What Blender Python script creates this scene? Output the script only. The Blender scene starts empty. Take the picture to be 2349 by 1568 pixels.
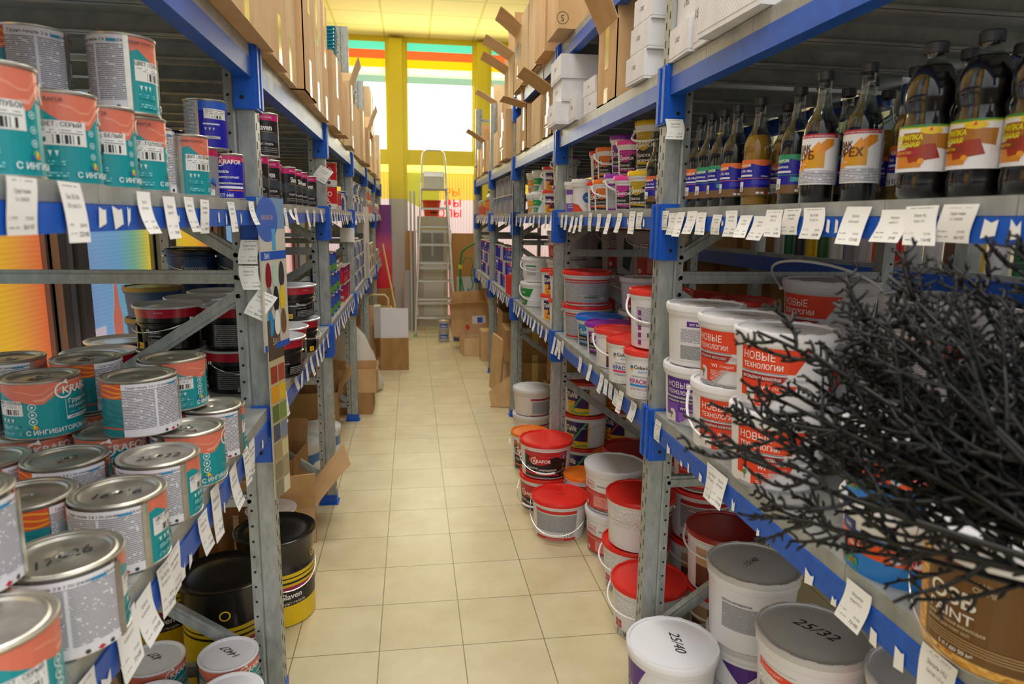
import bpy, bmesh, math, random
from math import sin, cos, pi, atan2, hypot, radians, sqrt
from mathutils import Vector, Matrix
random.seed(7)
sc = bpy.context.scene
COL = sc.collection
H = 1.528158                                  # eye height
# ---------------------------------------------------------------- camera
def make_camera():
    yaw, pitch, roll = .146793, .178311, .0136363
    cy, sy, cp, sp, cr, sr = cos(yaw), sin(yaw), cos(pitch), sin(pitch), cos(roll), sin(roll)
    fwd = Vector((sy*cp, cy*cp, -sp)); right = Vector((cy, -sy, 0)); up = right.cross(fwd)
    r = cr*right + sr*up; u = -sr*right + cr*up
    cd = bpy.data.cameras.new('camera'); cam = bpy.data.objects.new('camera', cd)
    cam.matrix_world = Matrix(((r.x, u.x, -fwd.x, 0), (r.y, u.y, -fwd.y, 0), (r.z, u.z, -fwd.z, H), (0, 0, 0, 1)))
    cd.sensor_width = 36; cd.lens = 1562.06/2349*36
    cd.clip_start = .02; cd.clip_end = 100
    cd.dof.use_dof = True; cd.dof.focus_distance = 2.3; cd.dof.aperture_fstop = 5.0
    COL.objects.link(cam); sc.camera = cam
make_camera()
# ---------------------------------------------------------------- world, lamps, exposure
w = bpy.data.worlds.new('world'); sc.world = w; w.use_nodes = True
_nt = w.node_tree; _tc = _nt.nodes.new('ShaderNodeTexCoord'); _sp = _nt.nodes.new('ShaderNodeSeparateXYZ'); _cr = _nt.nodes.new('ShaderNodeValToRGB')
_cr.color_ramp.elements[0].position = .0; _cr.color_ramp.elements[0].color = (.10, .085, .06, 1); _cr.color_ramp.elements[1].position = .12; _cr.color_ramp.elements[1].color = (.97, .98, 1, 1)
_nt.links.new(_tc.outputs['Generated'], _sp.inputs[0]); _nt.links.new(_sp.outputs[2], _cr.inputs[0]); _nt.links.new(_cr.outputs[0], _nt.nodes['Background'].inputs[0])
_nt.nodes['Background'].inputs[1].default_value = 1.45      # fill added from behind the viewer, darkened below the horizon for the shelf undersides
sc.view_settings.view_transform = 'Standard'; sc.view_settings.look = 'None'
sc.view_settings.gamma = 1; sc.view_settings.use_curve_mapping = False
sc.view_settings.exposure = 0.12
ZC = 3.95
def area(name, loc, sx, sy, power, color, rot=(0, 0, 0)):
    l = bpy.data.lights.new(name, 'AREA'); l.shape = 'RECTANGLE'; l.size = sx; l.size_y = sy
    l.energy = power; l.color = color
    o = bpy.data.objects.new(name, l); o.location = loc; o.rotation_euler = rot; COL.objects.link(o)
    return o
for i, (lx, ly, lp) in enumerate([(.17, 1.0, 34), (.17, 3.4, 36), (.17, 6.0, 34), (3.2, 1.0, 24), (3.2, 5.0, 24)]):
    area('ceiling_light', (lx, ly, ZC-.06), 1.1, 1.1, lp, (1, .97, .93))
# daylight through the tall windows at the end of the aisle and along the left wall
area('daylight', (.4, 9.8, 3.0), 2.6, 1.3, 42, (1, .93, .62), (-pi/2, 0, 0))
area('daylight', (-1.36, 1.2, 1.6), 2.6, 4.5, 9, (1, .93, .8), (0, -pi/2, 0))
# ---------------------------------------------------------------- materials
def lin(c):
    return tuple((x/12.92 if x <= .04045 else ((x+.055)/1.055)**2.4) for x in c)
def hexc(h):
    h = h.lstrip('#'); return lin([int(h[i:i+2], 16)/255 for i in (0, 2, 4)]) + (1,)
_m = {}
def mat(h, rough=.45, metal=0, spec=.5, coat=0):
    k = (h, rough, metal, spec, coat)
    if k in _m: return _m[k]
    m = bpy.data.materials.new('m_'+h.strip('#')); m.use_nodes = True; b = m.node_tree.nodes['Principled BSDF']
    b.inputs['Base Color'].default_value = hexc(h); b.inputs['Roughness'].default_value = rough
    b.inputs['Metallic'].default_value = metal; b.inputs['Specular IOR Level'].default_value = spec
    b.inputs['Coat Weight'].default_value = coat
    m.diffuse_color = hexc(h); _m[k] = m
    return m
def node_mat(name, fn, rough=.5, metal=0):
    if name in _m: return _m[name]
    m = bpy.data.materials.new(name); m.use_nodes = True; nt = m.node_tree; b = nt.nodes['Principled BSDF']
    b.inputs['Roughness'].default_value = rough; b.inputs['Metallic'].default_value = metal
    fn(nt, b); _m[name] = m
    return m
def N(nt, t, **kw):
    n = nt.nodes.new(t)
    for k, v in kw.items():
        if k.startswith('i_'):
            kk = k[2:]; n.inputs[int(kk) if kk.isdigit() else kk.replace('_', ' ')].default_value = v
        else: setattr(n, k, v)
    return n
def L(nt, a, ao, b, bi): nt.links.new(a.outputs[ao], b.inputs[bi])
def ramp(nt, stops, interp='LINEAR'):
    r = nt.nodes.new('ShaderNodeValToRGB'); r.color_ramp.interpolation = interp; e = r.color_ramp.elements
    while len(e) > 1: e.remove(e[0])
    e[0].position = stops[0][0]; e[0].color = hexc(stops[0][1])
    for p, c in stops[1:]:
        x = e.new(p); x.color = hexc(c)
    return r
def f_galv(c0, c1, sx=14, sy=14, sz=5):
    def fn(nt, b):
        tc = N(nt, 'ShaderNodeTexCoord'); mp = N(nt, 'ShaderNodeMapping'); mp.inputs['Scale'].default_value = (sx, sy, sz)
        nz = N(nt, 'ShaderNodeTexNoise', i_Scale=3.0, i_Detail=6.0, i_Roughness=.65); r = ramp(nt, [(.3, c0), (.72, c1)])
        L(nt, tc, 'Object', mp, 'Vector'); L(nt, mp, 0, nz, 'Vector'); L(nt, nz, 0, r, 0); L(nt, r, 0, b, 'Base Color')
        r2 = N(nt, 'ShaderNodeMapRange'); r2.inputs[3].default_value = .28; r2.inputs[4].default_value = .5
        L(nt, nz, 0, r2, 0); L(nt, r2, 0, b, 'Roughness')
    return fn
GALV = node_mat('galvanised_steel', f_galv('#8E9492', '#B6BBB8'), .4, .3)
DECK = node_mat('galvanised_deck', f_galv('#8E9290', '#B8BBB8', 5, 5, 5), .38, .25)
TIN = node_mat('tin_plate', f_galv('#B8B4A8', '#DEDAD0', 8, 8, 8), .25, .95)
BLUE = node_mat('blue_powder_coat', f_galv('#0E4DB0', '#1A62CE', 9, 9, 9), .35, 0)
BLUE.node_tree.nodes['Principled BSDF'].inputs['Roughness'].default_value = .35
HOLE = mat('#1B1C1B', .8)
BOLT = mat('#8A8F8E', .35, .9)
CHROME = mat('#D8D8D6', .18, 1)
def f_card(c0, c1):
    def fn(nt, b):
        tc = N(nt, 'ShaderNodeTexCoord'); mp = N(nt, 'ShaderNodeMapping'); mp.inputs['Scale'].default_value = (3, 3, 1.2)
        nz = N(nt, 'ShaderNodeTexNoise', i_Scale=4.0, i_Detail=8.0, i_Roughness=.6); r = ramp(nt, [(.3, c0), (.7, c1)])
        L(nt, tc, 'Object', mp, 'Vector'); L(nt, mp, 0, nz, 'Vector'); L(nt, nz, 0, r, 0); L(nt, r, 0, b, 'Base Color')
        wv = N(nt, 'ShaderNodeTexWave', i_Scale=55.0, i_Distortion=.3); wv.bands_direction = 'DIAGONAL'
        bp = N(nt, 'ShaderNodeBump', i_Strength=.12, i_Distance=.002); L(nt, tc, 'Object', wv, 'Vector'); L(nt, wv, 0, bp, 'Height'); L(nt, bp, 0, b, 'Normal')
    return fn
CARD = [node_mat('cardboard_tan', f_card('#C49C68', '#D8B284'), .8), node_mat('cardboard_light', f_card('#D2B082', '#E2C69A'), .8),
        node_mat('cardboard_brown', f_card('#9C7444', '#B48A58'), .85)]
WCARD = node_mat('white_card', f_card('#DCDCE2', '#ECECF0'), .7)
PAPER = mat('#F4F4F2', .75)
def uvm(nt, su, sv):
    uv = N(nt, 'ShaderNodeUVMap'); mp = N(nt, 'ShaderNodeMapping'); mp.inputs['Scale'].default_value = (su, sv, 1); L(nt, uv, 0, mp, 'Vector')
    return mp
def f_print(bg, fg, pitch=.0032, fill=.52, gap=.62):
    """lines of tiny unreadable print: rows along v, broken into word-like dashes along u"""
    def fn(nt, b):
        mp = uvm(nt, 420, 1/pitch); sp = N(nt, 'ShaderNodeSeparateXYZ'); L(nt, mp, 0, sp, 0)
        fl = N(nt, 'ShaderNodeMath', operation='FLOOR'); L(nt, sp, 1, fl, 0)
        fr = N(nt, 'ShaderNodeMath', operation='FRACT'); L(nt, sp, 1, fr, 0)
        row = N(nt, 'ShaderNodeMath', operation='LESS_THAN', i_1=fill); L(nt, fr, 0, row, 0)
        cb = N(nt, 'ShaderNodeCombineXYZ'); L(nt, sp, 0, cb, 0)
        m7 = N(nt, 'ShaderNodeMath', operation='MULTIPLY', i_1=17.3); L(nt, fl, 0, m7, 0); L(nt, m7, 0, cb, 1)
        nz = N(nt, 'ShaderNodeTexNoise', i_Scale=.42, i_Detail=2.0); L(nt, cb, 0, nz, 'Vector')
        wd = N(nt, 'ShaderNodeMath', operation='LESS_THAN', i_1=gap); L(nt, nz, 0, wd, 0)
        an = N(nt, 'ShaderNodeMath', operation='MULTIPLY'); L(nt, row, 0, an, 0); L(nt, wd, 0, an, 1)
        mx = N(nt, 'ShaderNodeMix', data_type='RGBA'); mx.inputs[6].default_value = hexc(bg); mx.inputs[7].default_value = hexc(fg)
        L(nt, an, 0, mx, 0); L(nt, mx, 2, b, 'Base Color')
    return fn
def f_bar(nt, b):
    mp = uvm(nt, 900, 0); sp = N(nt, 'ShaderNodeSeparateXYZ'); L(nt, mp, 0, sp, 0)
    fl = N(nt, 'ShaderNodeMath', operation='FLOOR'); L(nt, sp, 0, fl, 0)
    wn = N(nt, 'ShaderNodeTexWhiteNoise', noise_dimensions='1D'); L(nt, fl, 0, wn, 'W')
    gt = N(nt, 'ShaderNodeMath', operation='GREATER_THAN', i_1=.5); L(nt, wn, 0, gt, 0)
    mx = N(nt, 'ShaderNodeMix', data_type='RGBA'); mx.inputs[6].default_value = hexc('#F0F0EE'); mx.inputs[7].default_value = hexc('#26262A')
    L(nt, gt, 0, mx, 0); L(nt, mx, 2, b, 'Base Color')
FP = {'w': node_mat('print_on_white', f_print('#E4E3EC', '#6E6E78'), .4), 'g': node_mat('print_on_grey', f_print('#B4B6BA', '#7C7E84'), .45),
      'k': node_mat('print_on_black', f_print('#17161A', '#8C8A88', .006, .45), .3), 'o': node_mat('print_on_paper', f_print('#F4F4F2', '#8A8A90', .0036, .4, .55), .7),
      'r': node_mat('print_on_red', f_print('#D8342A', '#F0C8C0', .004, .45), .4), 't': node_mat('print_on_teal', f_print('#149AA2', '#A8DCDC', .004, .4, .5), .35)}
BAR = node_mat('barcode', f_bar, .5)
def f_osb(nt, b):
    mp = uvm(nt, 60, 110); nz = N(nt, 'ShaderNodeTexVoronoi', i_Scale=1.4, i_Randomness=1.0); nz.distance = 'CHEBYCHEV'
    L(nt, mp, 0, nz, 'Vector'); sp = N(nt, 'ShaderNodeSeparateColor'); L(nt, nz, 'Color', sp, 0)
    r = ramp(nt, [(0, '#B87820'), (.35, '#DDA040'), (.7, '#EDC068'), (1, '#C88A30')]); L(nt, sp, 0, r, 0); L(nt, r, 0, b, 'Base Color')
OSB = node_mat('osb_print', f_osb, .4)
def thin_glass(name, tint, refl=.12, rough=.06):
    m = bpy.data.materials.new(name); m.use_nodes = True; nt = m.node_tree; nt.nodes.clear()
    o = N(nt, 'ShaderNodeOutputMaterial'); t = N(nt, 'ShaderNodeBsdfTransparent'); t.inputs[0].default_value = hexc(tint)
    g = N(nt, 'ShaderNodeBsdfGlossy', i_Roughness=rough); lw = N(nt, 'ShaderNodeLayerWeight', i_Blend=.35)
    mr = N(nt, 'ShaderNodeMapRange'); mr.inputs[3].default_value = refl; mr.inputs[4].default_value = .6
    mx = N(nt, 'ShaderNodeMixShader'); L(nt, lw, 1, mr, 0); L(nt, mr, 0, mx, 0); L(nt, t, 0, mx, 1); L(nt, g, 0, mx, 2); L(nt, mx, 0, o, 0)
    return m
GLASS = thin_glass('clear_glass', '#E4EAE6', .035)
def emis(h, s):
    k = ('e', h, s)
    if k in _m: return _m[k]
    m = bpy.data.materials.new('glow_'+h.strip('#')); m.use_nodes = True; b = m.node_tree.nodes['Principled BSDF']
    b.inputs['Base Color'].default_value = hexc(h); b.inputs['Emission Color'].default_value = hexc(h)
    b.inputs['Emission Strength'].default_value = s; b.inputs['Roughness'].default_value = .4; _m[k] = m
    return m
# ---------------------------------------------------------------- mesh helpers
class MB:
    def __init__(s): s.V = []; s.F = []; s.I = []; s.M = []; s.U = {}
    def mi(s, m):
        if m not in s.M: s.M.append(m)
        return s.M.index(m)
    def add(s, vs, fs, m, uvs=None):
        n = len(s.V); s.V += [tuple(v) for v in vs]; k = s.mi(m)
        for j, f in enumerate(fs):
            if uvs: s.U[len(s.F)] = [uvs[i] for i in f]
            s.F.append(tuple(i+n for i in f)); s.I.append(k)
        return s
    def box(s, x0, y0, z0, x1, y1, z1, m):
        vs = [(x, y, z) for z in (z0, z1) for y in (y0, y1) for x in (x0, x1)]
        return s.add(vs, [(0, 2, 3, 1), (4, 5, 7, 6), (0, 1, 5, 4), (2, 6, 7, 3), (0, 4, 6, 2), (1, 3, 7, 5)], m)
    def obox(s, M4, m, x0=-.5, y0=-.5, z0=-.5, x1=.5, y1=.5, z1=.5):
        vs = [M4 @ Vector((x, y, z)) for z in (z0, z1) for y in (y0, y1) for x in (x0, x1)]
        return s.add(vs, [(0, 2, 3, 1), (4, 5, 7, 6), (0, 1, 5, 4), (2, 6, 7, 3), (0, 4, 6, 2), (1, 3, 7, 5)], m)
    def lathe(s, prof, m, seg=32, cx=0, cy=0):
        """prof: [(r,z[,mat])], r==0 closes"""
        rings = []; vs = []
        for p in prof:
            if p[0] <= 1e-6: rings.append([len(vs)]); vs.append((cx, cy, p[1]))
            else:
                rings.append(list(range(len(vs), len(vs)+seg)))
                vs += [(cx+p[0]*sin(2*pi*i/seg), cy-p[0]*cos(2*pi*i/seg), p[1]) for i in range(seg)]
        n = len(s.V); s.V += vs
        for j in range(len(prof)-1):
            a, b = rings[j], rings[j+1]; mm = s.mi(prof[j][2] if len(prof[j]) > 2 else m)
            for i in range(seg):
                i2 = (i+1) % seg
                if len(a) == 1 and len(b) == 1: continue
                if len(a) == 1: f = (a[0], b[i2], b[i])
                elif len(b) == 1: f = (a[i], a[i2], b[0])
                else: f = (a[i], a[i2], b[i2], b[i])
                s.F.append(tuple(q+n for q in f)); s.I.append(mm)
        return s
    def tube(s, pts, r, m, seg=8, caps=True, rad=None):
        pts = [Vector(p) for p in pts]; n0 = len(s.V); k = s.mi(m); prev = None
        for i, p in enumerate(pts):
            t = (pts[min(i+1, len(pts)-1)] - pts[max(i-1, 0)])
            if t.length < 1e-9: t = Vector((0, 0, 1))
            t.normalize()
            if prev is None:
                a = Vector((0, 0, 1)) if abs(t.z) < .9 else Vector((1, 0, 0)); u = t.cross(a).normalized()
            else: u = (prev - t*prev.dot(t)); u = u.normalized() if u.length > 1e-6 else t.orthogonal().normalized()
            prev = u; v = t.cross(u); rr = rad[i] if rad else r
            for j in range(seg):
                a = 2*pi*j/seg; s.V.append(tuple(p + (u*cos(a)+v*sin(a))*rr))
        for i in range(len(pts)-1):
            for j in range(seg):
                j2 = (j+1) % seg; s.F.append((n0+i*seg+j, n0+i*seg+j2, n0+(i+1)*seg+j2, n0+(i+1)*seg+j)); s.I.append(k)
        if caps:
            s.F.append(tuple(n0+j for j in range(seg))[::-1]); s.I.append(k)
            s.F.append(tuple(n0+(len(pts)-1)*seg+j for j in range(seg))); s.I.append(k)
        return s
    def extrude(s, poly, z0, z1, m, M4=None):
        """vertical prism from a ccw polygon"""
        n = len(poly); vs = [(x, y, z0) for x, y in poly] + [(x, y, z1) for x, y in poly]
        if M4: vs = [tuple(M4 @ Vector(v)) for v in vs]
        fs = [tuple(range(n))[::-1], tuple(range(n, 2*n))] + [(i, (i+1) % n, n+(i+1) % n, n+i) for i in range(n)]
        return s.add(vs, fs, m)
    def mesh(s, name, smooth=None):
        me = bpy.data.meshes.new(name); me.from_pydata(s.V, [], s.F)
        for m in s.M: me.materials.append(m)
        me.polygons.foreach_set('material_index', s.I)
        if s.U:
            uv = me.uv_layers.new(name='UVMap')
            for fi, uvs in s.U.items():
                p = me.polygons[fi]
                for li, c in zip(p.loop_indices, uvs): uv.data[li].uv = c
        if smooth is not None:
            me.polygons.foreach_set('use_smooth', [True]*len(me.polygons)); me.set_sharp_from_angle(angle=radians(smooth))
        me.update(); return me
def obj(name, me, parent=None, loc=None, rot=None):
    o = bpy.data.objects.new(name, me); COL.objects.link(o)
    if parent: o.parent = parent
    if loc: o.location = loc
    if rot: o.rotation_euler = rot
    return o
def tag(o, label, cat, group=None, kind=None):
    o['label'] = label; o['category'] = cat
    if group: o['group'] = group
    if kind: o['kind'] = kind
    return o
def struct(name, me, loc=None):
    o = obj(name, me, None, loc); o['kind'] = 'structure'; return o
# a Type is a dict name, cat, parts [(part name, mesh, [subparts], label)]
def T(name, cat, *parts): return dict(name=name, cat=cat, parts=parts)
def inst(t, x, y, z, rz, label, group=None, tilt=None, extra=None, s=1):
    e = bpy.data.objects.new(t['name'], None); e.empty_display_size = .02; COL.objects.link(e)
    e.location = (x, y, z); e.rotation_euler = (tilt[0], tilt[1], rz) if tilt else (0, 0, rz)
    if s != 1: e.scale = (s, s, s) if not isinstance(s, tuple) else s
    tag(e, label, t['cat'], group)
    for p in list(t['parts']) + (extra or []):
        o = obj(p[0], p[1], e)
        if len(p) > 3 and p[3]: o['label'] = p[3]
        for q in (p[2] if len(p) > 2 and p[2] else []):
            c = obj(q[0], q[1], o)
    return e
def face(x, y, off=0): return atan2(-x, y)+off      # turn a thing's front (local -y) towards the aisle end where one stands
# ---------------------------------------------------------------- label art, laid flat in metres, then bent round the container
_tx = {}
def text_geo(body, size, bold=0, align='CENTER', shear=0, sx=1):
    k = (body, shear)
    if k not in _tx:
        c = bpy.data.curves.new('txt', 'FONT'); c.body = body; c.resolution_u = 4; c.size = 1; c.shear = shear
        o = bpy.data.objects.new('txt', c); COL.objects.link(o)
        dg = bpy.context.evaluated_depsgraph_get(); me = bpy.data.meshes.new_from_object(o.evaluated_get(dg))
        vs = [(v.co.x, v.co.y) for v in me.vertices]; fs = [tuple(p.vertices) for p in me.polygons]
        bpy.data.objects.remove(o); bpy.data.curves.remove(c); bpy.data.meshes.remove(me)
        xs = [v[0] for v in vs] or [0]; _tx[k] = (vs, fs, min(xs), max(xs))
    vs, fs, a, b = _tx[k]; sh = {'CENTER': -(a+b)/2, 'LEFT': -a, 'RIGHT': -b}[align]
    return [((x+sh)*size*sx, y*size) for x, y in vs], fs
def art_mesh(name, ops, surf=None, du=None, step=.00012, base=.0006):
    """surf(u, v, off) -> xyz ; ops are drawn in order, each a hair above the last"""
    bm = bmesh.new(); mats = []; uvl = bm.loops.layers.uv.new('UVMap')
    def idx(m):
        if isinstance(m, str): m = mat(m, .35)
        if m not in mats: mats.append(m)
        return mats.index(m)
    def addp(pts, faces, m, lay):
        k = idx(m); z = base+step*lay
        bv = [bm.verts.new((p[0], p[1], z)) for p in pts]
        for f in faces:
            try: fc = bm.faces.new([bv[i] for i in f])
            except ValueError: continue
            if len(f) >= 3:
                a = 0
                for i in range(len(f)):
                    p, q = pts[f[i]], pts[f[(i+1) % len(f)]]; a += p[0]*q[1]-q[0]*p[1]
                if a < 0: fc.normal_flip()
            fc.material_index = k
    for lay, op in enumerate(ops):
        t = op[0]
        if t == 'r': _, a, b, c, d, m = op; addp([(a, b), (c, b), (c, d), (a, d)], [(0, 1, 2, 3)], m, lay)
        elif t == 'p': addp(op[1], [tuple(range(len(op[1])))], op[2], lay)
        elif t == 's':                                   # strip between two polylines (top, bottom)
            up, dn, m = op[1:]; n = len(up); addp(list(up)+list(dn), [(n+i, n+i+1, i+1, i) for i in range(n-1)], m, lay)
        elif t == 'c': _, u, v, r, m = op; addp([(u+r*cos(a*pi/10), v+r*sin(a*pi/10)) for a in range(20)], [tuple(range(20))], m, lay)
        elif t == 'o':
            _, u, v, r, r2, m = op; n = 24; P = [(u+q*cos(a*2*pi/n), v+q*sin(a*2*pi/n)) for q in (r, r2) for a in range(n)]
            addp(P, [(i, (i+1) % n, n+(i+1) % n, n+i) for i in range(n)], m, lay)
        elif t == 't':
            u, v, size, body, m = op[1:6]; kw = op[6] if len(op) > 6 else {}; rot = kw.get('rot', 0)
            vs, fs = text_geo(body, size, kw.get('b', 0), kw.get('a', 'CENTER'), kw.get('sh', 0), kw.get('sx', 1))
            if rot: c_, s_ = cos(rot), sin(rot); vs = [(x*c_-y*s_, x*s_+y*c_) for x, y in vs]
            b_ = kw.get('b', 0)*size*.8
            for dx, dy in (((-b_, 0), (b_, 0), (0, b_*.7), (0, -b_*.7)) if b_ else ((0, 0),)): addp([(x+u+dx, y+v+dy) for x, y in vs], fs, m, lay)
    if du:
        us = [v.co.x for v in bm.verts]
        if us:
            k = math.ceil(min(us)/du)
            while k*du < max(us):
                bmesh.ops.bisect_plane(bm, geom=bm.verts[:]+bm.edges[:]+bm.faces[:], plane_co=(k*du, 0, 0), plane_no=(1, 0, 0), dist=1e-6); k += 1
    for f in bm.faces:
        for l in f.loops: l[uvl].uv = (l.vert.co.x+3, l.vert.co.y)
    if surf:
        for v in bm.verts: v.co = surf(v.co.x, v.co.y, v.co.z)
    else:
        for v in bm.verts: v.co = (v.co.x, -v.co.z, v.co.y)
    me = bpy.data.meshes.new(name); bm.to_mesh(me); bm.free()
    for m in mats: me.materials.append(m)
    return me
def cone(r0, r1, z0, z1):
    """u measured along the arc at mid height; v is z"""
    R = (r0+r1)/2
    def f(u, v, off):
        r = r0+(r1-r0)*(v-z0)/(z1-z0)+off; a = u/R; return (r*sin(a), -r*cos(a), v)
    return f, R*2*pi/40
def wave(u0, u1, v, amp, ph, n=12, k=1.5):
    return [(u0+(u1-u0)*i/n, v+amp*sin(ph+2*pi*k*i/n)) for i in range(n+1)]
# ================================================================ the room
def f_floor(nt, b):
    tc = N(nt, 'ShaderNodeTexCoord'); sp = N(nt, 'ShaderNodeSeparateXYZ'); L(nt, tc, 'Object', sp, 0)
    fr = []; fl = []
    for ax, off in ((0, .43254), (1, -.1461)):
        a = N(nt, 'ShaderNodeMath', operation='ADD', i_1=off+30); L(nt, sp, ax, a, 0)
        d = N(nt, 'ShaderNodeMath', operation='DIVIDE', i_1=.3); L(nt, a, 0, d, 0)
        f = N(nt, 'ShaderNodeMath', operation='FRACT'); L(nt, d, 0, f, 0)
        g = N(nt, 'ShaderNodeMath', operation='FLOOR'); L(nt, d, 0, g, 0); fl.append(g)
        s = N(nt, 'ShaderNodeMath', operation='SUBTRACT', i_1=.5); L(nt, f, 0, s, 0)
        ab = N(nt, 'ShaderNodeMath', operation='ABSOLUTE'); L(nt, s, 0, ab, 0); fr.append(ab)
    mx = N(nt, 'ShaderNodeMath', operation='MAXIMUM'); L(nt, fr[0], 0, mx, 0); L(nt, fr[1], 0, mx, 1)
    gr = N(nt, 'ShaderNodeMath', operation='GREATER_THAN', i_1=.4935); L(nt, mx, 0, gr, 0)
    cb = N(nt, 'ShaderNodeCombineXYZ'); L(nt, fl[0], 0, cb, 0); L(nt, fl[1], 0, cb, 1)
    wn = N(nt, 'ShaderNodeTexWhiteNoise', noise_dimensions='2D'); L(nt, cb, 0, wn, 'Vector')
    nz = N(nt, 'ShaderNodeTexNoise', i_Scale=5.0, i_Detail=7.0, i_Roughness=.6); L(nt, tc, 'Object', nz, 'Vector')
    r1 = ramp(nt, [(0, '#CFC098'), (1, '#DACDA6')]); L(nt, wn, 0, r1, 0)
    r2 = ramp(nt, [(.35, '#C7B88E'), (.65, '#E0D4AE')]); L(nt, nz, 0, r2, 0)
    m1 = N(nt, 'ShaderNodeMix', data_type='RGBA', i_0=.5); L(nt, r1, 0, m1, 6); L(nt, r2, 0, m1, 7)
    m2 = N(nt, 'ShaderNodeMix', data_type='RGBA'); m2.inputs[7].default_value = hexc('#8E8154')
    L(nt, gr, 0, m2, 0); L(nt, m1, 2, m2, 6); L(nt, m2, 2, b, 'Base Color')
    iv = N(nt, 'ShaderNodeMath', operation='SUBTRACT', i_0=1.0); L(nt, gr, 0, iv, 1)
    bp = N(nt, 'ShaderNodeBump', i_Strength=.4, i_Distance=.002); L(nt, iv, 0, bp, 'Height'); L(nt, bp, 0, b, 'Normal')
FLOOR = node_mat('cream_floor_tiles', f_floor, .32)
def f_ceil(nt, b):
    tc = N(nt, 'ShaderNodeTexCoord'); sp = N(nt, 'ShaderNodeSeparateXYZ'); L(nt, tc, 'Object', sp, 0); ab_ = []
    for ax, off in ((0, .33), (1, .12)):
        a = N(nt, 'ShaderNodeMath', operation='ADD', i_1=off+30); L(nt, sp, ax, a, 0)
        d = N(nt, 'ShaderNodeMath', operation='DIVIDE', i_1=.6); L(nt, a, 0, d, 0)
        f = N(nt, 'ShaderNodeMath', operation='FRACT'); L(nt, d, 0, f, 0)
        s = N(nt, 'ShaderNodeMath', operation='SUBTRACT', i_1=.5); L(nt, f, 0, s, 0)
        ab = N(nt, 'ShaderNodeMath', operation='ABSOLUTE'); L(nt, s, 0, ab, 0); ab_.append(ab)
    mx = N(nt, 'ShaderNodeMath', operation='MAXIMUM'); L(nt, ab_[0], 0, mx, 0); L(nt, ab_[1], 0, mx, 1)
    gr = N(nt, 'ShaderNodeMath', operation='GREATER_THAN', i_1=.48); L(nt, mx, 0, gr, 0)
    m2 = N(nt, 'ShaderNodeMix', data_type='RGBA'); m2.inputs[6].default_value = hexc('#DBCF84'); m2.inputs[7].default_value = hexc('#BDB858')  # yellow window light put into the tile and grid colours
    L(nt, gr, 0, m2, 0); L(nt, m2, 2, b, 'Base Color')
CEIL = node_mat('suspended_ceiling_tiles', f_ceil, .8)
XW, YW, XE = -1.45, 10.0, 5.0
struct('floor', MB().box(XW-.2, -6, -.1, XE, YW+.2, 0, FLOOR).mesh('floor'))
struct('ceiling', MB().box(XW-.2, -.2, ZC, XE, YW+.2, ZC+.1, CEIL).mesh('ceiling'))
struct('wall_right', MB().box(XE, -.5, 0, XE+.1, YW+.2, ZC, mat('#DCD6C4', .8)).mesh('wall_right'))
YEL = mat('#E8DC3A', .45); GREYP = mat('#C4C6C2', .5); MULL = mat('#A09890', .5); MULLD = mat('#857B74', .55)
# end wall: frame with tall windows, yellow light put into its upper colour, grey below
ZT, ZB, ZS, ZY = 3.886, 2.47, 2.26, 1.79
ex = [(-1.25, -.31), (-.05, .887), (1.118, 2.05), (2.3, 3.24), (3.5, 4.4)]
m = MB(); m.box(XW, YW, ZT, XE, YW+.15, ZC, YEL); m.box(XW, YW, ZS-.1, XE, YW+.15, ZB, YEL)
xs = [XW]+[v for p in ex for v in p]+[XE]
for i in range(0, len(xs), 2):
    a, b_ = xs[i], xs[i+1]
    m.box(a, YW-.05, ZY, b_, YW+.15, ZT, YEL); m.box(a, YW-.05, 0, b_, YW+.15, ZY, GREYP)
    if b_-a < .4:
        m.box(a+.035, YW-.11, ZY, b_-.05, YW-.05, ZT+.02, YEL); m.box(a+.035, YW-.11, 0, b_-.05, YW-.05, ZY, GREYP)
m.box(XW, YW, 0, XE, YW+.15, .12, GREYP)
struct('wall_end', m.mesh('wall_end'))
def f_lower(nt, b):
    """printed film on the lower glazing, daylight behind it: ribbed, yellow above and pale pink below"""
    tc = N(nt, 'ShaderNodeTexCoord'); sp = N(nt, 'ShaderNodeSeparateXYZ'); L(nt, tc, 'Object', sp, 0)
    mr = N(nt, 'ShaderNodeMapRange', i_1=0.0, i_2=2.3); L(nt, sp, 2, mr, 0)
    r = ramp(nt, [(0, '#F0B0A8'), (.35, '#F2B8B4'), (.5, '#F0D8D8'), (.775, '#F2E2E0'), (.78, '#F2D25A'), (1, '#EBD84C')]); L(nt, mr, 0, r, 0)
    wv = N(nt, 'ShaderNodeTexWave', i_Scale=7.5); L(nt, tc, 'Object', wv, 'Vector')
    mx = N(nt, 'ShaderNodeMix', data_type='RGBA', blend_type='MULTIPLY', i_0=.22); L(nt, r, 0, mx, 6); L(nt, wv, 0, mx, 7)
    L(nt, mx, 2, b, 'Base Color'); L(nt, mx, 2, b, 'Emission Color'); b.inputs['Emission Strength'].default_value = .62
LOWF = node_mat('backlit_ribbed_film', f_lower, .5)
strips = [(ZT, 3.785, '#5FE0C6', .75), (3.785, 3.67, '#F4622A', .8), (3.67, 3.56, '#FFC400', .85), (3.56, 3.45, '#C8F0C0', .95), (3.45, 3.36, '#8FB8A8', .8), (3.36, ZB, '#FFFFFF', 2.6)]
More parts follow.
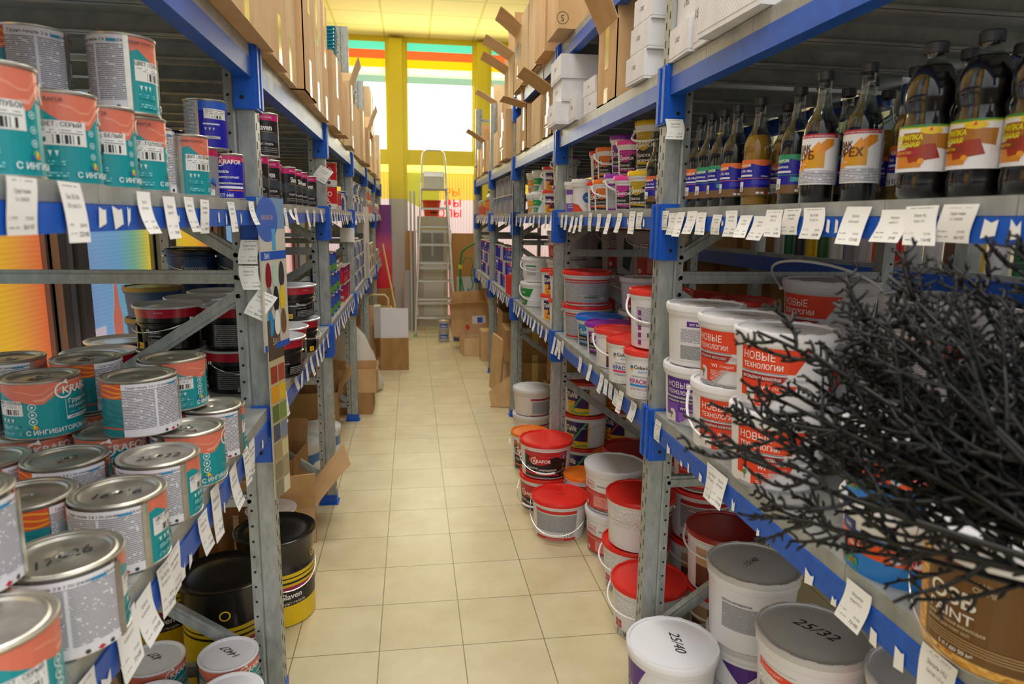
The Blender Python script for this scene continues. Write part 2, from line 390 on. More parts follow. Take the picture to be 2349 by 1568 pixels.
for n, (a, b_) in enumerate(ex):
    m = MB(); f_ = YEL
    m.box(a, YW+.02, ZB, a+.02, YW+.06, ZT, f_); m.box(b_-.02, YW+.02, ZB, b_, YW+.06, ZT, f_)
    root = struct('window_%d' % (n+1), m.mesh('window'))
    g = MB()
    for z1, z0, c, s in strips: g.box(a+.02, YW+.035, z0, b_-.02, YW+.045, z1, emis(c, s))
    rnd = random.Random(n)
    for i in range(26):
        u = a+.06+(b_-a-.12)*i/26; g.box(u, YW+.03, 3.47+rnd.random()*.02, u+.012, YW+.034, 3.53+rnd.random()*.015, emis('#F4FFF4', 1.1))
    obj('pane', g.mesh('pane'), root)
    g = MB(); g.box(a, YW+.05, .12, b_, YW+.06, ZS-.1, LOWF); g.box(a, YW+.0, ZS-.1, b_, YW+.02, ZS, emis('#FFFBD0', 1.25)); obj('lower_pane', g.mesh('lower_pane'), root)
    if n == 1:
        ops = [('p', [(0, .0), (.0, .37), (.52, .37), (.52, .0), (.30, -.1)], emis('#B7B83A', .55)), ('p', [(0, 0), (.3, -.13), (.3, -.37), (0, -.37)], emis('#F2CF52', .8))]
        ops = [('p', [(0, -.03), (0, .36), (.45, .36), (.45, -.18), (.3, -.18)], emis('#B7B83A', .55))]
        for t_, u, v, c in (('ЛЫ', .62, .055, '#F08A2A'), ('ШЫ', .62, -.1, '#E8403C'), ('ОЛЫ', .575, -.245, '#E8403C')): ops.append(('t', u+.02, v, .15, {'ЛЫ': 'РЫ', 'ШЫ': 'ФЫ'}.get(t_, t_), emis(c, .8), {'b': .02}))
        obj('film_print', art_mesh('film_print', ops), root, (a, YW+.048, ZY))
# left wall: grey mullions and panes of printed film with daylight behind
def f_pane(kind):
    def fn(nt, b):
        tc = N(nt, 'ShaderNodeTexCoord'); sp = N(nt, 'ShaderNodeSeparateXYZ'); L(nt, tc, 'Object', sp, 0)
        nz = N(nt, 'ShaderNodeTexNoise', i_Scale=1.6, i_Detail=1.5); L(nt, tc, 'Object', nz, 'Vector')
        a = N(nt, 'ShaderNodeMath', operation='MULTIPLY_ADD', i_1=.18, i_2=-.09); L(nt, nz, 0, a, 0)
        s = N(nt, 'ShaderNodeMath', operation='ADD'); L(nt, sp, 1, s, 0); L(nt, a, 0, s, 1)
        st = {'a': [(0, '#6FA67A'), (.12, '#C9C04E'), (.3, '#F0C234'), (.6, '#EFB838'), (.8, '#E98A4A'), (.98, '#E2553C')],
              'b': [(.0, '#8894C4'), (.18, '#7FA6CF'), (.45, '#74A8CC'), (.66, '#7DB49A'), (.8, '#B8C468'), (.9, '#F0CC3A'), (1, '#F2CE3C')],
              'c': [(0, '#F0C234'), (.4, '#F2CB4A'), (.6, '#F2D0C8'), (1, '#F08C92')]}[kind]
        r = ramp(nt, st); L(nt, s, 0, r, 0)
        wv = N(nt, 'ShaderNodeTexWave', i_Scale=16.0, bands_direction='Z'); L(nt, tc, 'Object', wv, 'Vector')
        mx = N(nt, 'ShaderNodeMix', data_type='RGBA', blend_type='MULTIPLY', i_0=.1); L(nt, r, 0, mx, 6); L(nt, wv, 0, mx, 7)
        L(nt, mx, 2, b, 'Base Color'); L(nt, mx, 2, b, 'Emission Color'); b.inputs['Emission Strength'].default_value = .62
    return fn
PANE = {k: node_mat('backlit_film_'+k, f_pane(k), .5) for k in 'abc'}
m = MB(); ys = [.845+1.19*k-1.19*3 for k in range(11)]
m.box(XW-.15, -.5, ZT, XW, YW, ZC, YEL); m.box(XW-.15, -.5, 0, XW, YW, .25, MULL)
for y in ys:
    if y < -.5: continue
    m.box(XW-.12, y-.135, 0, XW-.03, y+.135, ZC, MULLD); m.box(XW-.06, y-.135, 0, XW, y-.075, ZC, MULL); m.box(XW-.06, y+.06, 0, XW-.005, y+.135, ZC, MULL); m.box(XW-.06, y-.045, 0, XW-.01, y+.0, ZC, GREYP)
struct('wall_left', m.mesh('wall_left'))
wn_ = 6
for i, y in enumerate(ys[:-1]):
    y0, y1 = y+.135, y+1.055
    if y1 < 0 or y0 > 9.9: continue
    k = 'abacab'[i % 6] if y0 > 5 else ('b' if i % 2 == 1 else 'a')
    root = struct('window_%d' % wn_, MB().box(-.02, 0, .25, 0, .02, ZT, MULL).box(-.02, y1-y0-.02, .25, 0, y1-y0, ZT, MULL).mesh('window_frame'), (XW-.04, y0, 0)); wn_ += 1
    obj('pane', MB().box(-.03, .02, .25, -.02, y1-y0-.02, ZT, PANE[k]).mesh('pane'), root)
    if k == 'b':
        prof = [(0, 0), (.11, 0), (.11, .16), (.085, .22), (.075, .3), (.065, .34), (.045, .34), (.035, .3), (.025, .22), (0, .16)]
        ops = [('r', .06, .66, .24, .98, emis('#C9BCC6', .62)), ('r', .55, .7, .76, 1.02, emis('#CDBCC8', .62)),
               ('p', [(u+.33, v*1.05+.84) for u, v in prof], emis('#C6705E', .6)), ('r', .33, .7, .44, .9, emis('#D4AEB0', .6))]
        me = art_mesh('film_print', ops); o = obj('film_print', me, root, (-.018, 0, 0), (0, 0, pi/2))
# ================================================================ the racks
PY = [.5+1.55*k for k in range(7)]           # post positions along the aisle
XL, XR, DL = -.42, .755, .80
SLL, SRL, SM, SU, ST = .975, .932, 1.567, 1.978, 2.395
def post_mesh(h, side):
    """front post: slotted channel, local +x points away from the aisle"""
    s = side; prof = [(0, -.0275), (.05, -.0275), (.05, -.012), (.056, -.012), (.056, -.0275), (.078, -.0275), (.078, .0275), (0, .0275)]
    prof = [(0, -.0275), (.046, -.0275), (.052, -.019), (.058, -.0225), (.08, -.0225), (.08, .0225), (.058, .0225), (.052, .019), (.046, .0275), (0, .0275)]
    if s < 0: prof = [(-x, y) for x, y in prof][::-1]
    m = MB(); m.extrude(prof, 0, h, GALV)
    z = .06
    while z < h-.03:
        for yy in (-.013, .013): m.box(-s*.0006 if s > 0 else 0, yy-.0022, z+(yy > 0)*.025, 0 if s > 0 else .0006, yy+.0022, z+.02+(yy > 0)*.025, HOLE)
        z += .05
    z = .05
    while z < h-.03:
        vs = [(s*.069+.0042*cos(a*pi/4), -.0231, z+.0042*sin(a*pi/4)) for a in range(8)]; m.add(vs, [tuple(range(8))], HOLE); z += .05
    m.box(min(-s*.012, s*.09), -.045, 0, max(-s*.012, s*.09), .045, .004, BLUE); m.box(min(-s*.004, s*.084), -.033, .004, max(-s*.004, s*.084), .033, .05, BLUE)
    return m.mesh('upright_post')
def rear_mesh(h, s):
    m = MB(); m.box(-.02, -.0225, 0, .02, .0225, h, GALV)
    z = .05
    while z < h-.03:
        vs = [(.009*s+.0042*cos(a*pi/4), -.0231, z+.0042*sin(a*pi/4)) for a in range(8)]; m.add(vs, [tuple(range(8))], HOLE); z += .05
    return m.mesh('rear_post')
def brace_mesh(x0, z0, x1, z1, t=.019):
    a = Vector((x0, 0, z0)); b_ = Vector((x1, 0, z1)); d = (b_-a).normalized(); u = Vector((-d.z, 0, d.x))*t; m = MB()
    sec = [(-1, -.014), (-.45, -.014), (-.45, -.019), (.45, -.019), (.45, -.014), (1, -.014), (1, .01), (-1, .01)]
    vs = [a+u*p+Vector((0, q, 0)) for p, q in sec]+[b_+u*p+Vector((0, q, 0)) for p, q in sec]; n = len(sec)
    m.add(vs, [(i, (i+1) % n, n+(i+1) % n, n+i) for i in range(n)]+[tuple(range(n))[::-1], tuple(range(n, 2*n))], GALV)
    for p in (a+d*.015, b_-d*.015):
        m.add([(p.x+.007*cos(k*pi/4), -.0225, p.z+.007*sin(k*pi/4)) for k in range(8)], [tuple(range(8))], BOLT)
        m.lathe([(.0001, 0), (.006, 0)], BOLT, 8) if 0 else None
    return m.mesh('brace')
def beam_mesh(Lb, s, zlo=0, hgt=.048):
    """blue step beam of a bay, local y from 0 to Lb, top at z=0"""
    m = MB(); a, b_ = sorted((0, s*.04)); m.box(a, 0, -hgt, b_, Lb, 0, BLUE)
    a, b_ = sorted((s*.014, s*.04)); m.box(a, 0, 0, b_, Lb, .012, BLUE)
    return m.mesh('shelf_beam')
def conn_mesh(s):
    m = MB(); a, b_ = sorted((-s*.009, s*.0)); m.box(a, -.04, -.14, b_, .04, .03, BLUE)
    a, b_ = sorted((0, s*.05))
    m.box(a, -.043, -.14, b_, -.0275, .03, BLUE); m.box(a, .0275, -.14, b_, .043, .03, BLUE)
    a, b_ = sorted((-s*.014, -s*.009)); m.box(a, -.03, -.135, b_, -.012, .025, BLUE); m.box(a, .012, -.135, b_, .03, .025, BLUE)
    for z in (-.03, -.11): m.add([(s*.028+.006*cos(k*pi/4), -.0436, z+.006*sin(k*pi/4)) for k in range(8)], [tuple(range(8))], HOLE)
    return m.mesh('beam_connector')
def deck_mesh(Lb, s, D, thick=.034):
    m = MB(); n = 6; wdt = (Lb)/n
    for i in range(n):
        y0, y1 = i*wdt+.0008, (i+1)*wdt-.0008; a, b_ = sorted((s*.004, s*(D-.004)))
        m.box(a, y0, -.0022, b_, y1, 0, DECK)
        f0, f1 = sorted((s*.004, s*.0065)); m.box(f0, y0, -thick, f1, y1, -.0022, DECK)
        f0, f1 = sorted((s*.045, s*(D-.05)))
        for yy in (y0, y1-.003): m.box(f0, yy, -.045, f1, yy+.003, -.0022, DECK)
        m.box(f0, y0, -.045, f1, y0+.018, -.042, DECK); m.box(f0, y1-.018, -.045, f1, y1, -.042, DECK)
        yc = (y0+y1)/2; m.box(f0, yc-.03, -.012, f1, yc+.03, -.0022, DECK)
    return m.mesh('shelf_deck')
def rack(side, xf, frames, levels, D, hts, label, skip=(), x_far=None):
    """side -1 left of the aisle, +1 right; xf the aisle face; levels {z: [bays]}"""
    root = bpy.data.objects.new('storage_rack', None); COL.objects.link(root); tag(root, label, 'rack'); root.location = (xf, 0, 0)
    cm = conn_mesh(side); bms = {}; bl = 1.55
    for k, y in enumerate(frames):
        h = hts[k]; pm = obj('upright_post', post_mesh(h, side), root, (0, y, 0)); obj('rear_post', rear_mesh(h-.02, side), root, (side*(D-.02), y, 0))
        xa, xb = side*.06, side*(D-.03)
        for zz in (.12, .68, 1.355, 2.03, 2.65):
            if zz < h: obj('brace', brace_mesh(xa, zz, xb, zz), root, (0, y, 0))
        for z0, z1 in ((.66, .14), (.84, 1.31), (1.41, 1.86)):
            if z1 < h:
                if z0 == .84 or (z0 == .66 and side > 0 and k in (1, 2)): obj('brace', brace_mesh(xa, max(z0, z1), xb, min(z0, z1)), root, (0, y, 0))
                else: obj('brace', brace_mesh(xa, min(z0, z1), xb, max(z0, z1)), root, (0, y, 0))
    for z, bays in levels.items():
        for bi in bays:
            y0 = frames[bi] if bi >= 0 else frames[0]-bl; Lb = bl-.056
            mid = abs(z-SM) < .01; b_ = obj('shelf_beam', bms.setdefault('b%d' % mid, beam_mesh(Lb, side, 0, .036 if mid else .05)), root, (0, y0+.028, z-(.027 if mid else .036)))
            for yy in (0, Lb): obj('beam_connector', cm, b_, (0, -.028 if yy == 0 else Lb+.028, .01)) if (yy > 0 or bi == min(bays)) else None
            obj('shelf_beam', bms.setdefault('r', beam_mesh(Lb, -side)), root, (side*D, y0+.028, z-.034))
            obj('shelf_deck', bms.setdefault('d%d' % mid, deck_mesh(Lb, side, D, .026 if mid else .035)), root, (0, y0+.028, z))
    return root
rack(-1, XL, PY[1:], {SLL: [-1, 0, 1, 2, 3, 4], SM: [-1, 0, 1, 2, 3, 4], SU: [-1, 0, 1, 2, 3, 4]}, DL, [1.99, 2.9, 2.82, 2.75, 2.3, 2.15], 'long grey and blue steel shelving rack left of the aisle')
rack(1, XR, PY[1:6], {SRL: [-1, 0, 1, 2, 3], SM: [-1, 0, 1, 2, 3], SU: [-1, 0, 1, 2, 3], ST: [0, 1]}, DL, [2.9, 2.9, 2.82, 2.6, 2.78], 'long grey and blue steel shelving rack right of the aisle')
# ================================================================ containers
def K(c): return mat(c, .35)
def logo(u, v, s, col='#F4F2EE'):
    """the maker's name with its open ring and flame on the first letter"""
    pts = [(u-s*1.75+s*.78*cos(a), v+s*.33+s*.78*sin(a)) for a in [radians(x) for x in range(100, 351, 25)]]
    inn = [(u-s*1.75+s*.62*cos(a), v+s*.33+s*.62*sin(a)) for a in [radians(x) for x in range(100, 351, 25)]]
    return [('s', pts, inn, col), ('p', [(u-s*1.9, v+s*.98), (u-s*1.45, v+s*1.35), (u-s*1.3, v+s*.8), (u-s*1.55, v+s*.92)], col),
            ('t', u, v, s, 'KRAFOR', col, {'b': .035, 'sh': .05})]
def logo_w(u, v, s, col='#F4F2EE'): return [('t', u, v, s, 'KRAFOR', col, {'b': .035})]
def teal_label(r, h, word, plain=False):
    R = r; C = 2*pi*R; k = C/.427; v0, v1 = .004, h-.006; hh = v1-v0; f = hh/.106
    V = lambda t: v0+hh*t
    S = '#E27A62'; TE = '#1298A0'; ops = []
    # teal ground all round, coral sweep above
    a, b = -.165*k, (.095*k if r > .06 else .115*k)
    ops += [('r', a, v0, b, v1, K(TE))]
    up = [(a+(b-a)*i/16, v1) for i in range(17)]
    dn = [(a+(b-a)*i/16, V(.72+.1*sin(i*.75+1.0)+.03*sin(i*1.9))) for i in range(17)]
    ops += [('s', up, dn, K(S))]
    ops += [('s', [(p[0], p[1]+hh*.10) for p in dn[5:13]], [(p[0], p[1]+hh*.055) for p in dn[5:13]], K('#F0A48E'))]
    ops += [('s', [(p[0], min(v1, p[1]+hh*.2)) for p in dn[3:12]], [(p[0], min(v1, p[1]+hh*.175)) for p in dn[3:12]], K('#EC9880'))]
    # colour sticker, icons
    s0 = a+.008*k; sm = r < .06; sw = .064 if sm else .054*k; ops += [('r', s0, V(.42), s0+sw, V(.7), K('#EDECEA')), ('t', s0+sw/2, V(.635), .0075*f, 'ЦВЕТ : '+word, K('#2A2A30'), {'b': .02, 'sx': .9}),
            ('r', s0+.004, V(.555), s0+sw-.004, V(.615), FP['o']), ('r', s0+sw*.3, V(.44), s0+sw*.85, V(.54), BAR)]
    for i in range(3): ops.append(('p', [(s0+(.008+.011*i)*k, V(.36)), (s0+(.015+.011*i)*k, V(.36)), (s0+(.0115+.011*i)*k, V(.29))], K('#D8F0F0')))
    ops += [('r', s0+.006*k, V(.185), s0+.046*k, V(.25), FP['t']), ('r', s0+.006*k, V(.05), s0+.05*k, V(.12), FP['t'])]
    u0 = s0+.070*k if not sm else s0+sw+.008; ik = .55 if sm else 1
    for i, v in enumerate((.58, .44, .31)): ops += [('o', u0, V(v), .007*f*ik, .0055*f*ik, K('#D8F0F0')), ('c', u0, V(v), .0025*f*ik, K('#D8F0F0'))]
    for i, c in enumerate(('#3A66C8', '#48B06A', '#F0D23A', '#E8862E')): ops.append(('p', [(u0+.009*k*cos(pi-i*pi/4), V(.16)+.009*f*sin(pi-i*pi/4)), (u0+.009*k*cos(pi-(i+1)*pi/4), V(.16)+.009*f*sin(pi-(i+1)*pi/4)), (u0, V(.16))], K(c)))
    # front panel
    uf = a+.170*k if not sm else u0+.062
    ops += logo(uf, V(.77), .0215*f*(.72 if sm else 1))
    ops += [('r', uf-.037*k, V(.28), uf-.036*k, V(.66), K('#E8F4F4')), ('t', uf-.031*k, V(.57), .0125*f*(.75 if sm else 1), 'Грунт-эмаль', K('#F2F6F6'), {'a': 'LEFT', 'b': .02}), ('t', uf-.031*k, V(.47), .0095*f, 'по ржавчине', K('#F2F6F6'), {'a': 'LEFT'}),
            ('r', uf-.031*k, V(.37), uf+.04*k, V(.42), FP['t']), ('r', uf-.037*k, V(.27), uf+.052*k, V(.335), K('#E8F0EE')), ('r', uf-.03*k, V(.285), uf+.045*k, V(.32), FP['w']),
            ('t', uf-.02*k, V(.06), .0125*f*(.75 if sm else 1), 'С ИНГИБИТОРОМ КОРРОЗИИ', K('#F2F6F6'), {'b': .03, 'sx': .92})]
    # illustration and paper panel
    c, d = b, b+(.045*k if r > .06 else .025*k)
    ops += [('r', c, v0, d, v1, K('#0F7F88')), ('r', c, V(.72), d, v1, K('#D9562C'))]
    for i in range(3): ops.append(('s', wave(c, d, V(.95-.08*i), .003, i, 8, .7), wave(c, d, V(.925-.08*i), .003, i, 8, .7), K('#F2A82A')))
    for i in range(5): ops.append(('s', wave(c, d, V(.6-.09*i), .005, i*1.3, 8, .8), wave(c, d, V(.592-.09*i), .005, i*1.3, 8, .8), K('#0A6068')))
    ops += [('r', c, V(.14), d, V(.17), K('#D9562C'))]
    e, g = d, -.165*k+C-.010*k
    ops += [('r', e, v0, g, v1, FP['w']), ('r', e, V(.885), g, v1, K('#E9E8F0')), ('t', e+.008*k, V(.91), .0065*f, 'Грунт-эмаль 3 в 1 по ржавчине KRAFOR', K('#3A3A48'), {'a': 'LEFT', 'b': .015, 'sx': .9}),
            ('r', e, v0, g, V(.13), K('#E9E8F0')), ('p', [(g-.03, V(.03)), (g-.025, V(.065)), (g-.02, V(.03)), (g-.025, V(-.0))], K('#C8202A')), ('c', g-.012, V(.04), .003*f, K('#333')if 0 else K('#333338')), ('c', g-.04, V(.04), .003*f, K('#333338')),
            ('r', (e+g)/2-.002, V(.13), (e+g)/2+.002, V(.88), K('#E9E8F0')), ('r', g-.03*k, V(.9), g-.012*k, V(.94), K('#2E8FC0')), ('r', g, v0, g+.010*k, v1, TIN)]
    sf, du = cone(r+.0003, r+.0003, 0, h)
    return art_mesh('label', ops, sf, du)
def tin_body(r, h, seg=40):
    m = MB(); m.lathe([(0, .001), (r-.002, 0), (r+.0022, .0008), (r+.0022, .0035), (r, .0045), (r, h-.0055), (r+.0025, h-.0045), (r+.003, h-.0015), (r+.0015, h), (r-.0035, h-.0015), (r-.0045, h-.004)], TIN, seg)
    return m.mesh('can_body', 35)
def tin_lid(r, h, white=False, seg=40):
    M_ = mat('#E4E4EC', .35) if white else TIN
    m = MB()
    if white: m.lathe([(r+.003, h-.004), (r+.0036, h+.0005), (r+.001, h+.0015), (r-.006, h-.0005), (r-.009, h-.003), (r*.45, h-.0028), (.004, h-.0026), (.0035, h-.0045, HOLE), (0, h-.0045, HOLE)], M_, seg)
    else: m.lathe([(r-.0042, h-.0035), (r-.008, h-.0012), (r-.012, h-.0015), (r-.0145, h-.005), (r-.019, h-.0065), (r*.25, h-.006), (r*.2, h-.0045), (r*.13, h-.0045), (r*.09, h-.007), (0, h-.007)], M_, seg)
    return m.mesh('lid', 30)
def scrawl(text, size, r, z, rot=0, u=0, v=0, col='#26262A'):
    """marker writing on a lid"""
    ops = [('t', u, v, size, text, mat(col, .6), {'sh': .35, 'rot': rot})]
    me = art_mesh('handwriting', ops)
    for w_ in me.vertices: w_.co = (w_.co.x, w_.co.z, z-w_.co.y)
    return ('handwriting', me)
def tin(name, r, h, lab, white=False, cat='paint can', extra=()):
    return T(name, cat, ('can_body', tin_body(r, h)), ('lid', tin_lid(r, h, white)), ('label', lab), *extra)
def handle_wire(r, z, drop, col, t=.0018, grip=None, seg=20, bulge=.006, a0=0):
    m = MB(); pts = [((r+bulge+.010*sin(pi*i/seg))*cos(pi+pi*i/seg+a0), (r+bulge+.012*sin(pi*i/seg))*sin(pi+pi*i/seg+a0), z-drop*sin(pi*i/seg)**.8) for i in range(seg+1)]
    m.tube(pts, t, col, 6)
    if grip: n = len(pts); g = pts[n//2-2:n//2+3]; m.tube(g, .006, grip, 8)
    for p in (pts[0], pts[-1]): m.lathe([(0, p[2]-.006), (.009, p[2]-.004), (.009, p[2]+.005), (0, p[2]+.007)], col, 8, p[0]*.985, p[1]*.985)
    return m.mesh('handle', 60)
def pail(name, rb, rt, h, lidc='#EDEDEF', body='#E9E7EA', lab=None, handle=None, drop=.06, lidh=.012, cat='paint bucket', seg=40, rib=True, a0=0, lidrough=.35, deepband=.02, extra=()):
    """tapered plastic pail: body, lid, label, handle"""
    B = mat(body, .38); Lc = mat(lidc, lidrough, 0, .5)
    m = MB(); hb = h-lidh*.6; s = (rt-rb)/hb; rr = lambda z: rb+s*z
    prof = [(0, .002), (rb-.004, 0), (rb, .003), (rr(hb-deepband-.004), hb-deepband-.004)]
    if rib: prof += [(rr(hb-deepband)+.004, hb-deepband), (rr(hb-deepband)+.0055, hb-deepband+.004), (rr(hb)+.005, hb-.006), (rr(hb)+.004, hb)]
    prof += [(rr(hb)-.003, hb), (rr(hb)-.003, hb-.01)]
    m.lathe(prof, B, seg); parts = [('bucket_body', m.mesh('bucket_body', 40))]
    m = MB(); R = rt+.0065
    m.lathe([(R-.002, hb-.012), (R, hb-.011), (R+.0005, h-.004), (R-.0015, h-.0006), (R-.005, h), (R-.009, h-.001), (R-.0105, h-.0055), (R-.02, h-.0062), (R-.028, h-.0045), (R*.4, h-.004), (0, h-.0035)], Lc, seg)
    for i in range(14):
        a = 2*pi*i/14; m.tube([((R-.0035)*cos(a+d), (R-.0035)*sin(a+d), h-.0002) for d in (-.09, -.03, .03, .09)], .0016, Lc, 5)
    parts.append(('lid', m.mesh('lid', 40)))
    if lab:
        sf, du = cone(rr(0)+.0004, rr(h)+.0004, 0, h); parts.append(('label', art_mesh('label', lab((rb+rt)/2, h-deepband-.012), sf, du)))
    if handle == 'wire': parts.append(('handle', handle_wire(rr(hb-.03)+.005, hb-deepband-.004, drop, CHROME, .0013, mat('#E8E8E8', .4), a0=a0)))
    if handle == 'thin': parts.append(('handle', handle_wire(rr(hb-.03)+.005, hb-deepband-.004, drop, CHROME, .0013, None, a0=a0)))
    if handle == 'plastic': parts.append(('handle', handle_wire(rr(hb-.03)+.005, hb-deepband-.004, drop, mat('#ECEAEC', .35), .0042, None, a0=a0)))
    if handle == 'loose': parts.append(('handle', handle_wire(rr(hb-.03)+.005, hb-deepband-.004, drop, mat('#ECEAEC', .35), .0042, None, a0=a0, bulge=.03)))
    return T(name, cat, *parts, *extra)
# ---- labels for pails; each takes (mean radius, usable height) and returns art
def lab_tech(col, dark, code, word, back=False):
    def f(R, h):
        a = .62*R/.1; V = lambda t: h*t; w_ = R*1.55; x = -w_/2
        if back:
            return [('r', x+.01, V(.12), x+.01+w_*.72, V(.98), K('#E6E3E8')), ('r', x+w_*.25, V(.82), x+w_*.74, V(.93), K(col)), ('t', x+w_*.3, V(.845), h*.07, code+' МОЮЩАЯСЯ', K('#F4F4F4'), {'a': 'LEFT', 'b': .02}),
                    ('r', x+.02, V(.5), x+w_*.7, V(.78), FP['w']), ('r', x+.02, V(.16), x+w_*.7, V(.44), FP['g'])]
        o = [('p', [(x, V(.62)), (x+w_*.80, V(.62)), (x+w_, V(1.0)), (x, V(1.0))], K(col)),
             ('t', x+w_*.05, V(.80), h*.17, 'НОВЫЕ', K('#F6F4F2'), {'a': 'LEFT', 'sx': .9}), ('t', x+w_*.05, V(.665), h*.115, 'ТЕХНОЛОГИИ', K('#F6F4F2'), {'a': 'LEFT', 'b': .02, 'sx': .82}),
             ('r', x, V(.595), x+w_*.7, V(.612), FP['w']),
             ('p', [(x+w_*.64, V(.50)), (x+w_*1.25, V(.48)), (x+w_*1.25, V(.51)), (x+w_*.68, V(.56))], K('#C4C2C4')),
             ('p', [(x, V(.47)), (x+w_*.64, V(.47)), (x+w_*.71, V(.575)), (x, V(.575))], K(dark)), ('t', x+w_*.04, V(.495), h*.065, 'ИНТЕРЬЕРНАЯ АКРИЛОВАЯ', K('#F4F0F0'), {'a': 'LEFT', 'b': .015, 'sx': .72}),
             ('p', [(x, V(.07)), (x+w_*.36, V(.07)), (x+w_*.62, V(.47)), (x, V(.47))], K(col if col != '#5B2A8E' else '#7A4AAE')),
             ('p', [(x, V(.07)), (x+w_*.26, V(.07)), (x+w_*.26, V(.26)), (x+w_*.22, V(.33)), (x+w_*.12, V(.33)), (x+w_*.12, V(.2)), (x, V(.2))], K('#E4DCDC')),
             ('c', x+w_*.15, V(.23), h*.045, K('#5E8A4A')), ('r', x+w_*.14, V(.12), x+w_*.155, V(.2), K('#6A5040')),
             ('p', [(x+w_*.36, V(.07)), (x+w_*.44, V(.05)), (x+w_*.66, V(.32)), (x+w_*.58, V(.32))], K('#BDBABC')),
             ('p', [(x+w_*.32, V(.31)), (x+w_*.78, V(.31)), (x+w_*.84, V(.44)), (x+w_*.32, V(.44))], K(col)), ('t', x+w_*.36, V(.345), h*.085, code, K('#FFFFFF'), {'a': 'LEFT', 'b': .02}), ('t', x+w_*.52, V(.35), h*.06, word, K('#F6EEEE'), {'a': 'LEFT', 'sx': .8}),
             ('p', [(x+w_*.34, V(.1)), (x+w_*.42, V(.1)), (x+w_*.6, V(.29)), (x+w_*.34, V(.29))], FP['r'] if col != '#5B2A8E' else K('#8A62B8')),
             ('r', x, V(.0), x+w_*1.3, V(.045), FP['g'])]
        return o
    return f
LW3 = lab_tech('#E8431F', '#9E1B1E', 'W3', 'СТАНДАРТ'); LW7 = lab_tech('#5B2A8E', '#43206E', 'W7', 'МОЮЩАЯСЯ'); LW7B = lab_tech('#5B2A8E', '#43206E', 'W7', 'МОЮЩАЯСЯ', True)
def lab_krafor(col, line1='Краска', line2='моющаяся', badge=True, wide=1.9):
    def f(R, h):
        w_ = R*wide; x = -w_/2; V = lambda t: h*t
        o = [('r', x, V(.05), x+w_, V(.95), K('#1C191B'))]
        o += [('s', wave(x, x+w_, V(.95), 0, 0), wave(x, x+w_, V(.72), h*.1, 1.2, 14, 1.6), K(col))]
        o += [('s', wave(x+w_*.1, x+w_*.9, V(.84), h*.05, .4, 14, 1.2), wave(x+w_*.1, x+w_*.9, V(.80), h*.05, .4, 14, 1.2), K('#%02X%02X%02X' % tuple(min(255, int(int(col[i:i+2], 16)*.75+50)) for i in (1, 3, 5))))]
        e = [(x+w_*.36+w_*.24*cos(t*pi/12), V(.66)+h*.17*sin(t*pi/12)) for t in range(24)]; o += [('p', e, K(col))]
        o += logo(x+w_*.42, V(.58), h*.155) + [('t', x+w_*.08, V(.34), h*.12, line1, K('#F2F0F0'), {'a': 'LEFT', 'b': .01}), ('t', x+w_*.36, V(.30), h*.115, line2, K('#F2F0F0'), {'a': 'LEFT', 'b': .02}) if wide > 1.8 else ('t', x+w_*.08, V(.22), h*.1, line2, K('#F2F0F0'), {'a': 'LEFT', 'b': .02}),
              ('p', [(x, V(.17)), (x+w_*.8, V(.12)), (x+w_*.8, V(.19)), (x, V(.24))], K(col)), ('r', x+w_*.05, V(.07), x+w_*.6, V(.11), FP['k'])]
        for i in range(3): o.append(('o', x+w_*.9, V(.5-.16*i), h*.045, h*.034, K('#D8D4D4')))
        if badge: o += [('c', x+w_*.93, V(.78), h*.12, K('#2A2560')), ('o', x+w_*.93, V(.78), h*.1, h*.085, K('#D8D8EE')), ('t', x+w_*.93, V(.75), h*.07, 'ФОК', K('#E8E8F4'), {'b': .02})]
        return o
    return f
def lab_back(c='#C8242A', bar=True, w=1.7):
    def f(R, h):
        w_ = R*w; x = -w_/2; V = lambda t: h*t
        return [('r', x, V(.04), x+w_, V(.97), K('#DDDCDE')), ('r', x, V(.3), x+w_, V(.84), FP['g']), ('r', x, V(.87), x+w_, V(.97), K(c)), ('r', x, V(.04), x+w_, V(.13), K(c)),
                ('t', 0, V(.06), h*.05, 'КРАСКА ДЛЯ КУХНИ И ВАННОЙ', K('#F4E8E8'), {'b': .02, 'sx': .7})]+([('r', x+w_*.7, V(.15), x+w_*.95, V(.29), BAR)] if bar else [])+[('c', x+w_*.3, V(.22), h*.03, K('#4A9A4A'))]
    return f
def lab_tavit(c2='#E8483A'):
    def f(R, h):
        w_ = R*1.15; x = -w_/2; V = lambda t: h*t
        return [('r', x, V(.0), x+w_, V(.96), K('#F2C21C')), ('p', [(x+w_*.3, V(.25)), (x+w_*.95, V(.25)), (x+w_*.95, V(.96)), (x+w_*.6, V(.96))], K('#3A1E5E')), ('p', [(x, V(.5)), (x+w_*.45, V(.5)), (x+w_*.62, V(.96)), (x, V(.96))], K('#3A1E5E')),
                ('p', [(x+w_*.28, V(.24)), (x+w_*.35, V(.24)), (x+w_*.95, V(.96)), (x+w_*.86, V(.96))], K(c2)), ('t', x+w_*.03, V(.62), h*.27, 'TaVit', K('#F4F2F0'), {'a': 'LEFT', 'b': .04, 'sh': .1, 'sx': .72}),
                ('o', x+w_*.25, V(.22), h*.1, h*.065, K(c2)), ('s', wave(x+w_*.2, x+w_*.95, V(.12), h*.02, 0), wave(x+w_*.2, x+w_*.95, V(.07), h*.02, 0), K(c2)), ('r', x+w_*.05, V(.42), x+w_*.3, V(.46), FP['r'])]
    return f
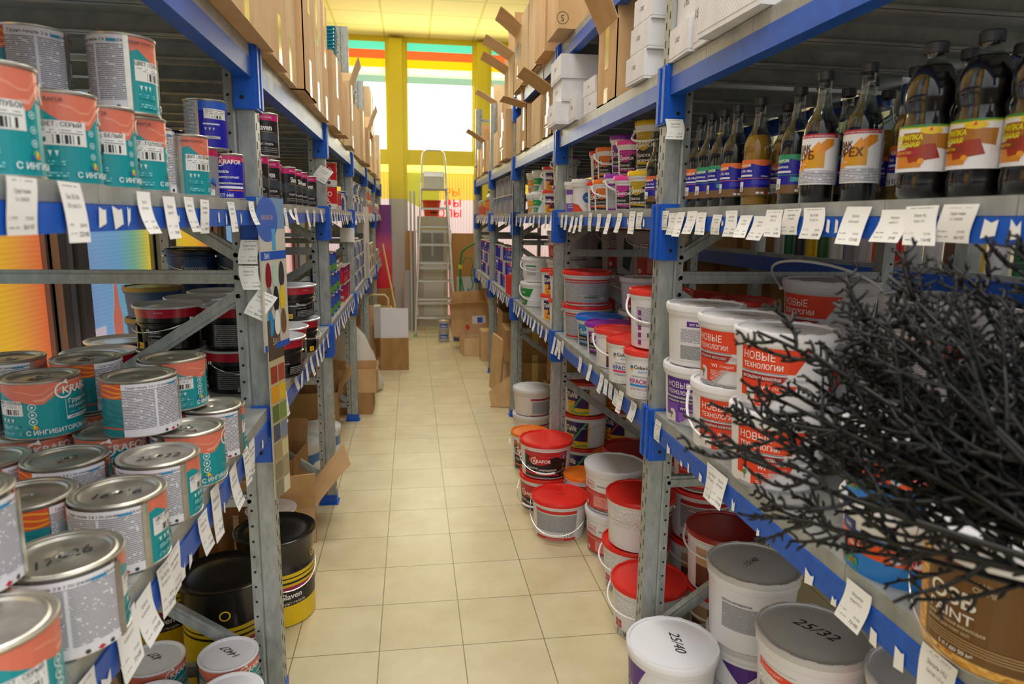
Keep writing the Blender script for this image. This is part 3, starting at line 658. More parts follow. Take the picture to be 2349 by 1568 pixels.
def lab_colorika(c='#C4177E', word='СУПЕРБЕЛАЯ'):
    def f(R, h):
        w_ = R*1.5; x = -w_/2; V = lambda t: h*t
        o = [('t', x+w_*.2, V(.78), h*.13, 'Colorika', K('#2A2A30'), {'a': 'LEFT', 'b': .03}), ('t', x+w_*.32, V(.69), h*.09, 'aspect', K('#3A9AD8'), {'a': 'LEFT', 'sh': .4}), ('t', x+w_*.1, V(.56), h*.06, 'АКРИЛОВАЯ', K('#4A4A50'), {'a': 'LEFT', 'sx': 1.2}),
             ('t', x+w_*.03, V(.41), h*.15, 'КРАСКА', K(c), {'a': 'LEFT', 'b': .03}), ('r', x+w_*.03, V(.33), x+w_*.7, V(.385), K('#E2306A' if c == '#1F3F9A' else '#2A8AD8')), ('t', x+w_*.06, V(.235), h*.075, word, K(c), {'a': 'LEFT', 'b': .01}),
             ('r', x+w_*.1, V(.08), x+w_*.62, V(.19), FP['o']), ('r', x+w_*.72, V(.1), x+w_*.95, V(.52), K('#B07848')), ('r', x+w_*.78, V(.3), x+w_*.95, V(.52), K('#5A2E22')), ('r', x+w_*.66, V(.25), x+w_*.7, V(.5), K('#3A7AC8'))]
        for i, cc in enumerate(('#E84A2A', '#F2B81C', '#4AA84A', '#2A6AC8')): o.append(('c', x+w_*(.1+.03*(i % 2)), V(.8+.05*(i//2)-.03), h*.035, K(cc)))
        return o
    return f
def lab_dho(R, h):
    w_ = R*1.9; x = -w_/2; V = lambda t: h*t
    return [('r', x+w_*.08, V(.68), x+w_*.32, V(.86), K('#C8282A')), ('r', x+w_*.09, V(.695), x+w_*.31, V(.845), K('#EDE8EA')), ('t', x+w_*.2, V(.72), h*.12, 'ФИНО', K('#C8282A'), {'b': .03, 'sx': .8}), ('r', x+w_*.38, V(.75), x+w_*.6, V(.79), K('#9AA09A')),
            ('p', [(x, V(.1)), (x+w_*.7, V(.1)), (x+w_*.7, V(.58)), (x+w_*.2, V(.62)), (x, V(.62))], K('#CF3430')), ('r', x+w_*.3, V(.16), x+w_*.66, V(.48), FP['r']), ('c', x+w_*.1, V(.2), h*.06, K('#EEDADA')),
            ('t', x+w_*.05, V(.5), h*.06, 'КРАСКА ДЛЯ СТЕН', K('#F4E8E8'), {'a': 'LEFT', 'b': .01}), ('r', x, V(.06), x+w_*.7, V(.095), K('#6A6A6C'))]
def lab_osb(R, h):
    w_ = R*3.0; x = -w_/2; V = lambda t: h*t
    return [('r', x, V(-.0), x+w_, V(.97), OSB), ('r', x+w_*.2, V(.1), x+w_*.76, V(.97), K('#6E4A22')), ('t', x+w_*.47, V(.84), h*.06, 'KRASKA', K('#C8B898'), {'b': .01}), ('t', x+w_*.47, V(.775), h*.07, 'OLIMP', K('#D8C8A8'), {'b': .01}),
            ('t', x+w_*.235, V(.57), h*.225, 'OSB', K('#F0ECE6'), {'a': 'LEFT', 'b': .02, 'sx': 1.12}), ('t', x+w_*.235, V(.43), h*.135, 'PAINT', K('#F0ECE6'), {'a': 'LEFT', 'b': .02, 'sx': 1.2}), ('t', x+w_*.23, V(.375), h*.038, 'СУПЕРПРОЧНАЯ АКРИЛОВАЯ', K('#E8D8B8'), {'a': 'LEFT', 'b': .02}),
            ('t', x+w_*.23, V(.32), h*.036, 'КРАСКА ДЛЯ ПЛИТ ОСП', K('#E8D8B8'), {'a': 'LEFT', 'b': .02}), ('t', x+w_*.3, V(.13), h*.055, '5 л / до 50 м²', K('#F0ECE6'), {'a': 'LEFT', 'b': .03})]+[('r', x+w_*.23, V(.19+.028*i), x+w_*(.7-.04*(i % 2)), V(.2+.028*i), K('#B89A68')) for i in range(4)]
def lab_trees(R, h):
    w_ = R*2.4; x = -w_/2; V = lambda t: h*t
    o = [('r', x, V(.0), x+w_, V(.76), K('#E8561C')), ('r', x, V(.0), x+w_*.72, V(.4), K('#1E7FD8')), ('s', wave(x, x+w_, V(.80), h*.012, 0), wave(x, x+w_, V(.765), h*.012, 0), K('#1E7FD8')),
         ('r', x+w_*.06, V(.72), x+w_*.22, V(.96), K('#1C2F7A')), ('t', x+w_*.14, V(.8), h*.1, 'ТЕКС', K('#E8E8F0'), {'b': .03, 'sx': .8}), ('t', x+w_*.06, V(.62), h*.075, 'ДЛЯ САДОВЫХ', K('#F8E8D8'), {'a': 'LEFT', 'b': .02}), ('t', x+w_*.06, V(.49), h*.11, 'ДЕРЕВЬЕВ', K('#F8E8D8'), {'a': 'LEFT', 'b': .02, 'sx': .9}),
         ('c', x+w_*.53, V(.53), h*.09, K('#B8D8EE')), ('t', x+w_*.53, V(.5), h*.06, '25 м²', K('#1C4F9A'), {'b': .02}), ('c', x+w_*.67, V(.53), h*.115, K('#D8283A')), ('o', x+w_*.67, V(.53), h*.1, h*.09, K('#F0D8D8')), ('p', [(x+w_*.645, V(.45)), (x+w_*.69, V(.45)), (x+w_*.7, V(.6)), (x+w_*.67, V(.53)), (x+w_*.65, V(.62))], K('#F8F0F0'))]
    rn = random.Random(3)
    for i in range(7): o.append(('s', wave(x+.005+rn.random()*w_*.1, x+w_*.25, V(.08+.05*i), h*.03, rn.random()*6, 10, 1.5), wave(x+.005, x+w_*.25, V(.07+.05*i), h*.03, rn.random()*6, 10, 1.5), K('#3E9A4E')))
    for u, v in ((.2, .2), (.1, .36), (.06, .12), (.16, .42)): o.append(('c', x+w_*u, V(v), h*.045, K('#C8382A')))
    return o
def lab_photo(R, h):
    w_ = R*1.2; x = -w_/2; V = lambda t: h*t
    return [('r', x, V(.1), x+w_, V(.9), K('#6A3A2A')), ('r', x, V(.55), x+w_*.5, V(.9), K('#C8A078')), ('r', x+w_*.3, V(.12), x+w_*.8, V(.4), K('#8A2A2A')), ('r', x+w_*.6, V(.2), x+w_*.95, V(.6), K('#D8C8B8')), ('r', x, V(.06), x+w_, V(.12), K('#3A2A6A'))]
def lab_small_back(R, h):
    w_ = R*1.2; x = -w_/2; V = lambda t: h*t
    return [('r', x, V(.55), x+w_*.8, V(.95), FP['o']), ('r', x+w_*.02, V(.3), x+w_*.12, V(.38), K('#C8282A')), ('r', x+w_*.15, V(.3), x+w_*.25, V(.38), K('#C8282A')), ('r', x+w_*.02, V(.2), x+w_*.12, V(.28), K('#C8282A')), ('r', x+w_*.15, V(.2), x+w_*.25, V(.28), K('#C8282A')), ('r', x+w_*.05, V(.05), x+w_*.4, V(.16), BAR)]
def lab_greypaper(R, h):
    w_ = R*.95; x = -w_/2; V = lambda t: h*t
    return [('t', x, V(.8), h*.05, 'КРАСКА ИНТЕРЬЕРНАЯ', K('#4A3A5A'), {'a': 'LEFT', 'b': .02, 'sx': .8}), ('r', x, V(.36), x+w_, V(.77), FP['g'])]
def lab_w3paper(R, h):
    w_ = R*.9; x = -w_/2; V = lambda t: h*t
    return [('r', x, V(.35), x+w_, V(.9), K('#DDDADE')), ('p', [(x, V(.79)), (x+w_, V(.72)), (x+w_, V(.84)), (x, V(.9))], K('#E8431F')), ('t', x+.01, V(.795), h*.05, 'W3 СТАНДАРТ', K('#F8E8E4'), {'a': 'LEFT'}), ('r', x, V(.6), x+w_, V(.71), FP['o']), ('r', x, V(.38), x+w_, V(.56), FP['g']), ('r', x+w_*.45, V(.4), x+w_*.95, V(.5), BAR)]
def lab_w7tri(R, h):
    w_ = R*1.0; x = -w_/2; V = lambda t: h*t
    return [('p', [(x, V(.95)), (x+w_*.5, V(.62)), (x+w_, V(.95))], K('#4E2480')), ('p', [(x-w_*.3, V(.5)), (x+w_*.5, V(.46)), (x+w_*.5, V(.49)), (x-w_*.3, V(.54))], K('#C0BEC2')), ('o', x+w_*.3, V(.3), h*.08, h*.07, K('#8A8890')), ('p', [(x+w_*.6, V(.05)), (x+w_*.9, V(.3)), (x+w_, V(.05))], K('#4E2480'))]
def lab_half(col):
    def f(R, h):
        w_ = R*2.2; x = -w_/2; V = lambda t: h*t
        return [('p', [(x, V(.55)), (x+w_*.5, V(.5)), (x+w_*.62, V(.93)), (x, V(.93))], K(col)), ('r', x, V(.42), x+w_*.5, V(.48), K('#C8CCD0')), ('p', [(x, V(.08)), (x+w_*.36, V(.08)), (x+w_*.44, V(.4)), (x, V(.4))], K(col)), ('t', x+w_*.06, V(.68), h*.13, 'НОВАЯ', K('#F0F4F0'), {'a': 'LEFT'}), ('r', x+w_*.04, V(.16), x+w_*.3, V(.34), FP['g'])]
    return f
# ---- steel pails
def steel_pail(r, h, top='#B5122E', lid='#D6D9E0', body='#141214', lab=None, handle=True, flare=.004):
    m = MB(); Tm = mat(top, .25, 0, .6); Bm = mat(body, .22, 0, .6); rt = r+flare
    m.lathe([(0, .002), (r-.008, 0), (r-.006, .004), (r-.007, h*.1, Bm), (r-.005, h*.42, Bm), (r-.001, h*.60, Bm), (r+.003, h*.62, Bm), (r+.003, h*.63, Bm), (r-.001, h*.65, Bm), (r+.001, h*.75, Bm), (r+.001, h*.75, Tm), (rt, h*.97, Tm), (rt+.004, h*.985, Tm), (rt+.006, h)], Bm, 40)
    parts = [('pail_body', m.mesh('pail_body', 40))]
    m = MB(); Lm = mat(lid, .25, .3)
    m.lathe([(rt+.0065, h-.006), (rt+.008, h-.001), (rt+.004, h+.001), (rt-.004, h-.002), (rt-.012, h-.008), (rt-.03, h-.009), (rt-.04, h-.006), (r*.4, h-.006), (0, h-.006)], Lm, 40); parts.append(('lid', m.mesh('lid', 40)))
    if lab: sf, du = cone(r+.0015, r+.0015, 0, h); parts.append(('label', art_mesh('label', lab(r, h), sf, du)))
    if handle: parts.append(('handle', handle_wire(r-.002, h*.72, h*.28, CHROME, .0022, None, bulge=.004)))
    return parts
def lab_slaven_back(r, h):
    V = lambda t: h*t; w_ = r*2.6; x = -w_/2
    return [('r', x, V(.12), x+w_*.35, V(.55), FP['k']), ('t', x+w_*.55, V(.42), h*.12, 'Slaven', K('#E8E6E8'), {'a': 'LEFT', 'b': .03}), ('t', x+w_*.57, V(.34), h*.05, 'грунт-эмаль', K('#C8C6C8'), {'a': 'LEFT'}), ('r', x+w_*.4, V(.06), x+w_*.49, V(.2), K('#E8B81C')), ('t', x+w_*.445, V(.1), h*.07, '12', K('#26262A'), {'b': .02}), ('r', x+w_*.24, V(.06), x+w_*.34, V(.16), BAR), ('r', x+w_*.56, V(.1), x+w_*.9, V(.3), FP['k']), ('t', x+w_*.72, V(.86), h*.05, 'premium', K('#F0C8D0'))]
def lab_slaven_small(r, h):
    V = lambda t: h*t; w_ = r*2.4; x = -w_/2
    return [('t', x+w_*.45, V(.45), h*.12, 'Slaven', K('#E8E6E8'), {'b': .03, 'sx': .8}), ('r', x, V(.1), x+w_*.4, V(.6), FP['k']), ('t', x+w_*.5, V(.84), h*.07, 'Slaven', K('#F8E8EC'), {'b': .02, 'sx': .8}), ('t', x+w_*.55, V(.36), h*.06, 'эмаль', K('#C8C6C8')), ('r', x+w_*.6, V(.1), x+w_, V(.3), FP['k'])]
# ---- small tins of the left middle shelf
def slaven_tin(r, h, top='#C9146E', red=False):
    V = lambda t: h*t; C = 2*pi*r; ops = [('r', -C/2, .004, C/2, h-.006, K('#1B181B')), ('r', -C/2, V(.82), C/2, h-.006, K(top))]
    ops += [('s', [(-C*.25, V(.55)), (0, V(.6)), (C*.25, V(.5))], [(-C*.25, V(.3)), (0, V(.38)), (C*.25, V(.28))], K('#3C4148')), ('t', 0, V(.60), h*.19, 'Slaven', K('#EDEBED'), {'b': .035, 'sx': .62*r/.037}), ('t', 0, V(.87), h*.06, 'PREMIUM COATING', K('#F4C8DC'), {'b': .02, 'sx': .7}),
            ('t', 0, V(.26), h*.09, 'грунт-эмаль', K('#E4E2E4'), {'sx': .8}), ('r', -C*.15, V(.1), C*.15, V(.2), FP['k']), ('r', -C*.12, V(.555), C*.12, V(.562), K('#C8A03A')),
            ('r', C*.3, V(.1), C*.48, V(.75), FP['k']), ('r', -C*.33, V(.08), -C*.25, V(.24), K('#E8B81C'))]
    sf, du = cone(r+.0003, r+.0003, 0, h); return art_mesh('label', ops, sf, du)
def grey_tin(r, h):
    V = lambda t: h*t; C = 2*pi*r; ops = [('r', -C/2, .004, C/2, h-.006, K('#8F8E92')), ('r', -C/2, V(.83), C/2, h-.006, K('#C2185E')), ('s', wave(-C*.02, C*.14, V(.38), h*.03, .5), wave(-C*.02, C*.14, V(.30), h*.03, 1.1), K('#2E7FC8')), ('s', wave(0, C*.14, V(.31), h*.02, 1.5), wave(0, C*.14, V(.26), h*.03, 1.9), K('#3A3A8E')),
        ('p', [(-C*.14, V(.14)), (-C*.1, V(.23)), (-C*.06, V(.14)), (-C*.1, V(.05))], K('#D83A2A')), ('r', C*.06, V(.06), C*.12, V(.18), K('#E8E8EC')), ('c', C*.04, V(.68), h*.055, K('#E8E4E4')), ('t', C*.04, V(.655), h*.06, '1', K('#C8242A'), {'b': .03}), ('r', -C*.2, V(.4), -C*.05, V(.75), FP['g'])]
    sf, du = cone(r+.0003, r+.0003, 0, h); return art_mesh('label', ops, sf, du)
def blue_tin(r, h, front=True, top='#1F5FD0'):
    V = lambda t: h*t; C = 2*pi*r; ops = [('r', -C/2, .004, C/2, h-.006, K('#1A14A8')), ('s', wave(-C/2, C/2, h-.006, 0, 0), wave(-C/2, C/2, V(.8), h*.04, 1), K(top if not front else '#C8306A'))]
    if front: ops += logo(C*.04, V(.77), h*.13)+[('t', -C*.08, V(.57), h*.1, 'Эмаль', K('#F0F0F8'), {'a': 'LEFT', 'b': .03, 'sx': .8}), ('t', -C*.08, V(.46), h*.08, 'универсальная', K('#F0F0F8'), {'a': 'LEFT', 'b': .02, 'sx': .8}), ('r', -C*.08, V(.33), C*.16, V(.37), FP['w']), ('r', -C*.08, V(.24), C*.16, V(.29), K('#E8E8F4')), ('r', C*.0, V(.19), C*.16, V(.21), K('#E8702A')), ('t', -C*.1, V(.06), h*.095, 'ГОСТ 6465', K('#F0F0F8'), {'a': 'LEFT', 'b': .03, 'sx': .8}), ('r', -C*.1, V(.2), -C*.095, V(.7), K('#E8E8F4')),
                                        ('r', C*.25, .004, C*.5, h-.006, FP['w']), ('r', -C*.5, .004, -C*.46, h-.006, FP['w'])]
    else: ops += [('r', -C*.07, V(.6), C*.12, V(.8), K('#EDEBEA')), ('r', -C*.06, V(.7), C*.11, V(.78), FP['o']), ('r', -C*.01, V(.61), C*.07, V(.67), BAR), ('r', -C*.08, V(.48), C*.05, V(.51), K('#D8E0F4')), ('r', -C*.07, V(.2), C*.05, V(.26), FP['w']),
               ('r', -C*.45, .004, -C*.13, h-.006, FP['w']), ('r', -C*.13, .004, -C*.11, h-.006, TIN)]+[('p', [(-C*.07+.009*i, V(.42)), (-C*.055+.009*i, V(.42)), (-C*.062+.009*i, V(.36))], K('#D8E0F4')) for i in range(3)]
    sf, du = cone(r+.0003, r+.0003, 0, h); return art_mesh('label', ops, sf, du)
def floral_tin(r, h):
    V = lambda t: h*t; C = 2*pi*r; ops = [('r', -C/2, .004, C/2, h-.006, K('#C81E24')), ('r', -C/2, .004, C/2, V(.26), K('#D8D4D4'))]
    for q in (-.25, .0, .25):
        for a, s in ((.3, 1), (1.2, .8), (2.2, .9)): ops += [('o', C*q+h*.13*cos(a*2), V(.58)+h*.16*sin(a*2), h*.1*s, h*.07*s, K('#F0E8E4'))]
        ops += [('s', wave(C*q-.01, C*q+.025, V(.32), h*.08, 1, 10, .5), wave(C*q-.01, C*q+.025, V(.28), h*.08, 1, 10, .5), K('#F0E8E4')), ('c', C*q+.01, V(.14), h*.07, K('#3A3A3E')), ('c', C*q-.012, V(.1), h*.05, K('#4A4A4E'))]
    sf, du = cone(r+.0003, r+.0003, 0, h); return art_mesh('label', ops, sf, du)
def gen_tin(r, h, base, top, text, tcol='#F0F0F4', bandc=None):
    V = lambda t: h*t; C = 2*pi*r; ops = [('r', -C/2, .004, C/2, h-.006, K(base)), ('r', -C/2, V(.75), C/2, h-.006, K(top))]
    if bandc: ops.append(('s', wave(-C/2, C/2, V(.42), h*.02, 0, 16, 3), wave(-C/2, C/2, V(.12), h*.02, 2, 16, 3), K(bandc)))
    for q in (-.3, 0, .3): ops += [('p', [(C*q+h*.26*cos(a*pi/8), V(.72)+h*.22*sin(a*pi/8)) for a in range(16)], K(top)), ('t', C*q, V(.66), h*.12, text, K(tcol), {'b': .03, 'sx': .7}), ('r', C*q-.02, V(.2), C*q+.02, V(.34), FP['w']), ('r', C*q+.01, V(.08), C*q+.025, V(.18), K('#E86A3A'))]
    sf, du = cone(r+.0003, r+.0003, 0, h); return art_mesh('label', ops, sf, du)
# ---- bottles
def bottle(liq, lab, cap='#26262C', liqtop=.62, h=.285, r=.034):
    m = MB(); P = [(0, .004), (r*.6, .002), (r-.002, 0), (r, .004), (r, h*.54), (r*.99, h*.57), (r*.88, h*.63), (r*.62, h*.69), (r*.44, h*.75), (r*.37, h*.85), (r*.36, h*.93), (r*.4, h*.935), (r*.4, h*.945), (r*.34, h*.95)]
    m.lathe(P, GLASS, 28); g = m.mesh('glass_bottle', 60)
    m = MB(); hl = h*liqtop; Q = [(0, .006), (r-.004, .005)]
    for p in P[4:]:
        if p[1] < hl: Q.append((p[0]-.0022, p[1]))
    # radius at the surface of the liquid
    for a, b in zip(P[3:], P[4:]):
        if a[1] <= hl <= b[1]: rl = a[0]+(b[0]-a[0])*(hl-a[1])/(b[1]-a[1])-.0022
    Q += [(rl, hl), (0, hl)]
    m.lathe(Q, liq, 28); l = m.mesh('liquid', 60)
    m = MB(); cm = mat(cap, .4); m.lathe([(r*.36, h*.93), (r*.46, h*.935), (r*.46, h*.995), (r*.42, h), (0, h)], cm, 20); c = m.mesh('cap', 30)
    sf, du = cone(r+.0006, r+.0006, 0, h); return T('varnish_bottle', 'bottle', ('glass_bottle', g), ('liquid', l), ('cap', c), ('label', art_mesh('label', lab(r, h), sf, du)))
def lab_xb(top, word='Лак ХВ-784', st='#EDEBEA'):
    def f(r, h):
        V = lambda t: h*t; w_ = r*3.9; x = -w_/2
        o = [('r', x, V(.1), x+w_, V(.42), K('#1C1AA0')), ('r', x, V(.1), x+w_, V(.175), K('#7A5A36')), ('s', wave(x, x+w_, V(.43), 0, 0, 16), wave(x, x+w_, V(.385), h*.012, 2.5, 16, 2), K(top)),
             ('p', [(x+w_*.3+w_*.17*cos(a*pi/10), V(.385)+h*.03*sin(a*pi/10)) for a in range(20)], K(top)), ('t', x+w_*.32, V(.365), h*.035, 'KRAFOR', K('#F2F0EE'), {'b': .04}), ('t', x+w_*.3, V(.315), h*.033, word, K('#F2F0F8'), {'b': .03}), ('r', x+w_*.12, V(.275), x+w_*.5, V(.293), K('#E8E8F4')), ('t', x+w_*.72, V(.27), h*.024, '500мл', K('#F2F0F8'), {'b': .02}),
             ('r', x+w_*.05, V(.255), x+w_*.95, V(.26), K(top)), ('p', [(x+w_*.1, V(.13)), (x+w_*.32, V(.14)), (x+w_*.33, V(.225)), (x+w_*.11, V(.235))], K(st)), ('r', x+w_*.13, V(.145), x+w_*.3, V(.185), BAR), ('r', x+w_*.5, V(.2), x+w_*.85, V(.24), FP['t'] if top != '#E8743A' else K('#3A38B8'))]
        for i in range(4): o.append(('r', x+w_*(.58+.08*i), V(.115), x+w_*(.64+.08*i), V(.135), K('#E8E4E4' if i != 2 else '#C8202A')))
        return o
    return f
def lab_lak(word):
    def f(r, h):
        V = lambda t: h*t; w_ = r*4.6; x = -w_*.4
        return [('r', x, V(.145), x+w_, V(.52), K('#E9E8EA')), ('r', x, V(.495), x+w_*.62, V(.525), K('#B0202A')), ('t', x+w_*.3, V(.501), h*.016, 'ОРЕНБУРГСКИЙ ПРОИЗВОДИТЕЛЬ', K('#F0D8D8'), {'b': .03}),
                ('p', [(x+w_*.02, V(.27)), (x+w_*.16, V(.27)), (x+w_*.55, V(.44)), (x+w_*.55, V(.485)), (x+w_*.45, V(.485))], K('#DE8A1E')), ('p', [(x, V(.17)), (x+w_*.05, V(.17)), (x+w_*.4, V(.42)), (x+w_*.36, V(.47)), (x, V(.22))], K('#E89A2A')), ('p', [(x+w_*.2, V(.27)), (x+w_*.44, V(.27)), (x+w_*.44, V(.4)), (x+w_*.3, V(.38))], K('#D89A18')),
                ('t', x+w_*.08, V(.40), h*.062, 'ЛАК', K('#5A2E0E'), {'a': 'LEFT', 'b': .04, 'sx': .8}), ('t', x+w_*.05, V(.335), h*.085, word, K('#6E3E12'), {'a': 'LEFT', 'b': .05, 'sx': .85}), ('t', x+w_*.1, V(.29), h*.02, 'ХВ-784', K('#F0E0C8'), {'a': 'LEFT', 'b': .03}), ('r', x+w_*.1, V(.16), x+w_*.6, V(.25), FP['w']), ('r', x+w_*.64, V(.16), x+w_*.98, V(.5), FP['w'])]
    return f
def pet(lab, liq, h=.30, r=.0415):
    m = MB(); P = [(0, .012), (r*.45, .006), (r*.7, 0), (r*.95, .01), (r, .03), (r*.96, h*.17), (r*.99, h*.19), (r*.99, h*.47), (r*.95, h*.49), (r*.86, h*.55), (r*.87, h*.57), (r*.97, h*.62), (r*.99, h*.67), (r*.93, h*.75), (r*.72, h*.83), (r*.42, h*.88), (r*.36, h*.9), (r*.36, h*.93), (r*.42, h*.935), (r*.36, h*.94)]
    m.lathe(P, GLASS, 32); g = m.mesh('plastic_bottle', 60)
    m = MB(); Q = [(0, .014)]+[(p[0]-.002, p[1]) for p in P[2:15]]+[(r*.6, h*.855), (0, h*.855)]; m.lathe(Q, liq, 32); l = m.mesh('liquid', 60)
    m = MB(); cm = mat('#2A2A30', .4); m.lathe([(r*.36, h*.93), (r*.44, h*.932), (r*.44, h*.99), (r*.4, h), (0, h)], cm, 24); c = m.mesh('cap', 30)
    sf, du = cone(r*.99+.0008, r*.99+.0008, 0, h); return T('wood_stain_bottle', 'bottle', ('plastic_bottle', g), ('liquid', l), ('cap', c), ('label', art_mesh('label', lab(r, h), sf, du)))
def lab_pet(oval='#B0283A'):
    def f(r, h):
        V = lambda t: h*t; w_ = r*4.4; x = -w_*.34
        return [('r', x, V(.185), x+w_, V(.475), K('#ECEAEC')), ('s', wave(x, x+w_, V(.478), 0, 0, 16), wave(x, x+w_, V(.462), h*.004, 1, 16, 2), K('#4A8A3A')), ('s', wave(x, x+w_, V(.464), h*.004, 1, 16, 2), wave(x, x+w_, V(.456), h*.004, 1, 16, 2), K('#E8D83A')),
                ('p', [(x+w_*.1, V(.36)), (x+w_*.36, V(.34)), (x+w_*.36, V(.43)), (x+w_*.12, V(.43))], K('#A86A1E')), ('p', [(x+w_*.36, V(.34)), (x+w_*.52, V(.32)), (x+w_*.53, V(.42)), (x+w_*.36, V(.42))], K('#B0742A')), ('p', [(x+w_*.05, V(.21)), (x+w_*.3, V(.21)), (x+w_*.34, V(.3)), (x+w_*.05, V(.3))], K('#D8862A')), ('p', [(x+w_*.2, V(.24)), (x+w_*.45, V(.27)), (x+w_*.4, V(.36)), (x+w_*.15, V(.34))], K('#A0341E')),
                ('p', [(x+w_*.36+w_*.09*cos(a*pi/10), V(.44)+h*.024*sin(a*pi/10)) for a in range(20)], K('#F0C81C')), ('p', [(x+w_*.34, V(.435)), (x+w_*.36, V(.465)), (x+w_*.37, V(.44))], K('#E83A1C')),
                ('t', x+w_*.02, V(.385), h*.045, 'МОРИЛКА', K('#E6DC24'), {'a': 'LEFT', 'b': .05, 'sh': .12, 'sx': .86}), ('t', x+w_*.06, V(.34), h*.042, 'ВОДНАЯ', K('#E6DC24'), {'a': 'LEFT', 'b': .05, 'sh': .12, 'sx': .86}),
                ('p', [(x+w_*.14+w_*.15*cos(a*pi/10), V(.305)+h*.021*sin(a*pi/10)) for a in range(20)], K(oval)), ('t', x+w_*.14, V(.298), h*.022, 'МАХАГОН', K('#F0C81C'), {'b': .03}), ('c', x+w_*.3, V(.25), h*.018, K('#E89A1C')), ('r', x+w_*.62, V(.2), x+w_*.78, V(.44), FP['w']), ('r', x+w_*.8, V(.2), x+w_*.98, V(.45), FP['w'])]
    return f
# ---- cartons
def carton(w, d, h, mi=0, top='open', flaps=(1, 1, 1, 1), ang=(2.0, 2.2, 1.9, 2.3), tape=True, marks=None, name='cardboard_box', th=.004, cat='cardboard box', fl=.42, inner=None):
    """w along x, d along y. open boxes show wall thickness; flap angle 0 = closed, pi/2 = upright, pi = hanging out"""
    M_ = CARD[mi] if isinstance(mi, int) else mi
    m = MB(); a, b = w/2, d/2
    if top == 'open':
        m.box(-a, -b, 0, a, b, th, M_); m.box(-a, -b, 0, a, -b+th, h, M_); m.box(-a, b-th, 0, a, b, h, M_); m.box(-a, -b, 0, -a+th, b, h, M_); m.box(a-th, -b, 0, a, b, h, M_)
    else: m.box(-a, -b, 0, a, b, h, M_); m.box(-a, -.001, h, a, .001, h+.0006, mat('#6A4A2A', .9)) if isinstance(mi, int) else None
    if not isinstance(mi, int): m.box(-a-.002, -b-.002, h*.45, a+.002, b+.002, h+.001, M_)
    me = m.mesh('box_body'); parts = []
    if top == 'open':
        for i, (on, an) in enumerate(zip(flaps, ang)):
            if not on: continue
            L_ = (w if i < 2 else d)-.004; f = fl*min(w, d) if i < 2 else fl*min(w, d)*1.0
            fm = MB(); n = 4; g = []
            for j in range(n+1):
                t = j/n; aa = an+.04*t*t; g.append((-f*t*cos(aa), f*t*sin(aa)))
            for j in range(n): 
                x0, z0 = g[j]; x1, z1 = g[j+1]; dx, dz = x1-x0, z1-z0; q = hypot(dx, dz) or 1; nx, nz = -dz/q*th, dx/q*th
                fm.add([(-L_/2, x0, z0), (L_/2, x0, z0), (L_/2, x1, z1), (-L_/2, x1, z1), (-L_/2, x0+nx, z0+nz), (L_/2, x0+nx, z0+nz), (L_/2, x1+nx, z1+nz), (-L_/2, x1+nx, z1+nz)], [(0, 1, 2, 3), (7, 6, 5, 4), (0, 4, 5, 1), (2, 6, 7, 3), (0, 3, 7, 4), (1, 5, 6, 2)], M_)
            rz = (pi, 0, pi/2, -pi/2)[i] ; R_ = Matrix.Translation(((0, 0, -a, a)[i], (-b, b, 0, 0)[i], h)) @ Matrix.Rotation({0: pi, 1: 0, 2: pi/2, 3: -pi/2}[i], 4, 'Z')
            fm.V = [tuple(R_ @ Vector(v)) for v in fm.V]; parts.append(('flap', fm.mesh('flap')))
    if tape:
        tm = MB(); tp = mat('#D8C070', .15, 0, .8); tm.box(-.025, -b-.0008, h*.45, .025, -b, h, tp); tm.box(-.025, -b-.0008, 0, .025, -b, h*.2, tp)
        if top != 'open': tm.box(-.025, -b, h+.0006, .025, b, h+.0014, tp)
        parts.append(('packing_tape', tm.mesh('packing_tape')))
    if marks:
        parts.append(('printed_marking', art_mesh('printed_marking', marks(w, h), lambda u, v, o: (u, -b-o, v))))
    if inner: parts += inner
    return T(name, cat, ('box_body', me), *parts)
def wbox(w, d, h, txt=None):
    m = MB(); a, b = w/2, d/2; m.box(-a+.001, -b+.001, 0, a-.001, b-.001, h, WCARD); me = m.mesh('box_base')
    m = MB(); m.box(-a, -b, h*.1, a, b, h+.002, WCARD); lid = m.mesh('box_lid'); parts = [('box_base', me), ('box_lid', lid)]
    if txt: parts.append(('handwriting', art_mesh('handwriting', [('t', -.01, h*.5, h*.22, txt, mat('#55555E', .7), {'sh': .3})], lambda u, v, o: (u, -b-o, v))))
    return T('white_carton', 'carton', *parts)
def put(t, x, y, z, label, group=None, off=0, extra=None, s=1): return inst(t, x, y, z, face(x, y, off), label, group, None, extra, s)
ORD = ['first', 'second', 'third', 'fourth', 'fifth', 'sixth', 'seventh', 'eighth', 'ninth', 'tenth', 'eleventh', 'twelfth', 'thirteenth', 'fourteenth', 'fifteenth', 'sixteenth', 'seventeenth', 'eighteenth', 'nineteenth', 'twentieth']
# ================================================================ left rack, lower shelf, nearest bay: broad enamel tins
RT, HT = .068, .116
WORDS = ['ГОЛУБОЙ', 'СЕРЫЙ', 'ЗЕЛЁНЫЙ', 'БЕЛЫЙ']
TB = {w_: tin('enamel_tin', RT, HT, teal_label(RT, HT, w_)) for w_ in WORDS}
G1 = 'broad coral and teal enamel tins on the left lower shelf'
def hw(t, size=.026, rot=0, u=0, v=0): return [scrawl(t, size, RT, HT-.0055, rot, u, v)]
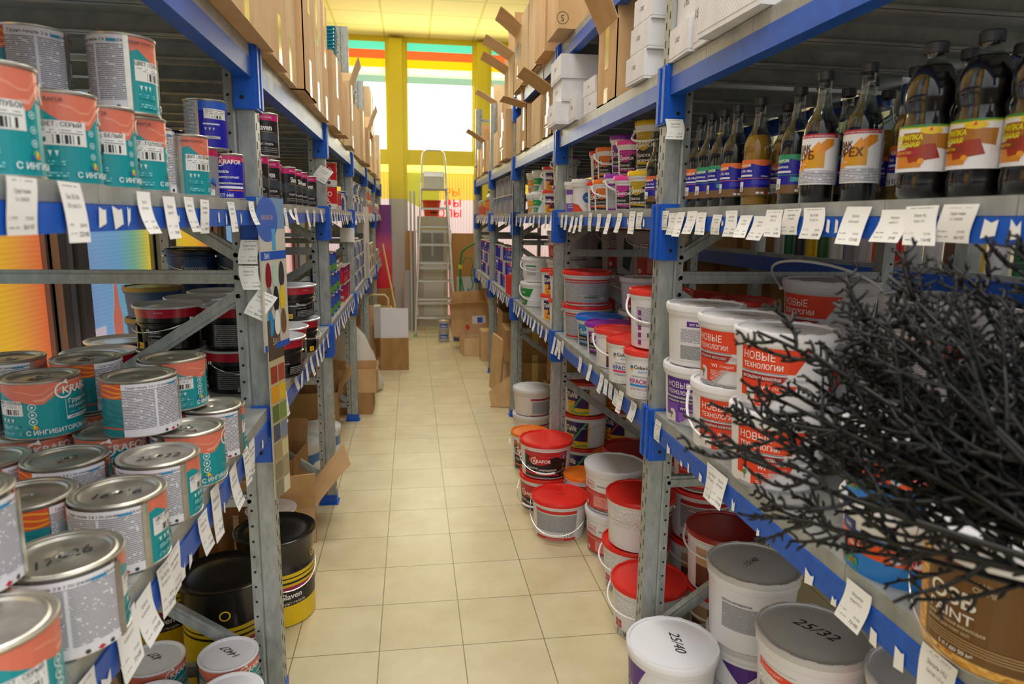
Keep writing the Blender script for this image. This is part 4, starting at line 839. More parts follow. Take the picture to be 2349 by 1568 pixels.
# turn: 0 shows the sticker at the left of the front panel; PW turns the paper panel to the aisle
PW = -2.91; PIL = -1.75
for x, y, lv, wd, off, mk, lab in [
    (-.465, .745, 0, 1, 2.3, None, 'enamel tin at the bottom left corner with coral and teal side and a bare lid'),
    (-.545, .835, 1, 0, PW+.3, None, 'enamel tin cut by the left edge of the photo, paper side out, upper tier'),
    (-.457, .905, 0, 3, PW, '17526', 'enamel tin with 17526 scrawled on its lid, white paper side forward'),
    (-.473, 1.117, 0, 1, 2.98, '16416', 'enamel tin with 16416 scrawled on its lid beside the shelf edge'),
    (-.471, 1.29, 0, 0, 3.05, '23522', 'enamel tin at the shelf edge between the 16416 tin and the teal fronted one'),
    (-.47, 1.463, 0, 2, 1.7, '2537', 'enamel tin with teal front standing second from the blue post at the edge'),
    (-.468, 1.632, 0, 3, PW, None, 'enamel tin nearest the blue post, paper side forward, at the shelf edge'),
    (-.61, 1.12, 0, 0, -1.7, None, 'enamel tin behind the 16416 tin with orange flame picture showing'),
    (-.632, 1.295, 0, 1, PW+.1, '252', 'enamel tin whose lid mirrors teal, second row behind the 23522 tin'),
    (-.77, 1.30, 0, 2, PIL, None, 'enamel tin at the left edge of the photo with an orange striped side'),
    (-.62, 1.463, 0, 0, .3, None, 'enamel tin under the paper sided tin, its makers name showing above the row'),
    (-.77, 1.46, 0, 0, .5, None, 'enamel tin holding up the light blue coded tin at the far left'),
    (-.614, 1.64, 0, 1, .1, None, 'enamel tin in the lower tier below the green coded tin'),
    (-.745, 1.63, 0, 2, .1, None, 'enamel tin in the lower tier near the back of the bay'),
    (-.745, 1.462, 1, 0, 1.0, '2022', 'upper enamel tin with yellow glow on its lid and light blue colour sticker'),
    (-.557, 1.455, 1, 3, -2.5, None, 'upper enamel tin with picture and paper panel facing the aisle, front centre'),
    (-.74, 1.645, 1, 1, -1.85, '25934', 'upper enamel tin with an orange lit lid behind the light blue coded one'),
    (-.55, 1.637, 1, 2, 2.1, None, 'upper enamel tin with a green colour sticker beside the black steel pails'),
    (-.905, 1.66, 1, 2, PW-.3, None, 'upper enamel tin at the very back left corner'),
    (-.905, 1.62, 0, 2, PW-.3, None, 'enamel tin supporting the back left corner tin')]:
    put(TB[WORDS[wd]], x, y, SLL+lv*.1165, lab, G1, off, hw(mk, .03 if len(mk) > 3 else .026, pi+.1, 0, .012) if mk else None)
put(pail('plastic_bucket', .07, .078, .11, '#9EA2A2', '#8C9092'), -.66, 1.80, SLL, 'grey lidded plastic pail behind the upper tins near the post', None)
# black steel pails with crimson shoulders
SP = T('steel_pail', 'paint bucket', *steel_pail(.095, .138, lab=lab_slaven_back)); SP2 = T('steel_pail', 'paint bucket', *steel_pail(.095, .138, lab=lab_slaven_small, handle=False))
G2 = 'black steel pails with crimson rims on the left lower shelf'
for x, y, lv, t, off, lab in [
    (-.76, 2.27, 0, SP, 0, 'black steel pail under another beside the rack brace, behind the coral tins'), (-.76, 2.27, 1, SP, -.9, 'black steel pail with raised knob and bail, upper of the pair behind the diagonal brace'),
    (-.565, 2.27, 0, SP, .6, 'black steel pail bearing a red warning diamond, lower one next to the front post'), (-.565, 2.27, 1, SP2, .5, 'black steel pail with a yellow weight mark, upper one next to the front post'),
    (-.955, 2.22, 0, SP2, 0, 'low black steel pail left of the pair, seen by its rim only'), (-.98, 2.43, 0, SP2, 0, 'low black steel pail further back left, rim only'),
    (-.735, 2.47, 0, SP, 0, 'black steel pail in the second rank under its twin'), (-.735, 2.47, 1, SP, 0, 'black steel pail in the second rank, upper, with yellow glow on its lid'),
    (-.72, 2.67, 0, SP, 0, 'black steel pail in the third rank under its twin'), (-.72, 2.67, 1, SP, 0, 'black steel pail in the third rank, upper, farthest rim behind the brace'),
    (-.483, 2.46, 0, SP2, .25, 'black steel pail with white lid, nearest of the edge row past the charts') ,
    (-.505, 2.685, 0, SP2, .6, 'black steel pail with white lid, second of the edge row past the charts'),
    (-.49, 2.905, 0, SP, .9, 'black steel pail at the base of the tallest stack near the second post'), (-.50, 2.905, 1, SP, .1, 'black steel pail with wide bail and yellow 12 mark on top of the stack'),
    (-.70, 3.0, 0, SP, .1, 'black steel pail behind the stack near the second post')]:
    put(t, x, y, SLL+lv*.139, lab, G2, off)
BP = pail('primer_bucket', .10, .115, .20, '#20242C', '#1E3A5E', lambda R, h: [('r', -R*1.2, 0, R*1.2, h, K('#1F3F6A')), ('c', 0, h*.6, h*.34, K('#2A5C9A')), ('t', 0, h*.65, h*.13, 'Грунтовка', K('#C8D4E4'), {'b': .02}), ('t', 0, h*.48, h*.12, 'универсальная', K('#C8D4E4'), {'b': .02, 'sx': .8})], 'thin')
for x, y, z, lab in [(-1.0, 3.35, SLL, 'dark blue primer bucket low behind the black pails'), (-1.0, 3.35, SLL+.20, 'dark blue primer bucket with universal primer lettering, upper, far bay'), (-.765, 3.32, SLL, 'dark blue primer bucket lower right, far bay'), (-.765, 3.32, SLL+.20, 'dark blue primer bucket upper right, far bay')]:
    put(BP, x, y, z, lab, 'dark blue primer buckets deep in the left rack')
YB = pail('primer_bucket', .1, .11, .13, '#8A7A3A', '#3A5A8A', None)
put(YB, -1.08, 3.05, SLL, 'low bucket with a dull yellow lid at the back of the left rack'); put(YB, -1.08, 3.05, SLL+.13, 'upper bucket with a dull yellow lid at the back of the left rack')
# ================================================================ left rack, middle shelf
r5, h5 = .050, .132
TS = {w_: tin('enamel_tin', r5, h5, teal_label(r5, h5, w_)) for w_ in WORDS}
G3 = 'tall coral and teal enamel tins on the left middle shelf'
for x, y, lv, wd, off, lab in [
    (-.50, .935, 0, 0, 1.75, 'tall enamel tin cut by the left edge of the photo on the middle shelf'), (-.66, 1.08, 0, 0, 1.8, 'lower tall enamel tin at the far left behind the grey coded one'), (-.66, 1.08, 1, 0, 2.5, 'topmost tall enamel tin in the upper left corner of the photo'),
    (-.515, 1.135, 0, 1, 1.7, 'tall enamel tin with a grey colour code sticker at the left front'), (-.51, 1.265, 0, 3, 1.75, 'tall enamel tin with a white colour code sticker, front row'),
    (-.63, 1.30, 0, 2, .2, 'lower tall enamel tin behind the white coded one'), (-.63, 1.33, 1, 2, PW+.1, 'upper tall enamel tin showing its paper side, left of the seam one'),
    (-.50, 1.385, 0, 0, 2.05, 'lower tall enamel tin with a light blue code sticker'), (-.50, 1.36, 1, 0, 2.6, 'upper tall enamel tin with paper side, bright seam and teal sticker side'),
    (-.535, 1.525, 0, 0, PW+.45, 'lower tall enamel tin with paper side right of the light blue coded one'), (-.55, 1.50, 1, 3, PW+.55, 'upper tall enamel tin with paper side at the right end of the top tier'),
    (-.50, 1.655, 0, 2, 2.35, 'single tall enamel tin between paper sided tin and grey varnish tin')]:
    put(TS[WORDS[wd]], x, y, SM+.001+lv*h5, lab, G3, off)
h6 = .122
GT = tin('varnish_tin', .048, h6, grey_tin(.048, h6)); put(GT, -.52, 1.815, SM+.001, 'grey varnish tin with magenta top band and red warning diamond', None, .1)
put(tin('enamel_tin', .046, .115, blue_tin(.046, .115)), -.478, 1.905, SM+.001, 'deep blue universal enamel tin with makers name, beside the front post', None, .1)
put(tin('enamel_tin', .048, .118, blue_tin(.048, .118, False)), -.505, 1.865, SM+h6, 'deep blue enamel tin with white sticker, upper tier by the near left post', None, .35)
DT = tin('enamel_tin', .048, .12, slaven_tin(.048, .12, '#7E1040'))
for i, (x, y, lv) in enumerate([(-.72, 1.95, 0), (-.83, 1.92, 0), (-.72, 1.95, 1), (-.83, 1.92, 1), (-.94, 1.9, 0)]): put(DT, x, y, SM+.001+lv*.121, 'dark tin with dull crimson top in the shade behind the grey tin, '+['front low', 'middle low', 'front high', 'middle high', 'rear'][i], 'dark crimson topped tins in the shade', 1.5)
# slim dark tins with pink tops
rs, hs = .040, .140
ST_ = tin('enamel_tin', rs, hs, slaven_tin(rs, hs)); STB = tin('enamel_tin', .046, .130, slaven_tin(.046, .130))
G4 = 'black enamel tins with pink tops on the left middle shelf'
ys_ = [2.12, 2.22, 2.41, 2.51, 2.61, 2.72, 2.87, 3.02, 3.15, 3.30]
for i, y in enumerate(ys_): put(ST_, -.470 if i not in (3, 4, 8) else -.50, y, SM+.001, 'pink topped black enamel tin, %s along the shelf edge from the near post' % ORD[i], G4, [.3, .0, .05, .2, .4, 1.1, 1.2, .4, .3, .1][i])
for i, (x, y, off) in enumerate([(-.56, 2.15, .4), (-.455, 2.29, .1), (-.56, 2.72, .1)]):
    put(ST_, x-(.0 if i != 1 else .04), y+(.01 if i != 1 else .03), SM+.001, 'pink topped black tin holding up a taller one, %s' % ['hidden by the post', 'below the largest', 'in the back'][i], G4, off)
    put(STB, x, y, SM+.001+hs, 'tall pink topped black tin in the upper tier, %s' % ['half hidden by the near post', 'the largest one', 'the far one'][i], G4, off)
RB = gen_tin
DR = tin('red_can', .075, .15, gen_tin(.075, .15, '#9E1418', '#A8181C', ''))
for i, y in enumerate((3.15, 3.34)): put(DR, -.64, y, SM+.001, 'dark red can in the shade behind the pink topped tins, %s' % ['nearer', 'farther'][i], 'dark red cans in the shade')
FT = tin('parquet_varnish_tin', .062, .135, floral_tin(.062, .135)); FS = tin('parquet_varnish_tin', .045, .11, floral_tin(.045, .11))
for i, (x, y, lv, t, lab) in enumerate([(-.495, 4.22, 0, FT, 'red tin with white scroll flower, lower, just past the second post'), (-.495, 4.23, 1, FT, 'red tin with white scroll flower, upper, just past the second post'), (-.49, 4.36, 0, FS, 'small red scrolled tin, third along past the second post'), (-.49, 4.47, 0, FS, 'small red scrolled tin, fourth along past the second post'), (-.49, 4.58, 0, FS, 'small red scrolled tin, fifth along past the second post')]):
    put(t, x, y, SM+.001+lv*.136, lab, 'red tins with white scroll flowers', .1)
# far bays: mixed small goods in rows
_gc = {}
def gtin(r, h, base, top, txt, tcol='#F0F0F4', band=None, nm='paint_tin'):
    k = (r, h, base, top, txt)
    if k not in _gc: _gc[k] = tin(nm, r, h, gen_tin(r, h, base, top, txt, tcol, band))
    return _gc[k]
rn = random.Random(11)
SPECM = [('#3A4C8C', '#C8CCD4', 'Лак'), ('#8A8C92', '#3A3C42', 'Лак'), ('#D8D8DC', '#2A4AA0', 'Эмаль'), ('#5A88C8', '#E8E8EC', 'Грунт'), ('#A83C5A', '#5A8ACA', 'Клей'), ('#D85A2A', '#E8C83A', 'Лак'), ('#C84A5A', '#6A9AD0', 'Клей')]
CN = {'#3A4C8C': 'dark blue', '#8A8C92': 'grey', '#D8D8DC': 'pale', '#5A88C8': 'light blue', '#A83C5A': 'plum', '#D85A2A': 'orange', '#C84A5A': 'rose', '#2A5CB8': 'blue and green', '#B8203C': 'crimson', '#9AA0A8': 'silver', '#4A6AB0': 'steel blue', '#E2B83A': 'yellow', '#1A1A9A': 'royal blue'}
def row(face_x, y0, y1, z, dy, spec, side, tier, where, group, r=(.04, .05), h=(.11, .13), deep=1, hn=None):
    y = y0; i = 0
    while y < y1:
        b, tp, tx = spec[(i*5+tier) % len(spec)]; rr = r[i % 2]; hh = h[i % 2]; t = gtin(rr, hh, b, tp, tx, band='#5E9A3A' if b == '#2A5CB8' else None)
        x = face_x+side*(rr+.02)
        put(t, x, y, z, '%s tin, %s from the near end, %s tier, %s' % (CN[b], ORD[i], ['lowest', 'second', 'third'][tier], where), group, rn.uniform(-.4, .4)); y += max(dy, rr*2+.008); i += 1
g = 'mixed tins on the far middle shelf, left'
row(XL, 4.72, 5.02, SM+.001, .105, SPECM[:3], -1, 0, 'third left bay middle shelf', g)
row(XL, 5.30, 6.60, SM+.001, .11, SPECM[:4], -1, 0, 'fourth left bay middle shelf', g); row(XL-.005, 5.36, 6.4, SM+.13, .13, SPECM[:4], -1, 1, 'fourth left bay middle shelf', g, r=(.038, .038), h=(.10, .11))
row(XL, 6.86, 8.15, SM+.001, .12, SPECM[4:], -1, 0, 'fifth left bay middle shelf', g); row(XL-.005, 6.95, 8.0, SM+.13, .14, SPECM[4:], -1, 1, 'fifth left bay middle shelf', g, r=(.038, .038), h=(.12, .13))
row(XL, 8.42, 9.7, SM+.001, .15, [SPECM[5], SPECM[3]], -1, 0, 'last left bay middle shelf', g)
# left lower shelf, far bays
SB = [('#2A5CB8', '#2A5CB8', 'KRAFOR')]; SC = [('#2A5CB8', '#3A3AA8', 'KRAFOR'), ('#B8203C', '#8A1A5A', 'Эмаль')]
g = 'tins on the far lower shelf, left'
WT = tin('paint_tin', .042, .21, gen_tin(.042, .21, '#D8D8E0', '#DADAE2', '')); 
put(WT, -.475, 3.72, SLL, 'slim pale tin standing at the second post on the lower shelf'); put(WT, -.58, 3.76, SLL, 'slim pale tin behind its twin near the second post on the lower shelf')
for lv in range(3):
    for i, y in enumerate((3.93, 4.10, 4.27, 4.42)):
        b = SB[0] if i < 1 else SC[0] if i < 3 else SC[1]
        if lv == 2 and i > 1: continue
        put(gtin(.062 if i < 3 else .05, .118, b[0], b[1], b[2], band='#5E9A3A' if b[0] == '#2A5CB8' else None), -.50, y, SLL+lv*.119, '%s tin in column %s past the second post, tier %s from the shelf' % (CN[b[0]], ORD[i], ORD[lv]), 'stacked tins with green field pictures', rn.uniform(-.2, .2))
row(XL, 4.62, 5.05, SLL, .11, SC[1:], -1, 0, 'third left bay lower shelf', g, r=(.045, .05), h=(.115, .115)); row(XL, 4.62, 5.0, SLL+.117, .12, SC[1:], -1, 1, 'third left bay lower shelf', g, r=(.045, .05), h=(.115, .115))
SD = [('#9AA0A8', '#C8CACC', 'Лак'), ('#4A6AB0', '#C8CACC', 'Лак'), ('#9AA0A8', '#4A6AB0', 'Лак')]
for lv in range(3): row(XL, 5.32+.05*lv, 6.6-.1*lv, SLL+lv*.12, .14, SD, -1, lv, 'fourth left bay lower shelf', g, r=(.055, .05), h=(.118, .118))
SE = [('#E2B83A', '#3A4C8C', 'Клей'), ('#9AA0A8', '#C8CACC', 'Клей'), ('#3A4C8C', '#E2B83A', 'Клей')]
for lv in range(2): row(XL, 6.88, 8.1, SLL+lv*.14, .15, SE, -1, lv, 'fifth left bay lower shelf', g, r=(.055, .05), h=(.135, .135))
row(XL, 8.42, 9.6, SLL, .16, SE, -1, 0, 'last left bay lower shelf', g, r=(.055, .05), h=(.135, .135))
# green and dark cartons seen between posts deeper in the rack
GCb = [mat('#2E6A22', .6), mat('#1C2A50', .6), mat('#4A5A28', .6)]
for i, (x, y) in enumerate([(-.98, 3.85), (-.98, 4.10), (-.98, 4.4)]):
    b = MB(); b.box(-.12, -.11, 0, .12, .11, .17, GCb[1]); b.box(-.122, -.112, .06, .122, .112, .15, GCb[0]); b.box(-.124, -.114, .155, .124, .114, .175, GCb[2])
    o = obj('paint_bucket_pack', b.mesh('paint_bucket_pack'), None, (x, y, SLL+.16)); tag(o, 'dark green and navy pack seen deep between the left posts, %s from the near end' % ORD[i], 'pack', 'green and navy packs deep in the left rack')
    o2 = obj('carton', MB().box(-.13, -.12, 0, .13, .12, .158, CARD[2]).mesh('carton'), None, (x, y, SLL)); tag(o2, 'brown carton under the green and navy pack, %s from the near end' % ORD[i], 'carton', 'brown cartons under the green packs')
# ================================================================ right rack, lower shelf
W3 = pail('paint_bucket', .097, .108, .180, '#ECEBEE', '#E8E7EA', LW3, None, deepband=.024); W3H = pail('paint_bucket', .097, .108, .180, '#ECEBEE', '#E8E7EA', LW3, 'plastic', .11, deepband=.024, a0=0)
W7 = pail('paint_bucket', .097, .108, .180, '#ECEBEE', '#E8E7EA', LW7, None, deepband=.024); W7B = pail('paint_bucket', .097, .108, .180, '#ECEBEE', '#E8E7EA', LW7B, None, deepband=.024)
G5 = 'white paint buckets with slanted label blocks on the right lower shelf'
def lidnote(t, R, z, size=.03, rot=0): return [scrawl(t, size, R, z, rot)]
for x, y, z, t, off, lab, ex_ in [
    (.862, 1.905, 0, W7, -.35, 'white bucket with violet slanted label, lower one beside the near right post', None), (.860, 1.90, .181, W7B, -.1, 'white bucket with small violet strip over grey print, upper, by the near right post', lidnote('16070', .1, .177, .03, .1)),
    (.852, 1.675, 0, W3H, -.1, 'white bucket with orange label and hanging white bail, lower, second from the post', None), (.855, 1.66, .181, W3, -.5, 'white bucket with orange label and 1701 on the lid, upper, second from the post', lidnote('17012', .1, .177, .03, 0)),
    (.846, 1.430, 0, W3, -.15, 'white bucket with orange label, lower, third from the post behind the black twigs', None), (.850, 1.440, .181, W3, -.2, 'white bucket with orange label, upper, third from the post behind the black twigs', lidnote('1702', .1, .177, .03, 0)),
    (1.06, 1.25, 0, W3, 0, 'white bucket low in the second rank behind the black twigs', None)]:
    put(t, x, y, SRL+z, lab, G5, off, ex_)
W3L = pail('paint_bucket', .118, .132, .215, '#D8D6DA', '#D4D2D6', LW3, 'loose', -.10, deepband=.03); W3P = pail('paint_bucket', .118, .132, .215, '#D8D6DA', '#D4D2D6', lambda R, h: [('r', -R*.9, h*.1, R*.9, h*.66, FP['w']), ('r', -R*.9, h*.68, R*.3, h*.74, K('#D8A8A0')), ('p', [(R*.2, h*.5), (R*.9, h*.5), (R*.9, h*.63), (R*.2, h*.66)], K('#D83A2A')), ('t', R*.3, h*.54, h*.07, 'W3 СТАНДАРТ', K('#F4E8E8'), {'a': 'LEFT', 'sx': .7})], 'loose', .04, deepband=.03)
for x, y, z, t, off, lab in [(1.255, 1.90, 0, W3L, -.2, 'large white bucket at the bottom of the tall stack behind the twigs'), (1.255, 1.90, .216, W3L, -.5, 'large white bucket with orange label and raised bail, top of the tall stack'), (1.245, 1.44, 0, W3P, -.1, 'large white bucket at the bottom of the stack hidden by twigs'), (1.245, 1.44, .216, W3P, -.1, 'large white bucket with back print behind the black twigs'), (1.21, 1.06, 0, W3L, 0, 'large white bucket at the back right, lower'), (1.21, 1.06, .216, W3P, -.1, 'large white bucket at the right edge of the photo, upper')]:
    put(t, x, y, SRL+z, lab, 'large white buckets behind the twigs', off)
OS = pail('osb_paint_bucket', .104, .114, .19, '#ECEBEC', '#E9E8EA', lab_osb, 'thin', .135, deepband=.026); put(OS, .836, .775, SRL, 'white bucket with brown and wood chip OSB PAINT label and wire bail', None, -.15)
TK = pail('garden_paint_bucket', .092, .104, .128, '#EAE9EC', '#E8E8EA', lab_trees, None, deepband=.02)
put(TK, .853, 1.008, SRL, 'white bucket with orange and blue fruit tree label, lower of two', 'orange and blue garden paint buckets', -.15); put(TK, .86, 1.03, SRL+.128, 'orange and blue garden paint bucket on top of its twin, behind twigs', 'orange and blue garden paint buckets', -.2)
# second bay: coloured lids
SRP = pail('paint_bucket', .112, .122, .172, '#D42A22', '#CFCFD4', lambda R, h: [('r', -R*1.3, h*.06, R*1.3, h*.95, FP['g']), ('r', -R*1.3, h*.9, R*1.3, h*.95, K('#C8282A')), ('r', -R*1.3, h*.82, R*1.3, h*.85, K('#C8282A')), ('r', -R*1.3, h*.06, R*1.3, h*.13, K('#C8282A')), ('t', 0, h*.075, h*.04, 'КРАСКА ДЛЯ ВЛАЖНЫХ ПОМЕЩЕНИЙ', K('#E8D0D0'), {'sx': .7}), ('r', R*.5, h*.2, R*.8, h*.34, BAR), ('r', -R*.2, h*.3, R*.4, h*.34, K('#4A7A4A'))], 'thin', .085)
put(SRP, .893, 3.41, SRL, 'silver grey bucket with red lid, lower, past the near right post', 'silver grey buckets with red lids', .2); put(SRP, .885, 3.39, SRL+.173, 'silver grey bucket with red lid and wire bail, upper', 'silver grey buckets with red lids', .1)
KB = pail('paint_bucket', .094, .106, .146, '#1F6FD8', '#E8E7EA', lab_krafor('#2C8AC8', 'Краска', 'интерьерная', False, 1.3), None); KV = pail('paint_bucket', .094, .106, .146, '#8E2A9E', '#E8E7EA', lab_krafor('#8E3AA8', 'Краска', 'потолочная', False, 1.3), None)
put(KB, .891, 3.165, SRL, 'paint bucket with a bright blue lid on the right lower shelf', None, -.55); put(KV, .882, 2.952, SRL, 'paint bucket with a violet lid on the right lower shelf', None, -.45)
KW = pail('paint_bucket', .086, .096, .160, '#DE3B30', '#E8E7EA', lab_photo, 'plastic', .07); put(KW, .845, 2.69, SRL, 'white bucket with red lid and photo panel, between violet lid and lettered buckets', None, .05)
C1 = pail('paint_bucket', .074, .084, .168, '#E03A2E', '#EAE9EC', lab_colorika('#1F3F9A'), None); C2 = pail('paint_bucket', .074, .084, .168, '#E03A2E', '#EAE9EC', lab_colorika('#B01478', 'ДЛЯ ПОТОЛКОВ'), None)
put(C1, .808, 2.425, SRL, 'white bucket with red lid and blue КРАСКА lettering at the shelf edge', None, -.15); put(C2, .806, 2.205, SRL, 'white bucket with red lid and magenta КРАСКА lettering beside the near post', None, -.2)
C3 = pail('paint_bucket', .092, .102, .20, '#E03A2E', '#EAE9EC', lambda R, h: [('r', -R*.8, h*.2, R*.75, h*.92, K('#E4E0E8')), ('r', -R*.2, h*.25, R*.6, h*.34, BAR), ('r', -R*.7, h*.45, R*.5, h*.85, FP['w'])]+[('r', -R*.6, h*(.08+.15*i), -R*.45, h*(.18+.15*i), K('#8A2A8A')) for i in range(5)]+[('r', R*.0, h*.4, R*.25, h*.55, K('#3A3A42'))], 'plastic', .075)
put(C3, .845, 2.235, SRL+.169, 'white bucket with red lid and barcode side on top of the lettered bucket', None, -.2)
for i, (x, y, z, lc, lab) in enumerate([(1.10, 2.97, 0, '#B81E1E', 'bucket with dark red lid behind the violet lid, right lower shelf'), (1.12, 2.75, 0, '#B81E1E', 'bucket with dark red lid in the second rank of the second right bay'), (1.08, 2.45, 0, '#C8242A', 'bucket with dark red lid behind the lettered buckets, lower'), (1.07, 2.47, .165, '#C8242A', 'bucket with dark red lid behind the lettered buckets, upper'), (1.12, 3.2, 0, '#E4E4E8', 'white bucket deep behind the blue lid, low'), (1.12, 3.2, .165, '#E4E4E8', 'white bucket deep behind the blue lid, upper')]):
    put(pail('paint_bucket', .1, .112, .163, lc, '#DAD8DC', lab_dho if i > 3 else lab_back('#B8282A', False)), x, y, SRL+z, lab, 'paint buckets in the second rank of the second right bay', .1)
# tall pale buckets deep in the second bay, seen under the middle shelf
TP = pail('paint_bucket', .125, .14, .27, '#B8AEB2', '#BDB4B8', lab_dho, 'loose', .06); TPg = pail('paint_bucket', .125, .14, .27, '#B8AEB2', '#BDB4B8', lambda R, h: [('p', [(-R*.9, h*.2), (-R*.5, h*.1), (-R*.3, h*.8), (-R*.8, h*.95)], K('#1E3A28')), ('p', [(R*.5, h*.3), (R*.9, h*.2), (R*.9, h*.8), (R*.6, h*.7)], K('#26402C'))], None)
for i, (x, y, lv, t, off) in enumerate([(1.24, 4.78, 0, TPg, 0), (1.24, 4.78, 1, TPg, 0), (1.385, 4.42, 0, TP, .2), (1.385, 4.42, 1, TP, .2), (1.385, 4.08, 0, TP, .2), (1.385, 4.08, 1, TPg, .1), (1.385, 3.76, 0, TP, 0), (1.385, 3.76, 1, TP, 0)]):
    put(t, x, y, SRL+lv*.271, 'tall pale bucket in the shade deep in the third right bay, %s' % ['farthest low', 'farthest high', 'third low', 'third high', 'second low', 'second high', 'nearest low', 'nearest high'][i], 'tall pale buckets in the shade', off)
# third bay
DH = pail('paint_bucket', .115, .128, .175, '#E6E4E8', '#DEDCE0', lab_dho, 'plastic', .05, a0=-.5)
for lv in range(3): put(DH, .975, 4.24, SRL+lv*.176, 'white bucket with red rectangular label, %s tier, third right bay' % ORD[lv], 'white buckets with red label blocks', -.9+.05*lv)
FV = [pail('plaster_bucket', .062, .070, .152, '#E8412C', '#E9E8EB', lab_tavit(c), None, deepband=.018) for c in ('#E8483A', '#4AB878')]
for i, (x, y) in enumerate([(.845, 4.06), (.845, 3.80)]):
    for lv in range(2): put(FV[i], x, y, SRL+lv*.153, 'red lidded tub with purple and yellow label, %s swirl, %s' % (['red', 'green'][i], ['lower', 'upper'][lv]), 'red lidded tubs with purple and yellow labels', -.25)
GW = pail('paint_bucket', .095, .107, .168, '#EAEAEC', '#E8E8EA', lab_half('#1E8A3E'), 'plastic', .09, a0=.4); GW2 = pail('paint_bucket', .095, .107, .168, '#EAEAEC', '#E8E8EA', lambda R, h: [('r', -R*.7, h*.2, R*.3, h*.85, K('#DCDCE0')), ('r', -R*.7, h*.78, R*.1, h*.86, K('#2E8A4A')), ('r', -R*.6, h*.35, R*.1, h*.7, FP['w'])], 'plastic', .06)
put(GW, .862, 4.70, SRL, 'white bucket with green slanted label, lower, by the third right post', 'white and green buckets', -.45); put(GW2, .87, 4.71, SRL+.169, 'white bucket with a small green strip, upper, by the third right post', 'white and green buckets', -.2)
# fourth and fifth bays: blue and red tins
B1 = blue_tin(.06, .12, True); B2 = blue_tin(.06, .12, False)
BTa = tin('enamel_tin', .06, .12, B1); BTb = tin('enamel_tin', .06, .12, B2); BTc = tin('enamel_tin', .06, .12, gen_tin(.06, .12, '#1A1A9A', '#1A1A9A', ''))
g = 'royal blue enamel tins on the far right shelves'
k = 0
for y in (5.67, 5.80, 5.95, 6.12, 6.3, 6.48):
    for lv in range(3 if y > 5.7 else 2):
        put([BTc, BTa, BTb][(k*2+lv) % 3], .85+.0*k, y, SRL+lv*.121, 'royal blue tin, column %s past the third right post, tier %s' % (ORD[k], ORD[lv]), g, rn.uniform(-.6, .6))
    k += 1
for y in (6.9, 7.08, 7.26, 7.44, 7.62, 7.8, 7.98):
    for lv in range(3): put([BTb, BTc, BTa][(k+lv) % 3], .86, y, SRL+lv*.121, 'royal blue tin, column %s past the third right post, tier %s' % (ORD[k], ORD[lv]), g, rn.uniform(-.6, .6))
    k += 1
RBX = MB().box(-.05, -.035, 0, .05, .035, .15, mat('#D8281E', .4)).box(-.02, -.036, .02, .02, -.035, .13, mat('#E85040', .4)).mesh('box_body')
RX = T('solvent_canister', 'canister', ('canister_body', RBX), ('cap', MB().lathe([(0, .15), (.014, .15), (.014, .165), (0, .165)], mat('#C8B060', .3, .8), 12).mesh('cap')))
for i, y in enumerate((5.26, 5.40, 5.52)): put(RX, .815, y, SRL, 'flat red canister at the shelf edge past the third right post, %s' % ORD[i], 'flat red canisters', -.2)
RW = gtin(.055, .13, '#D8D8DC', '#2A4AA0', 'Эмаль'); RWt = tin('enamel_tin', .055, .13, gen_tin(.055, .13, '#C8282A', '#D8342A', 'Эмаль', bandc='#B8C8D8'))
for i, (y, lv) in enumerate([(5.33, 0), (5.33, 1), (5.2, 0), (5.2, 1)]): put(RWt, .93, y, SRL+lv*.131, 'red and silver tin behind the flat canisters, %s' % ['far lower', 'far upper', 'near lower', 'near upper'][i], 'red and silver tins')
# ================================================================ right rack, middle shelf
BLK = mat('#0C0A0C', .5, 0, .2); AMB = mat('#B8841E', .5, 0, .2); GRN = mat('#0B1610', .5, 0, .2); PUR = mat('#160A10', .5, 0, .2)
XO = bottle(BLK, lab_xb('#E8743A')); XG = bottle(GRN, lab_xb('#2E9A6E', 'Морилка')); XA = bottle(AMB, lab_xb('#E8743A'), liqtop=.66)
LD = bottle(mat('#180808', .5, 0, .2), lab_lak('ДУБ')); LO = bottle(GRN, lab_lak('ОРЕХ'), liqtop=.64)
G6 = 'half litre varnish bottles on the right middle shelf'
LH = .262/.285
for x, y, t, off, lab in [
    (.835, 1.345, LD, .1, 'varnish bottle with white and orange ДУБ label at the shelf edge'), (.872, 1.262, LO, .1, 'varnish bottle with white and orange ОРЕХ label and a marker scrawl'),
    (.86, 1.655, XA, -.25, 'pale amber varnish bottle with blue and orange label'), (.855, 1.765, XO, -.3, 'dark varnish bottle with blue and orange label left of the amber one'),
    (.855, 1.845, XG, -.3, 'dark stain bottle with blue and green label, third from the near right post'), (.85, 1.915, XG, -.1, 'dark stain bottle with blue and green label, second from the near right post'), (.848, 1.985, XO, -.1, 'dark varnish bottle with orange top label touching the near right post'),
    (.875, 1.505, XG, -.2, 'dark stain bottle with a green topped label and oak sticker'), (.885, 1.43, XO, -.5, 'dark bottle behind the ДУБ bottle, blue label showing 500'),
    (.97, 1.13, XG, -.3, 'dark stain bottle with green topped label beside the large plastic bottles')]:
    put(t, x, y, SM+.001, lab, G6, off, s=(1, 1, LH))
bk = 0
